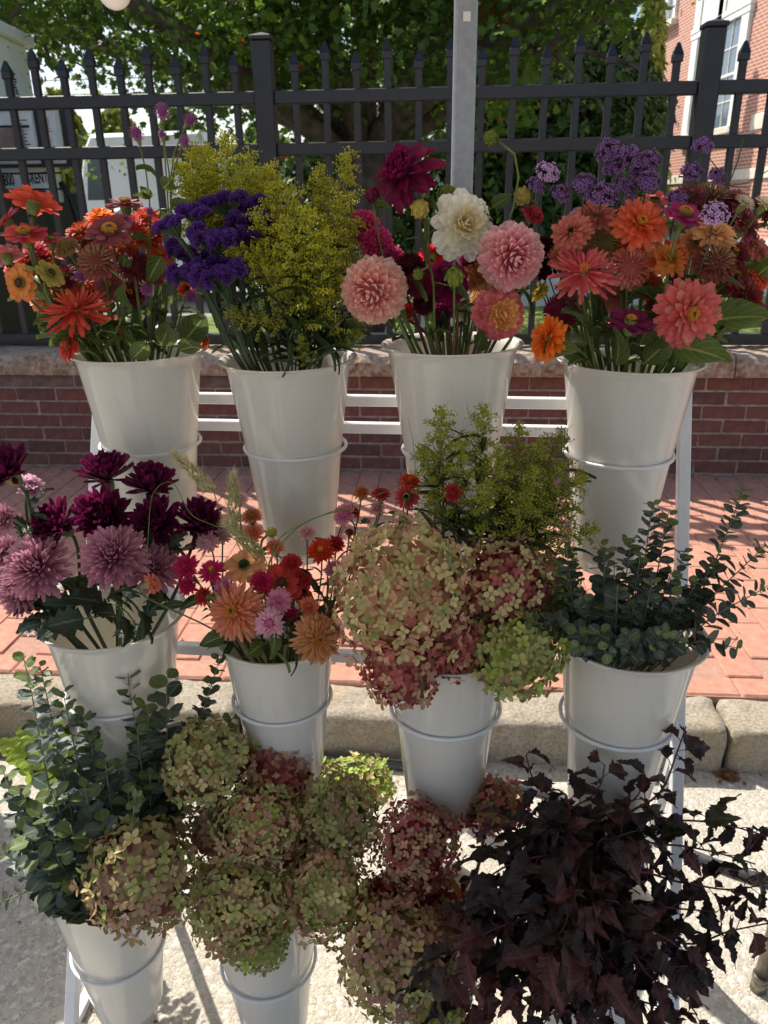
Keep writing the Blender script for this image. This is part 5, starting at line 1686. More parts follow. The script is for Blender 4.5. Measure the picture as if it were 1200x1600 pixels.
def eucalyptus(key, tip, label, group, size=.024, gap=.021, mats=None, start=.0, mid=None, tipmat=None, sag=.0, r=.0013, base_off=None, side=True):
    """branch from the bucket to a tip pixel (px, py, off)"""
    c_, R_ = BUCKETS[key]
    tp = at(tip[0], tip[1], c_.y - tip[2])
    base, rim = bucket_entry(key, tp, .7)
    if base_off is not None: rim = at(base_off[0], base_off[1], c_.y - base_off[2])
    root = thing('eucalyptus_branch', base, label, 'branch', group)
    rr = random.Random(int(tip[0] * 5 + tip[1]))
    L = (tp - rim).length
    up = ((rim - base).normalized() + Vector((0, 0, .4))).normalized()
    m_ = at(mid[0], mid[1], c_.y - mid[2]) if mid else None
    if m_ is not None:
        path = bez(rim, rim.lerp(m_, .7) + Vector((0, 0, .01)), m_.lerp(tp, .35), tp, 14)
    else:
        path = bez(rim, rim + up * L * .4, tp - (tp - rim).normalized() * L * .3 + Vector((0, 0, sag)), tp, 14)
    full = bez(base, base + Vector((0, 0, .05)), rim - up * .05, rim, 3)[:-1] + path
    pts = [p - base for p in full]
    MB().tube(pts, [r * (1.25 - .8 * i / len(pts)) for i in range(len(pts))], 6).obj('stem', M_euc_stem, root, True)
    mats = mats or [M_euc, M_euc_d]
    s = start * L; roll = rr.uniform(0, PI); i = 0
    cum = [0]
    for a, b_ in zip(path, path[1:]): cum.append(cum[-1] + (b_ - a).length)
    tot = cum[-1]
    s = max(s, .004)
    while s < tot:
        j = max(0, min(len(path) - 2, next((q for q in range(len(cum) - 1) if cum[q + 1] >= s), len(path) - 2)))
        f = (s - cum[j]) / max(1e-6, cum[j + 1] - cum[j])
        p = path[j].lerp(path[j + 1], f); d = (path[j + 1] - path[j]).normalized()
        t = s / tot
        sz = size * (1.08 - .45 * t ** 2) * rr.uniform(.82, 1.15)
        for sg in (0, PI):
            if rr.random() < .05: continue
            mt = mats[rr.randrange(len(mats))]
            if t > .88: mt = tipmat or M_euc_y
            M = Matrix.Translation(p - base) @ frame_to(d, roll + sg + rr.uniform(-.25, .25)) @ Matrix.Translation((0, .0022, 0)) @ Matrix.Rotation(R(rr.uniform(8, 42)), 4, 'X') @ Matrix.Rotation(rr.uniform(-.5, .5), 4, 'Y') @ Matrix.Scale(sz, 4)
            link('leaf', emesh(rr.randrange(3), mt), root, M)
        roll += PI / 2 + rr.uniform(-.3, .3)
        s += gap * (1.1 - .5 * t) * rr.uniform(.85, 1.15)
    FLOWERS.append((root, base, tp, pts, key))
    return root
def ninebark_leaf(seed, W=.8):
    """three-lobed toothed leaf as a fan of rows, folded along the midrib"""
    rr = random.Random(seed)
    half = [(.0, .0), (.10, .04), (.23, .09), (.25, .16), (.34, .20), (.32, .27), (.43, .33), (.34, .37), (.27, .41), (.30, .48), (.23, .53), (.25, .60), (.17, .66), (.175, .73), (.10, .80), (.095, .87), (.0, 1.0)]
    vs, fs, uvs = [], [], []
    for (x, y) in half:
        ym = y
        z0 = -.45 * y * y
        for s in (-1, 0, 1):
            xx = s * x * W * (1 + rr.uniform(-.06, .06))
            vs.append((xx, y if s else y, z0 + abs(s) * (.40 * x + rr.uniform(-.02, .02) + .06 * math.sin(y * 14 + s))))
            uvs.append((.5 + s * x, y))
    for i in range(len(half) - 1):
        a = i * 3
        fs += [(a, a + 1, a + 4, a + 3), (a + 1, a + 2, a + 5, a + 4)]
    return vs, fs, uvs
M_nine = leafy('ninebark leaf', S(36, 18, 17), S(52, 29, 27), .06, .6, (.6, 1.3))
M_nine_r = leafy('wine ninebark leaf', S(72, 32, 31), S(96, 51, 48), .10, .6, (.7, 1.25))
M_nine_g = leafy('green ninebark leaf', S(48, 52, 24), S(76, 76, 40), .25, .45, (.7, 1.3))
M_nine_stem = noisy('wine red twig', [(.3, S(58, 20, 26)), (.7, S(96, 38, 42))], 30, .5)
NL = [ninebark_leaf(1, .84), ninebark_leaf(2, .96), ninebark_leaf(3, .70)]
_nm = {}
def nmesh(v, mat):
    if (v, mat.name) not in _nm: _nm[(v, mat.name)] = MB().merge(NL[v], Matrix()).mesh('leaf', mat, False)
    return _nm[(v, mat.name)]
def ninebark(key, pts_px, label, size=.07, gap=.03, mats=None, droop=0.5, start=.1):
    """branch through pixel points [(px, py, off), ...]"""
    c_, R_ = BUCKETS[key]
    P3 = [at(x, y, c_.y - o) for (x, y, o) in pts_px]
    base = Vector((c_.x + rng.uniform(-.03, .03), c_.y + rng.uniform(-.03, .03), c_.z - .15))
    root = thing('ninebark_branch', base, label, 'branch', 'dark ninebark branches')
    rim = Vector((c_.x, c_.y, c_.z)) + Vector((P3[0].x - c_.x, P3[0].y - c_.y, 0)).normalized() * min(.08, Vector((P3[0].x - c_.x, P3[0].y - c_.y, 0)).length)
    path = catmull([base, rim] + P3, 5)
    n0 = 8
    pts = [p - base for p in path]
    MB().tube(pts, [.0028 - .0018 * i / len(pts) for i in range(len(pts))], 6).obj('stem', M_nine_stem, root, True)
    rr = random.Random(int(pts_px[-1][0] * 3 + pts_px[-1][1]))
    mats = mats or [M_nine, M_nine, M_nine_r]
    cum = [0]
    for a, b_ in zip(path, path[1:]): cum.append(cum[-1] + (b_ - a).length)
    tot = cum[-1]; s = max(cum[n0], tot * start); i = 0
    while s < tot + .001:
        j = max(0, min(len(path) - 2, next((q for q in range(len(cum) - 1) if cum[q + 1] >= s), len(path) - 2)))
        f = min(1, (s - cum[j]) / max(1e-6, cum[j + 1] - cum[j]))
        p = path[j].lerp(path[j + 1], f); d = (path[j + 1] - path[j]).normalized()
        az = i * GA + rr.uniform(-.5, .5)
        side = (frame_to(d, az) @ Vector((0, 1, 0)))
        dirv = (d * .45 + side * .9 + Vector((0, 0, -droop * rr.uniform(-.5, 1.5)))).normalized()
        pet_end = p + (side * .6 + d * .4 + Vector((0, 0, rr.uniform(-.3, .3)))).normalized() * rr.uniform(.006, .018)
        z = Vector((0, 0, 1)) - dirv * dirv.z
        z = z.normalized() if z.length > .05 else Vector((0, -1, 0))
        x = dirv.cross(z)
        M = Matrix((x, dirv, z)).transposed().to_4x4() @ Matrix.Rotation(rr.uniform(-.9, .9), 4, 'Y')
        sz = size * .92 * rr.uniform(.6, 1.2) * (1 if s < tot * .8 else .8)
        lo = link('leaf', nmesh(rr.randrange(3), mats[rr.randrange(len(mats))]), root, Matrix.Translation(pet_end - base) @ M @ Matrix.Scale(sz, 4))
        MB().tube([p - base, pet_end - base], .0008, 4, False).obj('petiole', M_nine_stem, root)
        s += gap * .70 * rr.uniform(.7, 1.3); i += 1
    return root
# ================================================================== TOP TIER
CY_ = ('cone', M_disc_b, M_disc_y)
EY = ('eye', M_disc_b, M_disc_y)
EG = ('eye', M_disc_g, M_disc_y)
ZL = ('zin', M_zleaf, .062)
def Z(px, py, r, key, off, style, facing, mats, label, disc=None, **kw):
    kw.setdefault('leaves', 2); kw.setdefault('leaf', ZL)
    return flower('zinnia', px, py, r, key, off, style, facing, mats, label, 'flower', {'T1': 'zinnias in the first top bucket', 'T4': 'zinnias in the last top bucket', 'M2': 'zinnias in the strawflower bucket'}[key], disc, **kw)
G1 = 'T1'
Z(53, 318, 43, G1, .03, 'single', (165, 62), 'coral', 'coral zinnia seen from below, highest at the left edge', spread=.8)
Z(8, 345, 30, G1, .05, 'single', (-60, 50), 'pinkred', 'pink-red zinnia cut by the left edge below the tall coral one', spread=.8)
Z(38, 366, 34, G1, .10, 'single', (10, 66), ['pinkred', 'coral'], 'pink-red zinnia with a golden cone under the tall coral zinnia', CY_, spread=.8)
Z(80, 374, 25, G1, .04, 'single', (40, 80), 'pinkred', 'small pink-red zinnia seen from the side beside the golden-coned one')
Z(10, 400, 28, G1, .08, 'single', (-150, 55), 'palepink', 'pale pink zinnia seen from behind at the left edge', spread=.8)
Z(33, 442, 29, G1, .12, 'single', (-15, 8), 'peachorange', 'flat peach-orange zinnia with a dark eye facing out at the left', ('eye', M_disc_b, M_disc_b), spread=.85)
Z(78, 428, 24, G1, .11, 'single', (60, 30), 'cream_green', 'small greenish cream zinnia with a brown eye left of the coral cactus zinnia', ('eye', M_disc_b, M_disc_b))
Z(72, 402, 27, G1, -.02, 'double', (0, 70), 'coralred', 'coral-red zinnia behind the greenish cream one', EY)
Z(46, 418, 26, G1, .0, 'double', (-30, 30), 'dustyrose', 'dusty rose zinnia behind the flat peach-orange one')
Z(158, 340, 27, G1, -.09, 'double', (0, 75), 'orange', 'bright orange zinnia glowing behind the dusty rose cone', EY)
Z(196, 318, 31, G1, -.02, 'single', (20, 84), 'dustyrose', 'dusty rose zinnia seen edge-on above the bright orange one', CY_)
Z(172, 362, 37, G1, .06, 'single', (10, 52), 'dustyrose', 'dusty rose zinnia with a dark cone at the middle of the first bucket', CY_)
Z(126, 362, 26, G1, .0, 'double', (-20, 68), ['rust', 'coral'], 'rusty orange zinnia left of the dusty rose cone', EY)
Z(104, 386, 22, G1, .06, 'scab', (-30, 60), 'greentan', 'tan and green faded zinnia left of the dome-shaped one', leaves=1)
Z(150, 408, 33, G1, .10, 'scab', (0, 32), ['scab', 'greentan'], 'dome-shaped dusty red zinnia with a greenish top in the first bucket')
Z(212, 415, 29, G1, .05, 'scab', (25, 42), 'wine', 'dark wine zinnia right of the dome-shaped one')
Z(228, 340, 26, G1, -.08, 'double', (0, 65), 'coral', 'coral zinnia behind the leafy stems left of the statice', EY)
Z(232, 372, 25, G1, -.04, 'double', (30, 55), 'rust', 'rust zinnia behind the leafy stems left of the statice', EY)
Z(120, 484, 54, G1, .12, 'cactus', (-5, 66), ['coralred', 'coral'], 'large coral-red cactus zinnia over the front of the first bucket')
Z(108, 542, 25, G1, .14, 'double', (-45, 28), ['coralred', 'coral'], 'coral-red zinnia with a golden eye hanging at the rim of the first bucket', EY, spread=.9)
Z(142, 458, 24, G1, .02, 'double', (0, 45), 'rust', 'rust zinnia behind the large cactus zinnia', EY)
Z(96, 462, 26, G1, -.03, 'double', (-20, 40), 'peachorange', 'peach-orange zinnia deep among the stems of the first bucket')
Z(318, 530, 16, G1, .0, 'double', (80, 10), 'orange', 'small orange zinnia low at the right rim of the first bucket', leaves=0)
Z(176, 515, 25, G1, -.02, 'double', (10, 20), 'peachpink', 'peach zinnia low among the stems of the first bucket', leaves=1)
Z(292, 452, 15, G1, -.08, 'double', (30, 40), 'coral', 'small coral zinnia behind the stems beside the statice', leaves=0)
for (x, y, r, off, lb, fc) in ((253, 173, 14, -.02, 'mauve globe amaranth at the very top of the first bucket', (20, 60)), (297, 186, 12, -.02, 'mauve globe amaranth just right of the topmost one', (70, 45)), (213, 207, 14, .0, 'mauve globe amaranth on a straight stem left of the topmost one', (-10, 65)),
        (253, 209, 8, -.02, 'small mauve globe amaranth bud under the topmost one', (0, 60)), (289, 219, 10, -.01, 'mauve globe amaranth half hidden by its sepals above the goldenrod', (50, 40)),
        (194, 347, 15, .0, 'mauve globe amaranth beside the dusty rose cone', (0, 30)), (126, 430, 12, .06, 'mauve globe amaranth under the dome-shaped zinnia', (-30, 10)), (230, 451, 13, .07, 'mauve globe amaranth under the wine zinnia', (0, 0)), (298, 463, 11, .0, 'mauve globe amaranth low beside the statice stems', (20, 0)), (234, 330, 8, .0, 'tiny magenta globe amaranth between the leafy stems', (20, 30))):
    flower('globe_amaranth', x, y, r, G1, off, 'gomph', fc, 'gomph', lb, 'flower', 'globe amaranth in the first bucket', stem_r=.0013, spread=.45, leaves=3 if y < 240 else 1, leaf=('zin', M_zleaf, .034))
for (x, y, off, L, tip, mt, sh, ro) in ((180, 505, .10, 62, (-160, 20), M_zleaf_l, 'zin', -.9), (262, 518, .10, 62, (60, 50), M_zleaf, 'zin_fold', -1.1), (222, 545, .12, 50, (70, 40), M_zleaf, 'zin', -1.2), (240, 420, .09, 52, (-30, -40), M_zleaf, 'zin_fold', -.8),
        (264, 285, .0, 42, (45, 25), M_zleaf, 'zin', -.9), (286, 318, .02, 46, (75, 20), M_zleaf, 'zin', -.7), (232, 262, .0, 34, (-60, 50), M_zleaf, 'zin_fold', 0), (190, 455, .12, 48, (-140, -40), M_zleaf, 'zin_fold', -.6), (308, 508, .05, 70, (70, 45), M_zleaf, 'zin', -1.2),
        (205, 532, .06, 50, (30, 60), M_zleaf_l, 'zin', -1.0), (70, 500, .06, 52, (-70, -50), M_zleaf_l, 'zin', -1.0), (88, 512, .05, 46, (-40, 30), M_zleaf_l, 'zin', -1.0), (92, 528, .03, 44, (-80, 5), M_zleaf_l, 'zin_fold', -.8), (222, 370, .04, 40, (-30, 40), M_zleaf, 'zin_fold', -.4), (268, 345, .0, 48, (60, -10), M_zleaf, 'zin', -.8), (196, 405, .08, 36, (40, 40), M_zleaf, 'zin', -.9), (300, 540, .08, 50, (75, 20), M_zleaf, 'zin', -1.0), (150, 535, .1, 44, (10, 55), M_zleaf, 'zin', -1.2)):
    leaf_at(x, y, off, G1, L, tip, mt, sh, ro)

for (x, y, r, off, st_y, mt, fc, lb) in ((140, 386, 24, .0, 'double', 'dustyrose', (-10, 55), 'dusty rose zinnia tucked left above the dome-shaped one'), (192, 388, 25, .02, 'double', 'rust', (10, 50), 'rust zinnia tucked right above the dome-shaped one'), (250, 398, 21, -.03, 'double', 'coral', (20, 40), 'coral zinnia half hidden right of the wine one'), (172, 446, 26, .04, 'double', 'dustypink', (0, 30), 'dusty pink zinnia under the dome-shaped one'), (204, 458, 24, .0, 'double', 'wine', (10, 30), 'wine zinnia low between the stems'), (64, 468, 22, .0, 'double', 'peachpink', (-30, 40), 'peach zinnia under the flat peach-orange one'), (126, 446, 22, .03, 'double', 'coral', (-10, 50), 'coral zinnia peeping over the large cactus zinnia'), (248, 352, 22, -.06, 'double', 'pinkred', (10, 60), 'pink-red zinnia behind the leafy stems'), (206, 350, 22, -.05, 'double', 'coralred', (0, 60), 'coral-red zinnia behind the dusty rose cone'), (52, 392, 23, .0, 'double', 'pinkred', (-20, 50), 'pink-red zinnia behind the golden-coned one'), (102, 432, 23, .03, 'double', 'wine', (-10, 40), 'wine zinnia between the greenish cream and dome-shaped ones'), (22, 412, 22, .02, 'double', 'coral', (-40, 40), 'coral zinnia behind the flat peach-orange one'), (240, 425, 22, -.02, 'double', 'dustyrose', (20, 30), 'dusty rose zinnia deep among the stems at the right')):
    Z(x, y, r, G1, off, st_y, fc, mt, lb, EY, sep=False, leaves=1)
# --- statice and goldenrod
GG = 'goldenrod plumes in the statice bucket'
for (x, y, off, fc, w, lb) in ((262, 350, .08, (-50, 50), .95, 'purple statice head at the far left of its fan'), (300, 330, .05, (-30, 60), 1.05, 'purple statice head second from the left along the top'), (348, 312, .02, (-10, 60), 1.1, 'purple statice head at the top of the fan under the back goldenrod'),
        (322, 372, .11, (-20, 45), 1.3, 'brightest purple statice head in the middle of the fan'), (366, 372, .08, (0, 45), 1.2, 'purple statice head touching the yellow goldenrod'), (404, 318, -.02, (0, 60), 1.2, 'purple statice head behind the goldenrod plume'),
        (284, 428, .10, (-35, 30), 1.1, 'lowest left purple statice head over the dark stems'), (334, 432, .13, (-10, 40), 1.35, 'large low purple statice head in front of the stems'), (356, 412, .09, (10, 45), 1.1, 'purple statice head between the low pair and the goldenrod'), (276, 392, .02, (-30, 40), 1.0, 'shaded purple statice head between the upper and lower left ones'), (318, 402, .03, (-10, 40), 1.1, 'shaded purple statice head behind the brightest one'), (386, 345, .05, (10, 50), 1.1, 'purple statice head tucked under the top of the goldenrod')):
    statice(x, y, 'T2', off, lb, fc, w)
for (x, y, off, pl, lean, sc, lb) in ((545, 238, .0, 2, (25, 62), 1.0, 'tallest yellow goldenrod plume leaning to the right'), (500, 262, .02, 1, (10, 78), 1.0, 'yellow goldenrod plume left of the tallest one'), (455, 290, .06, 2, (-5, 80), 1.05, 'yellow goldenrod plume at the centre of the bunch'), (425, 290, .04, 0, (-15, 74), 1.0, 'yellow goldenrod plume leaning left over the statice'),
        (480, 325, .10, 1, (0, 80), 1.1, 'yellow goldenrod plume at the front of the bunch'), (535, 310, .05, 0, (28, 66), 1.0, 'yellow goldenrod plume on the right flank of the bunch'), (560, 345, .02, 0, (45, 50), 1.0, 'yellow goldenrod plume reaching towards the pink dahlias'), (400, 330, .08, 0, (-25, 66), .95, 'yellow goldenrod plume at the left flank of the bunch'),
        (445, 345, .12, 2, (-8, 72), 1.0, 'low yellow goldenrod plume in front of the purple statice'), (512, 360, .11, 1, (12, 72), 1.0, 'low yellow goldenrod plume front right of the bunch'), (350, 388, .1, 0, (-75, 14), .7, 'small yellow goldenrod spray poking out left over the statice'), (355, 488, .12, 3, (-80, 16), .75, 'lowest small goldenrod spray lying over the statice stems'), (570, 430, .1, 3, (70, 15), .8, 'small goldenrod spray touching the pale pink ball dahlia'), (575, 500, .06, 3, (70, 35), .6, 'lowest right goldenrod spray near the bucket rim'), (470, 525, .12, 3, (-10, 70), .45, 'tiny goldenrod tuft just above the rim of the bucket')):
    goldenrod(x, y, 'T2', off, lb, GG, pl, lean, sc)
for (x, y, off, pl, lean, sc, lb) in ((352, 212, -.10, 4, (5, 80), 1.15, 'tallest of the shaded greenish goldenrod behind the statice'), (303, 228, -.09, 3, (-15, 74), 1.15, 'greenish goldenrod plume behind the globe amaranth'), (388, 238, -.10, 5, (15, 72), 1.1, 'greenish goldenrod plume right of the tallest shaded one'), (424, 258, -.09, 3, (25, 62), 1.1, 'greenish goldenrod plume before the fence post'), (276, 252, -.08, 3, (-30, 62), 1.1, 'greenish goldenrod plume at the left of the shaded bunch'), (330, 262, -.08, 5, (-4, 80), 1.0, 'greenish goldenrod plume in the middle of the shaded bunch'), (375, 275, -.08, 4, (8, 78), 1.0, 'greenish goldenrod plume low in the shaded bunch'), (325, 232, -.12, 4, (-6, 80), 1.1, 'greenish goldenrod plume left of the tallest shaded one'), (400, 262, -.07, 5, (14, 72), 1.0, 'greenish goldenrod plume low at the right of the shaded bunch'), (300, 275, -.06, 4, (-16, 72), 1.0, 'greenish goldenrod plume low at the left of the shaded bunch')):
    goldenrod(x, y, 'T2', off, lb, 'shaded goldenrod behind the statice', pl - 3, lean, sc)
for (x, y, off, L, tip, sh, ro) in ((540, 510, .04, 105, (35, 55), 'lance', -.8), (520, 545, .1, 80, (60, -25), 'lance', -1.0), (455, 560, .13, 62, (10, -60), 'lance', -.7), (500, 520, .08, 90, (20, 70), 'lance', -1.2), (430, 520, .1, 95, (-20, 70), 'lance', -1.2), (560, 520, .0, 80, (50, 45), 'lance', -.6), (400, 510, .1, 110, (-30, 60), 'lance', -1.3), (470, 500, .05, 110, (0, 80), 'lance', -1.4), (380, 535, .08, 70, (-30, 65), 'lance', -1.2), (530, 560, .09, 50, (60, -35), 'lance', -.8), (445, 480, .1, 90, (10, 75), 'lance', -1.0), (490, 470, .1, 80, (15, 70), 'lance', -1.3)):
    leaf_at(x, y, off, 'T2', L, tip, M_gleaf, sh, ro)

# --- dahlias
def DA(px, py, r, off, style, facing, mats, label, **kw):
    kw.setdefault('stem', M_stem_red if rng.random() < .6 else M_stem); kw.setdefault('stem_r', .0027); kw.setdefault('leaves', 2); kw.setdefault('leaf', ('dah', M_dleaf, .045)); kw.setdefault('spread', .5)
    return flower('dahlia', px, py, r, 'T3', off, style, facing, mats, label, 'flower', 'dahlias in the third top bucket', **kw)
DA(632, 268, 56, .03, 'star', (-45, 35), 'burgundy', 'burgundy dahlia with pointed petals, tallest of its bucket', leaves=0)
DA(582, 456, 56, .10, 'dball', (-20, -8), 'ball_pale', 'large pale pink ball dahlia at the left of its bucket', spread=.8, leaves=0)
DA(800, 403, 55, .12, 'dball', (8, -8), 'ball_pink', 'large pink ball dahlia facing out at the right of its bucket', leaves=0)
DA(722, 352, 56, .04, 'deco', (15, 14), ['ivory', 'cream_in'], 'large cream dahlia below the galvanised pole', leaves=0)
DA(782, 491, 46, .10, 'pinky', (12, 6), ['pinkyellow', 'yolk'], 'pink dahlia with a yellow middle low at the rim', leaves=0)
DA(568, 350, 32, -.04, 'pom', (-10, 55), 'hotpink', 'hot pink dahlia nearest the goldenrod')
DA(585, 378, 32, -.02, 'pom', (-30, 20), 'hotpink', 'hot pink dahlia just above the pale pink ball')
DA(640, 416, 29, .05, 'pom', (-25, 45), 'maroon', 'small maroon dahlia under the burgundy one')
DA(655, 442, 29, .07, 'pom', (-10, 10), 'crimson', 'small crimson dahlia below the maroon one')
DA(700, 442, 38, .02, 'pinky', (10, 10), 'purplemag', 'purple-magenta dahlia in the middle of its bucket')
DA(858, 402, 40, .0, 'pom', (60, 10), 'blackred', 'black-red dahlia half hidden behind the pink ball', spread=.7)
DA(750, 428, 30, -.02, 'pinky', (0, 20), 'tanpeach', 'peach dahlia in the shade between the cream and pink ones')
DA(728, 484, 27, -.04, 'deco', (0, 0), 'ivory', 'small white dahlia low among the stems')
DA(676, 398, 22, -.08, 'deco', (170, 30), 'scarlet', 'small scarlet dahlia lit from behind left of the cream one', sep=False)
DA(632, 486, 22, -.06, 'deco', (160, 20), 'scarlet', 'small scarlet dahlia lit from behind low among the stems', sep=False)
DA(833, 335, 20, .0, 'deco', (40, 55), 'pinkred', 'rose coloured half open dahlia above the pink ball', sep=False)
DA(843, 455, 20, .0, 'deco', (60, -30), 'yellowish', 'small yellow dahlia drooping right of the pink ball', sep=False)
DA(612, 402, 24, -.03, 'pom', (-20, 40), 'hotpink', 'hot pink dahlia peeping out left of the maroon one', sep=False)
DA(690, 484, 25, .0, 'pom', (0, 10), 'purplemag', 'purple-magenta dahlia low among the stems', sep=False)
DA(758, 462, 24, .0, 'pinky', (10, 20), 'peach', 'pale peach dahlia between the pink ball and the yellow hearted one', sep=False)
DA(662, 474, 22, .04, 'pom', (-10, 10), 'maroon', 'maroon dahlia lowest under the crimson one', sep=False)
DA(742, 404, 26, -.03, 'pom', (20, 20), 'crimson', 'crimson dahlia in the shade under the cream one', sep=False)
M_budp = P['burgundy']
bud(582, 306, 12, 'T3', .02, 'burgundy dahlia bud left of the tallest dahlia', M_budp, (-10, 60))
bud(656, 325, 16, 'T3', .05, 'cream striped dahlia bud under the burgundy dahlia', P['yellowish'], (-20, -50))
bud(700, 304, 14, 'T3', -.04, 'sunlit yellow dahlia bud at the foot of the pole', P['budgreen'], (10, 60))
bud(768, 216, 12, 'T3', .03, 'green dahlia bud on the tallest curved stem', P['budgreen'], (-75, 15))
bud(818, 307, 15, 'T3', .0, 'yellowish dahlia bud below the verbena', P['yellowish'], (-60, 10))
bud(710, 431, 16, 'T3', .12, 'green dahlia bud hanging before the cream dahlia', P['budgreen'], (0, -60))
bud(654, 428, 9, 'T3', .11, 'small green dahlia bud nodding on a hooked stem', P['budgreen'], (-60, -40))
for (x, y, off, L, tip, sh, ro) in ((628, 355, .03, 42, (-30, 65), 'dah', -1.0), (662, 372, .04, 48, (30, -50), 'dah', -.9), (762, 345, .03, 40, (-20, 75), 'dah', -.8), (785, 312, .03, 40, (60, 35), 'dah', -.9), (655, 452, .08, 50, (60, -25), 'dah', -.8), (720, 455, .08, 46, (60, -20), 'dah', -.9), (690, 500, .0, 50, (20, 50), 'dah', -1.0), (752, 530, .1, 46, (20, 50), 'dah', -1.1), (828, 470, .03, 48, (40, -40), 'dah', -.7), (632, 452, .07, 44, (-60, -40), 'dah', -.7), (610, 500, -.02, 46, (-40, 50), 'dah', -1.0), (598, 320, .03, 30, (70, 0), 'dah', -.8), (676, 320, .05, 32, (60, -20), 'dah', -.9)):
    leaf_at(x, y, off, 'T3', L, tip, M_dleaf, sh, ro)

# --- zinnias and verbena
G4 = 'T4'
Z(1076, 490, 56, G4, .13, 'double', (8, 4), ['pink', 'salmon'], 'large pink zinnia facing out at the rim of the last top bucket', EY)
Z(1000, 350, 45, G4, .08, 'double', (5, 38), ['coralorange', 'coralorange'], 'coral-orange layered zinnia in the middle of the last top bucket', EY)
Z(912, 426, 54, G4, .10, 'cactus', (-12, 54), ['pink', 'pinkred'], 'pink cactus zinnia with an orange eye above the rim', EY)
Z(893, 362, 34, G4, .04, 'double', (-35, 32), 'salmon', 'salmon zinnia nearest the pink ball dahlia')
Z(930, 337, 37, G4, .0, 'double', (-10, 66), 'salmon', 'salmon zinnia seen edge-on under the verbena')
Z(984, 417, 37, G4, .05, 'scab', (5, 35), 'salmon', 'dusty salmon zinnia between the pink cactus and the orange one')
Z(1045, 404, 36, G4, .07, 'double', (0, 45), ['peachorange', 'rust'], 'orange zinnia right of the dusty salmon one', EY)
Z(946, 378, 28, G4, .01, 'scab', (0, 40), 'greentan', 'faded green and rose zinnia behind the coral-orange one')
Z(1070, 335, 35, G4, .10, 'single', (15, 62), 'magenta', 'magenta zinnia with a yellow ring at its heart', CY_)
Z(1116, 366, 38, G4, .05, 'double', (20, 60), 'peach', 'peach zinnia under the magenta one')
Z(1110, 312, 40, G4, -.05, 'scab', (10, 62), ['wine', 'greentan'], 'wine red zinnia with a green top behind the magenta one')
Z(1166, 350, 33, G4, .0, 'double', (50, 35), 'dustyrose', 'dusty rose zinnia near the right edge under the white strawflowers')
Z(1022, 316, 33, G4, -.08, 'single', (0, 70), 'pink', 'sunlit pink zinnia behind the coral-orange one')
Z(1118, 410, 37, G4, .09, 'scab', (0, 48), ['brown_rose', 'greentan'], 'brownish rose zinnia with a greenish crown right of the orange one')
Z(1166, 466, 38, G4, .06, 'double', (35, 25), 'dark_red', 'dark red zinnia beside the big leaf at the right edge')
Z(985, 504, 38, G4, .12, 'single', (0, 68), 'purplewine', 'purple zinnia seen edge-on low at the rim', EY)
Z(856, 530, 38, G4, .12, 'double', (-62, 18), ['orange', 'orange'], 'sunlit orange zinnia hanging left over the rim of the last top bucket', spread=.9)
Z(874, 490, 34, G4, .05, 'scab', (-60, 0), 'crimson', 'crimson zinnia seen from behind above the sunlit orange one')
Z(1130, 340, 28, G4, -.03, 'double', (30, 50), 'wine', 'wine red zinnia behind the lilac verbena head')
Z(1190, 330, 30, G4, -.04, 'double', (60, 40), 'dark_red', 'dark red zinnia cut by the right edge', spread=.8)
Z(1085, 380, 26, G4, .02, 'double', (0, 40), 'tanpeach', 'tan zinnia in the shade left of the peach one')
Z(945, 440, 24, G4, -.02, 'double', (0, 30), 'dustypink', 'dusty pink zinnia deep behind the pink cactus one')
for (x, y, r, off, mt, fc, lb) in ((958, 462, 27, .0, 'salmon', (-10, 35), 'salmon zinnia low behind the pink cactus one'), (1012, 444, 27, .03, 'rust', (0, 40), 'rust zinnia under the dusty salmon one'), (1030, 480, 23, .02, 'brown_rose', (0, 30), 'brownish rose zinnia left of the large pink one'), (900, 396, 25, .0, 'dustypink', (-30, 40), 'dusty pink zinnia over the pink cactus one'), (1146, 396, 29, .03, 'wine', (20, 45), 'wine zinnia between the peach and brownish rose ones'), (1182, 388, 27, .0, 'salmon', (40, 40), 'salmon zinnia under the dusty rose one at the right'), (1150, 432, 27, .03, 'dark_red', (20, 35), 'dark red zinnia just above the darkest one'), (1096, 452, 25, .02, 'peachpink', (0, 40), 'peach zinnia peeping over the large pink one'), (1060, 446, 25, .01, 'wine', (0, 35), 'wine zinnia peeping over the large pink one'), (1078, 306, 29, -.04, 'dustyrose', (0, 65), 'dusty rose zinnia behind the magenta one'), (1150, 312, 27, -.05, 'dustypink', (20, 60), 'dusty pink zinnia left of the white strawflowers'), (988, 382, 25, .02, 'rust', (0, 40), 'rust zinnia under the coral-orange one'), (874, 400, 22, .0, 'salmon', (-40, 30), 'salmon zinnia touching the black-red dahlia'), (1186, 434, 25, .0, 'coral', (50, 30), 'coral zinnia at the right edge above the big leaf')):
    Z(x, y, r, G4, off, 'double', fc, mt, lb, EY, sep=False, leaves=1)
for (x, y, r, lb) in ((1165, 316, 19, 'white strawflower left of the pair at the right edge'), (1197, 318, 20, 'white strawflower cut by the right edge')):
    flower('strawflower', x, y, r, G4, .03, 'straw', (50, 55), 'white_straw', lb, 'flower', 'white strawflowers', stem_r=.0014, spread=.7, leaves=1, leaf=('lance', M_gleaf, .05))
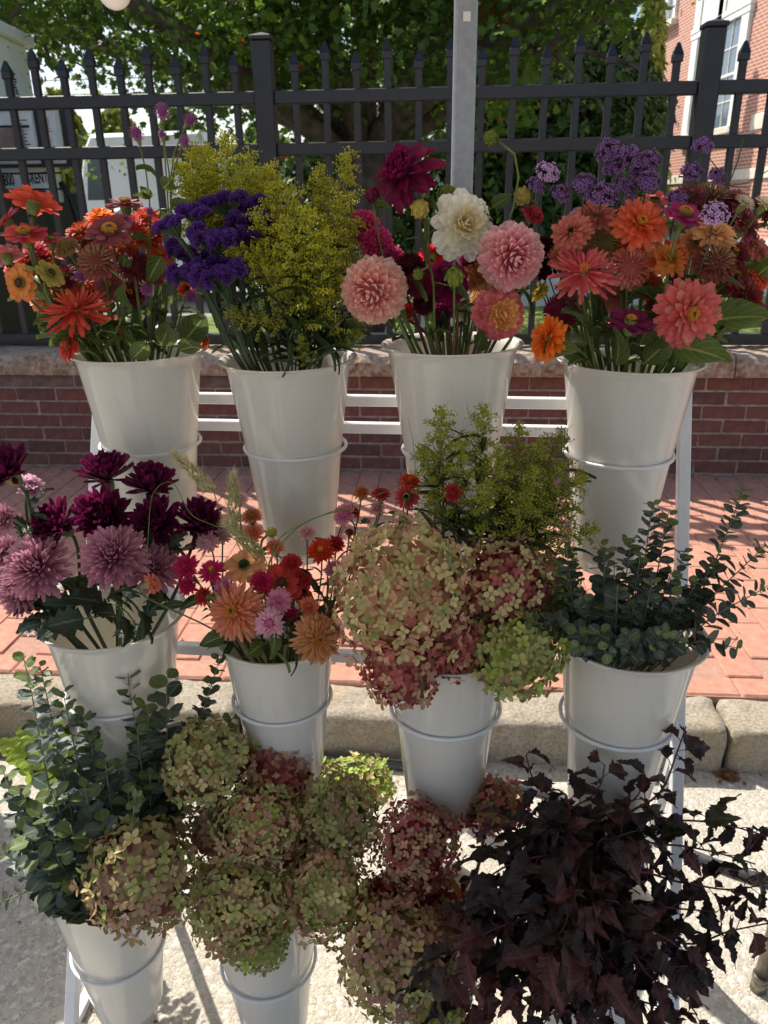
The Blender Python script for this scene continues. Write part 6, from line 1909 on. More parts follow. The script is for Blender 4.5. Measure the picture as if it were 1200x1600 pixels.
for i, (x, y, r, off, lb) in enumerate(((855, 272, 19, -.02, 'pale tipped verbena head at the left of the group'), (838, 291, 15, -.02, 'verbena head leftmost over the yellowish bud'), (876, 302, 16, .0, 'verbena head left of the larger middle cluster'), (912, 291, 21, .02, 'verbena head over the salmon zinnias'), (940, 306, 24, .04, 'large dark verbena head over the coral-orange zinnia'),
        (952, 236, 21, -.03, 'topmost verbena head left of the pair'), (986, 246, 19, -.04, 'topmost verbena head right of the pair'), (1016, 250, 17, -.03, 'verbena head at the right of the tall cluster'), (962, 262, 18, -.02, 'verbena head just under the topmost pair'), (1011, 285, 20, .0, 'verbena head low in the tall cluster'), (976, 292, 19, -.01, 'verbena head in the middle of the tall cluster'), (1013, 268, 14, -.05, 'shaded verbena head inside the tall cluster'),
        (1098, 229, 15, -.02, 'lone verbena head standing before the fence post'), (1080, 271, 17, -.01, 'verbena head under the lone one, left of a pair'), (1120, 276, 16, .0, 'verbena head under the lone one, right of a pair'), (1115, 336, 21, .14, 'lilac verbena head in front of the magenta zinnia'), (1058, 312, 17, .0, 'verbena head between the coral-orange and magenta zinnias'), (985, 315, 13, .02, 'small verbena head touching the coral-orange zinnia'), (820, 318, 9, -.04, 'tiny verbena head beside the yellowish bud'), (903, 335, 11, -.06, 'pale verbena head behind the salmon zinnia'), (1000, 268, 16, -.06, 'verbena head at the back of the tall cluster'))):
    verbena(x, y, r, G4, off, lb, 3 if i in (0, 15, 19) else i % 3, (rng.uniform(-40, 40), rng.uniform(40, 75)))
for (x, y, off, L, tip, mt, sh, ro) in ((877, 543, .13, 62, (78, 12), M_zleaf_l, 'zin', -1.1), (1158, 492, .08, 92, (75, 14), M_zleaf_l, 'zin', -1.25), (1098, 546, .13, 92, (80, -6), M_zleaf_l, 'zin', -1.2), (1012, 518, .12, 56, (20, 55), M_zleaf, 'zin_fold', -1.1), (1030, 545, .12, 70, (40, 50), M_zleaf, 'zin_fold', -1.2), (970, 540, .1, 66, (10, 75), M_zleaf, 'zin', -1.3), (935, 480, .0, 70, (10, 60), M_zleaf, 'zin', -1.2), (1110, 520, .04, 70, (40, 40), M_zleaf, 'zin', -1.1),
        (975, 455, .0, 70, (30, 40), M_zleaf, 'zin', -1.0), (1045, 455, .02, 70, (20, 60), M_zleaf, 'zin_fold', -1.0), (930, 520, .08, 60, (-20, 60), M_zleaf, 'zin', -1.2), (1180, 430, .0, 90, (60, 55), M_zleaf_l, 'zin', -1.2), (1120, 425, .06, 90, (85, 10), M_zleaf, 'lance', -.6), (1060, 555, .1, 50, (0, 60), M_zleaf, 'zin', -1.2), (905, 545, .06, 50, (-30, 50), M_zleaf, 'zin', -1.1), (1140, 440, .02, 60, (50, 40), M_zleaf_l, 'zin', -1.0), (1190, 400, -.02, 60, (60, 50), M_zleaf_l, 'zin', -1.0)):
    leaf_at(x, y, off, G4, L, tip, mt, sh, ro)
# a dry forked stalk standing up at the right
c_, R_ = BUCKETS['T4']
b0 = Vector((c_.x + .03, c_.y, c_.z - .2))
sk = thing('dry_stalk', b0, 'thin dry forked stalk standing above the verbena at the right', 'stalk')
Q = lambda x, y, o=.03: at(x, y, c_.y - o) - b0
MB().tube([Vector((0, 0, 0)), Q(1040, 520), Q(1100, 330), Q(1138, 290), Q(1152, 255), Q(1162, 215)], .0011, 5).obj('stem', M_stem_dark, sk, True)
tw = MB(); tw.tube([Q(1138, 288), Q(1120, 262), Q(1101, 238)], .0009, 5); tw.tube([Q(1138, 290), Q(1165, 287), Q(1215, 258)], .0007, 5); tw.tube([Q(1138, 290), Q(1172, 294)], .0006, 5)
tw.obj('twig', M_stem_dark, sk, True)
# ================================================================== MIDDLE TIER
def CH(px, py, r, off, style, facing, mats, label, **kw):
    kw.setdefault('stem', M_stem_dark); kw.setdefault('stem_r', .0030); kw.setdefault('leaves', 3); kw.setdefault('leaf', ('mum', M_mleaf, .052)); kw.setdefault('spread', .7)
    return flower('chrysanthemum', px, py, r, 'M1', off, style, facing, mats, label, 'flower', 'chrysanthemums in the middle left bucket', **kw)
W2 = ['mum_wine', 'mum_wine2']
CH(16, 742, 44, .03, 'mcup', (-20, 50), W2, 'wine chrysanthemum cut by the left edge, highest of its bucket', spread=.8)
CH(167, 750, 45, -.08, 'mcup', (0, 84), W2, 'wine chrysanthemum cup seen from the side before the white rail')
CH(238, 766, 42, -.06, 'mcup', (20, 72), W2, 'wine chrysanthemum right of the topmost cup')
CH(168, 812, 50, -.01, 'mcup', (0, 36), W2, 'wine chrysanthemum facing out at the centre of the bunch')
CH(96, 824, 41, .0, 'mcup', (-30, 45), W2, 'wine chrysanthemum at the left of the centre one')
CH(248, 818, 43, .0, 'mcup', (-5, 40), W2, 'wine chrysanthemum at the right of the centre one')
CH(308, 822, 42, .0, 'mcup', (35, 55), W2, 'wine chrysanthemum farthest right above the pale strawflowers')
CH(56, 886, 60, .06, 'mum', (-8, 42), 'mauve', 'large mauve chrysanthemum at the left of the bunch', spread=.8)
CH(176, 868, 60, .08, 'mum', (4, 48), 'mauve', 'large mauve chrysanthemum under the centre wine one')
CH(240, 888, 48, .05, 'mum', (25, 45), 'mauve', 'mauve chrysanthemum behind the peach strawflower')
CH(28, 922, 46, .03, 'mum', (-30, 20), 'mauve', 'mauve chrysanthemum lowest at the left edge', spread=.85)
CH(44, 765, 22, -.02, 'mcup', (50, 50), 'mauvepale', 'pale lilac half open chrysanthemum by the left edge', sep=False)
CH(4, 810, 26, .02, 'mum', (-20, 30), 'mauve', 'mauve chrysanthemum upper of two cut by the left edge', spread=.85)
CH(6, 862, 30, .0, 'mum', (-20, 40), 'mauve', 'mauve chrysanthemum lower of two cut by the left edge', spread=.85)
for (x, y, off, L, tip, ro) in ((75, 985, .1, 52, (-70, -10), -.6), (100, 972, .1, 62, (-50, 10), -1.0), (140, 935, .07, 70, (-20, 40), -1.2), (190, 930, .08, 70, (20, 40), -1.2), (225, 960, .10, 72, (50, -15), -1.0), (200, 985, .12, 50, (30, -40), -1.0), (260, 930, .05, 60, (60, 20), -1.0), (120, 920, .05, 60, (-30, 60), -1.2), (60, 800, .03, 46, (40, 45), -1.0), (40, 820, .04, 52, (10, 70), -1.2), (62, 830, .02, 40, (60, 40), -.9), (270, 855, .02, 52, (40, -40), -1.0), (290, 870, .0, 48, (60, -30), -1.0), (235, 850, .0, 40, (-30, -50), -1.0), (170, 955, .06, 60, (0, 40), -1.2), (90, 945, .06, 56, (-60, 20), -1.1), (40, 978, .08, 50, (-85, -5), -.5), (150, 900, .02, 60, (10, 30), -1.2), (230, 985, .1, 44, (70, -20), -.8)):
    leaf_at(x, y, off, 'M1', L, tip, M_mleaf, 'mum', ro)

def SF(px, py, r, off, style, facing, mats, label, core=None, key='M2', **kw):
    kw.setdefault('stem_r', .0014); kw.setdefault('leaves', 3); kw.setdefault('leaf', ('lance', M_gleaf, .05)); kw.setdefault('spread', .7)
    return flower('strawflower', px, py, r, key, off, style, facing, mats, label, 'flower', 'strawflowers in the middle tier', ('eye', core, core) if core else None, **kw)
M_core = noisy('orange strawflower eye', [(.3, S(206, 112, 22)), (.7, S(236, 160, 44))], 300, .7)
M_corep = noisy('pink strawflower eye', [(.3, S(190, 90, 130)), (.7, S(216, 130, 160))], 300, .7)
SF(325, 848, 24, .0, 'strawc', (-10, 55), 'straw_pale', 'pale pink strawflower under the farthest right wine chrysanthemum', spread=.9)
SF(348, 838, 17, -.02, 'strawc', (20, 60), 'straw_pale', 'small pale pink strawflower beside the foxtail grass', spread=.9)
SF(291, 886, 25, .05, 'strawc', (-20, 50), 'straw_hot', 'hot pink closed strawflower left of the orange eyed one', spread=.95)
SF(331, 892, 25, .06, 'straw', (-10, 66), 'straw_hot', 'hot pink strawflower with an orange eye', M_core, spread=.9)
SF(293, 916, 18, .06, 'strawc', (-20, 30), 'straw_hot', 'small rose strawflower bud below the hot pink pair', spread=.9)
SF(238, 912, 19, .10, 'strawc', (80, 20), 'straw_coral', 'peach strawflower turned sideways before the mauve chrysanthemum', spread=.95)
SF(421, 974, 29, .12, 'straw', (0, 34), 'straw_white', 'white and pink strawflower facing out at the front of its bucket', M_corep)
SF(436, 938, 24, .09, 'straw', (15, 45), 'straw_pink', 'pink strawflower just above the white and pink one', M_corep)
SF(456, 880, 20, .02, 'strawc', (10, 55), 'straw_red', 'coral red strawflower above the peach zinnia')
SF(501, 860, 25, .02, 'straw', (0, 52), 'straw_orange', 'orange-red strawflower with an orange eye', M_core)
SF(524, 850, 18, -.02, 'strawc', (40, 50), 'straw_red', 'dark red strawflower behind the orange eyed one')
SF(524, 892, 20, .03, 'strawc', (30, 40), 'straw_pink', 'lilac pink strawflower at the left of the big hydrangea')
SF(538, 803, 22, -.04, 'strawc', (-40, 40), 'straw_pink', 'pink strawflower with an orange side, standing high over its bucket', spread=.8)
SF(553, 800, 14, -.05, 'straw', (60, 40), 'straw_orange', 'small orange strawflower behind the high pink one', M_core, spread=.8)
SF(546, 832, 9, -.03, 'strawc', (10, 60), 'straw_red', 'tiny dark red strawflower bud under the high pink one')
SF(595, 772, 18, -.04, 'straw', (0, 76), 'straw_red', 'red strawflower seen edge-on left of the orange and red pair', spread=.8)
SF(640, 752, 20, -.03, 'straw', (10, 76), 'straw_orange', 'orange-red strawflower on top of the pair before the third bucket', M_core, key='M3', spread=.8)
SF(637, 776, 22, -.01, 'straw', (170, -20), 'straw_red', 'red strawflower showing its pale back under the orange one', key='M3', spread=.8)
SF(707, 770, 18, .06, 'strawc', (30, 20), 'straw_red', 'red strawflower in front of the goldenrod', key='M3', spread=.6)
SF(590, 795, 15, -.07, 'strawc', (0, 50), 'straw_pale', 'faded pale pink strawflower behind the red edge-on one', spread=.8)
SF(393, 806, 19, -.06, 'straw', (0, 74), 'straw_tan', 'tan strawflower seen edge-on among the foxtail grass')
SF(375, 780, 16, -.08, 'strawc', (20, 60), 'straw_pale', 'pale strawflower behind the foxtail grass')
SF(455, 960, 14, .08, 'strawc', (40, 20), 'straw_hot', 'small wine strawflower bud right of the pink ones')
SF(395, 835, 20, -.05, 'strawc', (0, 60), 'straw_coral', 'faded peach strawflower under the tan one')
for (x, y, r, off, mt, fc, lb) in ((472, 906, 19, .03, 'straw_red', (20, 50), 'red strawflower right of the coral-red zinnia'), (350, 916, 19, .07, 'straw_pink', (-10, 45), 'lilac pink strawflower over the large peach zinnia'), (408, 908, 20, .05, 'straw_hot', (0, 45), 'hot pink strawflower left of the coral-red zinnia'), (482, 948, 19, .08, 'straw_coral', (30, 35), 'peach strawflower over the large tan zinnia'), (318, 932, 18, .06, 'straw_red', (-30, 35), 'red strawflower left of the large peach zinnia'), (560, 868, 18, .0, 'straw_hot', (20, 50), 'hot pink strawflower against the left of the big hydrangea'), (480, 832, 17, -.04, 'straw_pale', (10, 60), 'faded pale strawflower above the orange eyed one'), (565, 770, 15, -.05, 'straw_tan', (10, 60), 'tan strawflower bud by the long grass stalk'), (430, 856, 18, -.02, 'straw_coral', (0, 60), 'peach strawflower behind the pale peach zinnia')):
    SF(x, y, r, off, 'strawc', fc, mt, lb)
Z(366, 955, 54, 'M2', .10, 'shag', (-14, 30), ['peachpink', 'peachpink'], 'large peach zinnia with thin curled petals at the left of its bucket', EY, leaves=1)
Z(497, 998, 45, 'M2', .14, 'shag', (22, 22), ['tanpeach', 'tanpeach'], 'large tan zinnia hanging over the right rim of its bucket', EY, leaves=1)
Z(382, 884, 34, 'M2', .02, 'single', (-10, 55), 'peach', 'pale peach zinnia behind the large peach one', leaves=0)
Z(440, 912, 34, 'M2', .04, 'single', (10, 42), 'coralred', 'coral-red zinnia with a dark heart above the pink strawflowers', ('eye', M_disc_b, M_disc_b), leaves=0)
Z(470, 925, 24, 'M2', .02, 'single', (60, 40), 'coral', 'coral zinnia right of the dark hearted one', leaves=0)
for (x, y, off, L, tip, sh, ro) in ((430, 1010, .14, 44, (10, -60), 'zin', -.8), (445, 1030, .14, 44, (60, -20), 'zin', -.9), (465, 1040, .13, 44, (30, -70), 'lance', -.6), (400, 1015, .12, 46, (-10, 10), 'zin', -1.1), (460, 975, .1, 50, (10, 60), 'zin_fold', -1.1), (330, 1000, .08, 44, (-70, -10), 'zin', -.8), (260, 945, .05, 60, (-85, 0), 'lance', -.8), (300, 940, .06, 60, (-70, -15), 'lance', -.9), (510, 930, .04, 70, (20, 70), 'lance', -1.2), (530, 920, .02, 70, (30, 60), 'lance', -1.0), (490, 900, .02, 60, (0, 80), 'lance', -1.2), (540, 880, .0, 46, (30, 65), 'thin', -1.0), (575, 810, -.04, 46, (40, 40), 'lance', -.9), (555, 845, -.04, 50, (20, 75), 'lance', -1.0), (620, 800, -.02, 40, (50, 20), 'lance', -.9)):
    leaf_at(x, y, off, 'M2', L, tip, M_gleaf if sh != 'zin' else M_zleaf, sh, ro)
# foxtail grass: three seed heads on thin stems, and loose grass blades
M_fox = noisy('foxtail seed', [(.3, S(120, 132, 66)), (.7, S(176, 176, 110))], 200, .7)
M_hair = plain('foxtail bristle', S(212, 200, 156), .6)
M_blade = noisy('grass blade', [(.3, S(84, 104, 40)), (.7, S(124, 142, 64))], 20, .5)
def foxtail(foot, tip, off, lb, stem_px, wid=.0095):
    c_, R_ = BUCKETS['M2']
    a, b_ = at(foot[0], foot[1], c_.y - off), at(tip[0], tip[1], c_.y - off)
    base, rim = bucket_entry('M2', a, .5)
    t = thing('foxtail_grass', base, lb, 'grass', 'foxtail grass heads')
    pts = [p - base for p in bez(base, base + Vector((0, 0, .05)), rim - Vector((0, 0, .02)), rim, 3)[:-1] + catmull([rim] + [at(x, y, c_.y - off) for x, y in stem_px] + [a], 4)]
    MB().tube(pts, .0009, 5).obj('stem', M_blade, t, True)
    L = (b_ - a).length; d = (b_ - a).normalized(); rr = random.Random(int(tip[0]))
    Fm = frame_to(d)
    sd_, hr = MB(), MB()
    for i in range(230):
        s = rr.uniform(0, 1); az = rr.uniform(0, 6.28)
        w = wid * math.sin(PI * min(1, .12 + .88 * s) ** .9) ** .6 * rr.uniform(.5, 1)
        o = Vector((math.cos(az), math.sin(az), 0))
        p = o * w + Vector((0, 0, s * L))
        octa(sd_, p, .0016, 1.9)
        for q in range(4):
            e = p + (o * rr.uniform(.4, 1) + Vector((rr.uniform(-.3, .3), rr.uniform(-.3, .3), rr.uniform(.6, 1.5)))).normalized() * rr.uniform(.010, .022)
            hr.add([p + o.cross(Vector((0, 0, 1))) * .00032, p - o.cross(Vector((0, 0, 1))) * .00032, e], [(0, 1, 2)])
    o1 = sd_.obj('seed_head', M_fox, t, False, Matrix.Translation(a - base) @ Fm); o1['kind'] = 'stuff'
    o2 = hr.obj('bristles', M_hair, t, False, Matrix.Translation(a - base) @ Fm); o2['kind'] = 'stuff'
    FLOWERS.append((t, base, b_, pts, 'M2'))
foxtail((334, 768), (272, 708), -.02, 'foxtail head leaning left, highest of the three', [(400, 880), (352, 820)])
foxtail((366, 830), (364, 742), .0, 'foxtail head standing upright in the middle of the three', [(410, 900), (376, 860)], .0105)
foxtail((412, 868), (352, 818), .01, 'foxtail head leaning left, lowest of the three', [(425, 920), (420, 890)])
def blade(key, pts_px, lb, r=.0011, mat=None, name='grass_blade'):
    c_, R_ = BUCKETS[key]
    w = [at(x, y, c_.y - o) for x, y, o in pts_px]
    base, rim = bucket_entry(key, w[0], .6)
    t = thing(name, base, lb, 'grass')
    pts = [p - base for p in catmull([base, rim] + w, 5)]
    MB().tube(pts, [r * (1.3 - 1.0 * i / len(pts)) for i in range(len(pts))], 5).obj('stem', mat or M_blade, t, True)
blade('M2', [(425, 900, .02), (430, 850, .02), (470, 820, .01), (530, 795, .0), (610, 765, -.02), (640, 745, -.02)], 'long thin grass stalk arching right to the red strawflowers', .0013)
blade('M2', [(420, 905, .03), (428, 865, .03), (480, 815, .01), (560, 792, .0), (600, 786, -.02)], 'grass blade arching right just under the longest stalk', .0018)
blade('M2', [(410, 890, .02), (350, 830, .0), (300, 805, .0), (270, 755, .02), (240, 770, .06), (232, 830, .1), (230, 890, .11)], 'thin grass loop arching over the wine chrysanthemums', .0009)
bud(424, 832, 9, 'M2', -.02, 'small green bud on a hooked stem before the second bucket', P['cream_green'], (60, 30))
blade('M3', [(648, 720, -.06), (645, 690, -.06), (638, 655, -.06)], 'hair thin dry stalk before the third top bucket', .0005, M_stem_dark)
# hydrangeas and goldenrod of the third bucket
hydrangea(628, 932, 107, 122, 'M3', .10, 'huge cream and pink hydrangea head, the largest on the rack', ['h_cream', 'h_cream', 'h_cream', 'h_green', 'h_blush'], ['h_blush', 'h_rose', 'h_blush', 'h_cream'], fsize=.030)
hydrangea(628, 1046, 58, 60, 'M3', .14, 'deep rose hydrangea head hanging under the huge one', ['h_rose', 'h_blush', 'h_rose'], ['h_rose', 'h_blush', 'h_wine'], fsize=.027)
hydrangea(708, 1000, 52, 58, 'M3', .09, 'rose hydrangea lobe at the right foot of the huge one', ['h_blush', 'h_rose'], ['h_rose', 'h_rose', 'h_blush'], fsize=.027)
hydrangea(786, 912, 74, 78, 'M3', .04, 'wine edged cream hydrangea under the middle goldenrod', ['h_rose', 'h_blush', 'h_cream', 'h_cream'], ['h_rose', 'h_wine', 'h_cream', 'h_rose'], fsize=.028)
hydrangea(806, 1018, 74, 72, 'M3', .10, 'green hydrangea head with a few pink florets left of the eucalyptus', ['h_green', 'h_lime', 'h_green'], ['h_green', 'h_green', 'h_lime', 'h_tan'], fsize=.031)
hydrangea(858, 928, 46, 68, 'M3', .0, 'green hydrangea head half hidden behind the wine edged one', ['h_lime', 'h_green'], ['h_green', 'h_olive'], fsize=.028)
GM = 'goldenrod plumes in the hydrangea bucket'
for (x, y, off, pl, lean, sc, lb) in ((690, 640, .0, 3, (-12, 74), .95, 'goldenrod spike at the left, second tallest of the middle bunch'), (756, 634, .0, 4, (2, 82), 1.0, 'tallest goldenrod spike of the middle bunch'), (812, 662, -.01, 5, (8, 76), 1.0, 'goldenrod plume right of the tallest middle spike'), (880, 674, -.02, 4, (35, 62), 1.0, 'goldenrod plume leaning right before the last top bucket'),
        (845, 690, .02, 5, (18, 70), 1.05, 'full goldenrod plume at the centre right of the middle bunch'), (660, 700, .02, 3, (-30, 60), .95, 'goldenrod plume at the far left of the middle bunch'), (720, 690, .03, 5, (-8, 76), 1.0, 'goldenrod plume behind the red strawflower'), (780, 700, .04, 4, (4, 76), 1.1, 'goldenrod plume at the middle of the middle bunch'), (912, 745, .0, 3, (48, 45), 1.0, 'goldenrod plume right flank, upper'), (905, 790, .0, 4, (55, 34), 1.0, 'goldenrod plume right flank, lower'), (932, 828, .03, 3, (70, 22), .9, 'goldenrod spray reaching over to the eucalyptus'), (760, 760, .07, 5, (0, 60), .8, 'short goldenrod tuft just above the hydrangeas'), (820, 770, .06, 3, (15, 60), .9, 'short goldenrod tuft above the wine edged hydrangea'), (880, 725, .03, 5, (30, 58), 1.0, 'goldenrod plume inside the right flank'), (835, 735, .05, 4, (14, 66), 1.0, 'goldenrod plume front centre of the middle bunch'), (670, 775, .03, 3, (-40, 50), .7, 'short goldenrod spray left by the strawflower pair')):
    goldenrod(x, y, 'M3', off, lb, GM, pl, lean, sc * .92, 11)
for (x, y, off, L, tip, ro) in ((715, 830, .05, 70, (-10, 70), -1.2), (700, 815, .06, 50, (-30, 60), -1.0), (775, 820, .04, 70, (20, 70), -1.2), (850, 850, .03, 60, (60, 20), -.9), (900, 855, .02, 60, (70, 30), -.8), (660, 1080, .2, 30, (0, -60), -.4)):
    leaf_at(x, y, off, 'M3', L, tip, M_gleaf, 'lance', ro)

# eucalyptus with small round leaves in the last middle bucket
EM = 'small leaved eucalyptus branches'
for q, (tip, lb) in enumerate((((1162, 768, -.02), 'eucalyptus branch with the highest tip at the right'), ((1198, 850, .0), 'eucalyptus branch reaching out at the right edge'), ((1200, 915, .06), 'eucalyptus branch lying low towards the right edge'), ((1045, 800, -.03), 'eucalyptus branch standing by the white rail'), ((1020, 785, -.03), 'eucalyptus branch left of the white rail'), ((1115, 875, .0), 'eucalyptus branch with pale round leaves before the sidewalk'),
        ((985, 840, .0), 'eucalyptus branch before the last top bucket, right'), ((945, 850, .02), 'eucalyptus branch before the last top bucket, middle'), ((885, 855, .04), 'thin eucalyptus branch tip nearest the green hydrangea'), ((825, 968, .10), 'eucalyptus twig laid across the green hydrangea'), ((1155, 1012, .10), 'small eucalyptus twig sticking out low at the right'), ((1020, 905, .06), 'eucalyptus branch in the thick of the bunch, right'), ((965, 915, .08), 'eucalyptus branch in the thick of the bunch, middle'), ((915, 930, .08), 'eucalyptus branch in the thick of the bunch, left'),
        ((1060, 930, .06), 'eucalyptus branch leaning right over the rim'), ((1090, 905, .02), 'eucalyptus branch leaning right behind the rim'), ((935, 985, .12), 'eucalyptus branch at the front left of the rim'), ((985, 990, .13), 'eucalyptus branch at the front of the rim'), ((1035, 985, .12), 'eucalyptus branch at the front right of the rim'), ((900, 985, .10), 'eucalyptus branch over the left of the rim'), ((1070, 860, -.03), 'eucalyptus branch behind the bunch by the rail'), ((1000, 870, .02), 'eucalyptus branch upright in the middle of the bunch'), ((905, 1010, .115), 'short eucalyptus branch at the left of the rim'), ((945, 1018, .125), 'short eucalyptus branch second along the rim'), ((985, 1020, .13), 'short eucalyptus branch at the middle of the rim'), ((1025, 1012, .125), 'short eucalyptus branch fourth along the rim'), ((1062, 995, .115), 'short eucalyptus branch at the right of the rim'), ((940, 950, .06), 'short eucalyptus branch filling the bunch, left'), ((990, 950, .06), 'short eucalyptus branch filling the bunch, middle'), ((1040, 955, .05), 'short eucalyptus branch filling the bunch, right'), ((960, 880, .0), 'eucalyptus branch filling the top of the bunch, left'), ((1050, 890, .0), 'eucalyptus branch filling the top of the bunch, right'))):
    eucalyptus('M4', tip, lb, EM, size=.0235, gap=.0118 if q not in (10,) else .014, mats=[M_euc, M_euc_d, M_euc_d])
# ================================================================== BOTTOM TIER
EB = 'large leaved eucalyptus branches'
for q, (tip, lb, sz) in enumerate((((36, 1025, .05), 'eucalyptus branch with widely spaced leaves, highest at the left', .030), ((62, 1040, .0), 'thin eucalyptus branch behind the highest left one', .024), ((98, 1080, .02), 'eucalyptus branch with a star shaped tip left of the bucket', .030), ((200, 1052, .0), 'eucalyptus branch standing before the middle left bucket', .030), ((262, 1048, .02), 'eucalyptus branch with a dark round tip, right of centre', .040), ((345, 1025, -.04), 'airy eucalyptus branch between the two middle buckets', .023), ((330, 1062, -.06), 'airy eucalyptus branch left of the airiest one', .022), ((365, 1120, -.03), 'short dark eucalyptus branch under the second middle bucket', .030),
        ((5, 1205, .06), 'eucalyptus branch reaching the left edge', .032), ((5, 1330, .10), 'eucalyptus branch drooping at the left edge', .028), ((0, 1410, .12), 'small eucalyptus twig hanging lowest at the left edge', .020), ((140, 1150, .04), 'eucalyptus branch in the middle of the large bunch', .032), ((215, 1140, .04), 'eucalyptus branch right in the large bunch', .032), ((250, 1120, .0), 'eucalyptus branch behind the right of the large bunch', .030), ((60, 1270, .12), 'big leaved eucalyptus branch at the front left', .042), ((110, 1290, .14), 'big leaved eucalyptus branch at the front', .046), ((160, 1280, .12), 'big leaved eucalyptus branch front right', .042), ((200, 1235, .08), 'eucalyptus branch above the brownish hydrangea', .034), ((235, 1210, .06), 'eucalyptus branch touching the upper hydrangea', .032), ((60, 1340, .15), 'big leaved eucalyptus branch at the rim, left', .044), ((120, 1370, .17), 'big leaved eucalyptus branch at the rim, middle', .046), ((280, 1150, -.03), 'eucalyptus branch behind the upper hydrangea', .028), ((180, 1330, .14), 'eucalyptus branch just left of the brownish hydrangea', .036), ((95, 1190, .06), 'eucalyptus branch below the star shaped tip', .034), ((165, 1195, .07), 'eucalyptus branch before the middle left bucket foot', .034), ((30, 1232, .09), 'leafy eucalyptus branch spilling left, upper', .034), ((82, 1232, .10), 'leafy eucalyptus branch in the upper front', .036), ((132, 1228, .10), 'leafy eucalyptus branch in the upper front, right', .036), ((185, 1190, .05), 'leafy eucalyptus branch behind the pale twig', .032), ((40, 1300, .13), 'leafy eucalyptus branch spilling left, lower', .040), ((142, 1322, .15), 'leafy eucalyptus branch over the front rim', .042), ((90, 1342, .16), 'leafy eucalyptus branch hanging at the front rim', .042), ((205, 1290, .10), 'leafy eucalyptus branch beside the brownish hydrangea', .036), ((76, 1388, .16), 'short eucalyptus branch lowest over the rim, left', .040), ((152, 1395, .16), 'short eucalyptus branch lowest over the rim, right', .040), ((230, 1100, .02), 'eucalyptus branch before the first middle ring', .034), ((130, 1110, .02), 'eucalyptus branch left of the first middle bucket foot', .032))):
    eucalyptus('B1', tip, lb, EB, size=sz, gap=sz * .72, mats=[M_euc, M_euc, M_euc_d], r=.0016)
eucalyptus('B1', (212, 1234, .17), 'bare pale eucalyptus twig lying over the front leaves', EB, size=.016, gap=.03, mats=[M_euc_y], r=.0018)
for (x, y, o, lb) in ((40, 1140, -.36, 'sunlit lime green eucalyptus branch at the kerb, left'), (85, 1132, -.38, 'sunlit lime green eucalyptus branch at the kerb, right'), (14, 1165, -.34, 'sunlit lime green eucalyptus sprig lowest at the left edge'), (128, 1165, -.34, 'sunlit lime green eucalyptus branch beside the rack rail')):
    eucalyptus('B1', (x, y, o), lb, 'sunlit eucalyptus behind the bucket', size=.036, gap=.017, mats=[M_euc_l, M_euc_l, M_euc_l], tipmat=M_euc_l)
GH = 'hydrangea heads in the bottom buckets'
def HY(*a, **k_): return hydrangea(*a, group=GH, **k_)
HY(326, 1198, 72, 70, 'B2', .0, 'pale green hydrangea head at the top left of the lower heap', ['h_green', 'h_cream', 'h_green'], ['h_tan', 'h_green', 'h_mauve', 'h_cream'], fsize=.031)
HY(432, 1205, 54, 60, 'B2', -.04, 'rose hydrangea head behind, right of the top left one', ['h_rose', 'h_wine', 'h_blush'], ['h_rose', 'h_wine', 'h_tan'], fsize=.027)
HY(404, 1290, 72, 62, 'B2', .06, 'small flowered green and pink hydrangea in the middle of the lower heap', ['h_green', 'h_cream', 'h_blush', 'h_lime'], ['h_blush', 'h_tan', 'h_tan', 'h_cream'], fsize=.024)
HY(222, 1368, 88, 84, 'B2', .12, 'brownish mauve hydrangea head hanging over the left bucket', ['h_olive', 'h_tan', 'h_green', 'h_cream'], ['h_mauve', 'h_tan', 'h_olive', 'h_tan'], fsize=.035)
HY(372, 1412, 78, 74, 'B2', .13, 'green hydrangea head lowest in the middle of the heap', ['h_green', 'h_green', 'h_cream'], ['h_tan', 'h_green', 'h_blush', 'h_olive'], fsize=.029)
HY(402, 1474, 46, 38, 'B2', .14, 'bright green hydrangea tuft under the lowest middle head', ['h_lime', 'h_green'], ['h_lime', 'h_olive'], fsize=.027)
HY(336, 1300, 48, 44, 'B2', .02, 'shaded mauve hydrangea head deep between the left ones', ['h_tan', 'h_olive'], ['h_mauve', 'h_tan'], fsize=.029)
HY(526, 1275, 64, 70, 'B2', .03, 'olive hydrangea head right of the small flowered one', ['h_tan', 'h_green', 'h_cream', 'h_olive'], ['h_olive', 'h_tan', 'h_mauve'], fsize=.028)
HY(512, 1390, 66, 80, 'B2', .10, 'cream and pink hydrangea head in the right middle of the heap', ['h_blush', 'h_cream', 'h_green'], ['h_green', 'h_tan', 'h_blush', 'h_olive'], fsize=.027)
HY(556, 1226, 62, 40, 'B2', -.24, 'sunlit lime hydrangea behind the heap', ['h_lime', 'h_cream', 'h_lime'], ['h_lime', 'h_green'], fsize=.029)
HY(652, 1322, 68, 74, 'B3', .02, 'red brown hydrangea head under the third middle bucket', ['h_blush', 'h_rose', 'h_tan'], ['h_wine', 'h_rose', 'h_tan'], fsize=.026)
HY(622, 1498, 88, 90, 'B3', .15, 'largest hydrangea of the lower heap, cream and olive', ['h_tan', 'h_mauve', 'h_cream'], ['h_olive', 'h_cream', 'h_green', 'h_tan'], fsize=.031)
HY(686, 1570, 46, 44, 'B3', .17, 'green hydrangea tuft at the bottom edge', ['h_lime', 'h_olive'], ['h_green', 'h_olive'], fsize=.029)
HY(770, 1258, 54, 42, 'B3', -.06, 'orange red hydrangea head behind the ninebark', ['h_rose', 'h_blush', 'h_olive'], ['h_wine', 'h_rose'], fsize=.024)
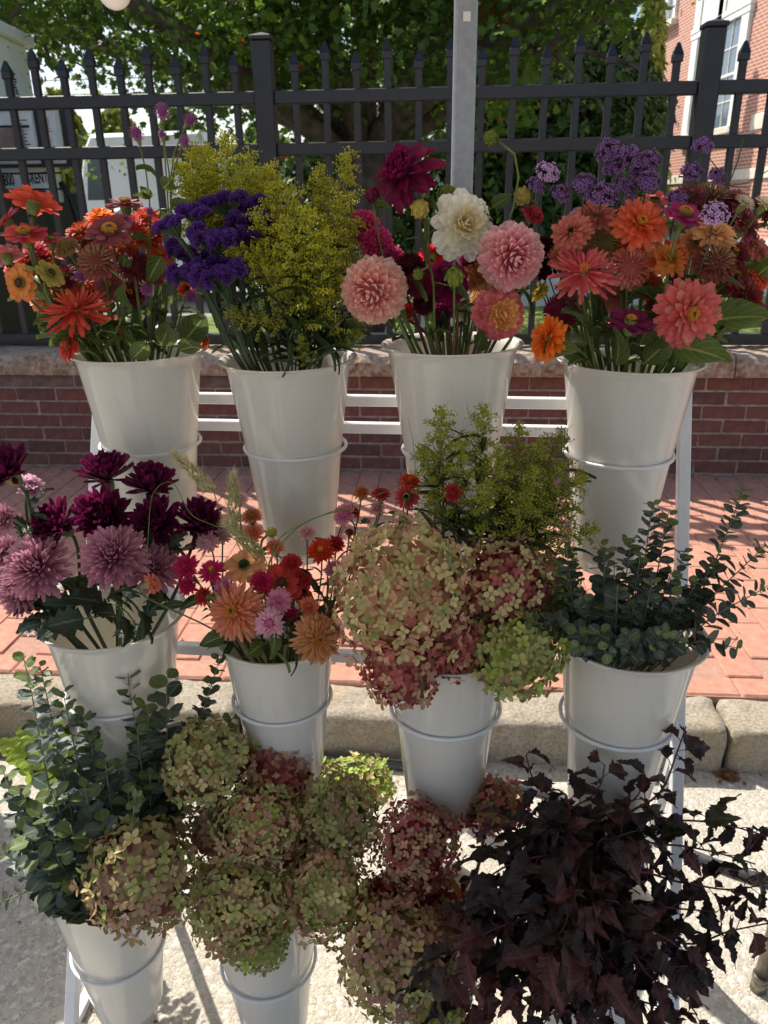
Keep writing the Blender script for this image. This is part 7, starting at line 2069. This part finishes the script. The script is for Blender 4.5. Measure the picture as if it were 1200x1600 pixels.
HY(480, 1330, 40, 44, 'B2', .02, 'shaded wine hydrangea head behind the cream and pink one', ['h_wine', 'h_tan'], ['h_wine'], fsize=.027)
HY(600, 1420, 44, 52, 'B3', .04, 'shaded wine hydrangea head between the red brown and largest ones', ['h_wine', 'h_rose'], ['h_wine', 'h_olive'], fsize=.027)
HY(690, 1430, 50, 50, 'B3', .05, 'shaded wine hydrangea head nearest the ninebark', ['h_wine', 'h_tan'], ['h_wine'], fsize=.027)
for (x, y, off, L, tip, ro) in ((590, 1398, .03, 56, (10, -60), -.9), (712, 1380, .05, 50, (60, -40), -.8)):
    leaf_at(x, y, off, 'B3', L, tip, petal('yellow leaf %d' % x, S(158, 100, 16), S(176, 120, 24), .3), 'zin', ro)
# dark ninebark
N = lambda *a, **k_: ninebark('B4', *a, **k_)
G_ = [M_nine, M_nine_g, M_nine_g]
N([(890, 1260, .05), (950, 1210, .0), (835, 1200, -.06)][:1] + [(840, 1230, .02), (822, 1180, .0)], 'ninebark branch with two upright leaves, tallest on the left', 0.074, 0.0222)
N([(860, 1300, .04), (930, 1240, .04), (945, 1195, .02)], 'ninebark branch with a pointed tip before the last middle bucket', 0.072, 0.0222)
N([(960, 1300, .04), (1030, 1240, .02), (1058, 1175, .0), (1072, 1135, .0)], 'ninebark branch rising highest along the white rail', 0.067, 0.0222, [M_nine, M_nine_r, M_nine], .2)
N([(980, 1290, .04), (1060, 1282, .02), (1130, 1288, .02), (1210, 1310, .04)], 'ninebark branch with green hanging leaves reaching the right edge', 0.070, 0.0192, G_, 1.2)
N([(980, 1370, .08), (1060, 1378, .06), (1140, 1390, .06), (1210, 1378, .06)], 'ninebark branch running level to the right edge', 0.074, 0.0222, [M_nine, M_nine_r], 1.2)
N([(1000, 1460, .12), (1080, 1475, .10), (1140, 1455, .10), (1215, 1440, .10)], 'ninebark branch reaching right above the chrome leg', 0.079, 0.0252, [M_nine, M_nine_r], 1.0)
N([(900, 1300, .06), (830, 1280, .06), (760, 1300, .06)], 'ninebark branch leaning left over the orange red hydrangea', 0.079, 0.0178)
N([(880, 1350, .10), (800, 1350, .12), (740, 1390, .14)], 'ninebark branch leaning left beside the red brown hydrangea', 0.084, 0.0163)
N([(880, 1420, .14), (800, 1440, .17), (720, 1480, .2), (690, 1530, .2)], 'wine red ninebark branch falling left over the largest hydrangea', 0.086, 0.0163, [M_nine_r, M_nine_r, M_nine])
N([(900, 1450, .15), (850, 1500, .2), (790, 1570, .22)], 'wine red ninebark branch falling forward at the bottom edge, left', 0.086, 0.0163, [M_nine_r, M_nine])
N([(930, 1460, .15), (930, 1530, .2), (900, 1610, .22)], 'ninebark branch falling forward at the bottom edge, middle', 0.084, 0.0163, [M_nine_r, M_nine])
N([(960, 1450, .14), (1010, 1520, .18), (1060, 1560, .2)], 'ninebark branch falling forward to the lower right', 0.082, 0.0178, [M_nine, M_nine_r])
N([(900, 1380, .12), (870, 1400, .15), (830, 1420, .16)], 'short ninebark branch in the thick of the bunch, left', 0.084, 0.0118)
N([(900, 1340, .08), (880, 1300, .08), (860, 1290, .08)], 'short ninebark branch at the top of the dark mass, left', 0.084, 0.0118)
N([(930, 1330, .08), (960, 1310, .08), (985, 1300, .08)], 'short ninebark branch at the top of the dark mass, right', 0.079, 0.0118)
N([(900, 1400, .15), (880, 1450, .19), (860, 1470, .2)], 'short ninebark branch in the front of the dark mass', 0.089, 0.0111)
N([(860, 1400, .12), (790, 1400, .14), (760, 1440, .15)], 'short ninebark branch at the left of the dark mass', 0.089, 0.0111)
N([(880, 1330, .06), (820, 1320, .08), (790, 1350, .1)], 'short ninebark branch at the upper left of the dark mass', 0.086, 0.0118)
N([(880, 1480, .16), (760, 1530, .2), (720, 1580, .2)], 'wine red ninebark branch beside the green tuft at the bottom', 0.084, 0.0148, [M_nine_r, M_nine_r, M_nine])

N([(890, 1500, .14), (870, 1560, .18), (850, 1600, .19)], 'ninebark branch hiding the last bottom bucket, left', .08, .014)
N([(940, 1500, .14), (950, 1560, .18), (960, 1605, .19)], 'ninebark branch hiding the last bottom bucket, right', .08, .014, [M_nine, M_nine_r])
N([(980, 1440, .12), (1030, 1460, .14), (1060, 1480, .14)], 'ninebark branch low at the right of the dark mass', .076, .016)

N([(960, 1330, .06), (1040, 1320, .04), (1110, 1330, .04), (1180, 1350, .04)], 'thin ninebark branch arching right above the level one', .058, .026, [M_nine, M_nine_g, M_nine_r], .4)
N([(990, 1420, .10), (1060, 1420, .09), (1120, 1425, .08)], 'ninebark branch right of the rail, pointing right', .06, .024, [M_nine, M_nine_r], .3)
N([(970, 1490, .14), (1050, 1510, .14), (1110, 1500, .14)], 'ninebark branch low on the right before the rail shadow', .062, .024, [M_nine_r, M_nine], .3)
N([(950, 1540, .17), (1020, 1570, .19), (1090, 1585, .19)], 'wine red ninebark branch lowest on the right', .064, .024, [M_nine_r, M_nine], .3)
N([(930, 1290, .05), (990, 1250, .03), (1010, 1215, .02)], 'ninebark branch before the last middle bucket, right', .056, .024, [M_nine, M_nine_r], .2)
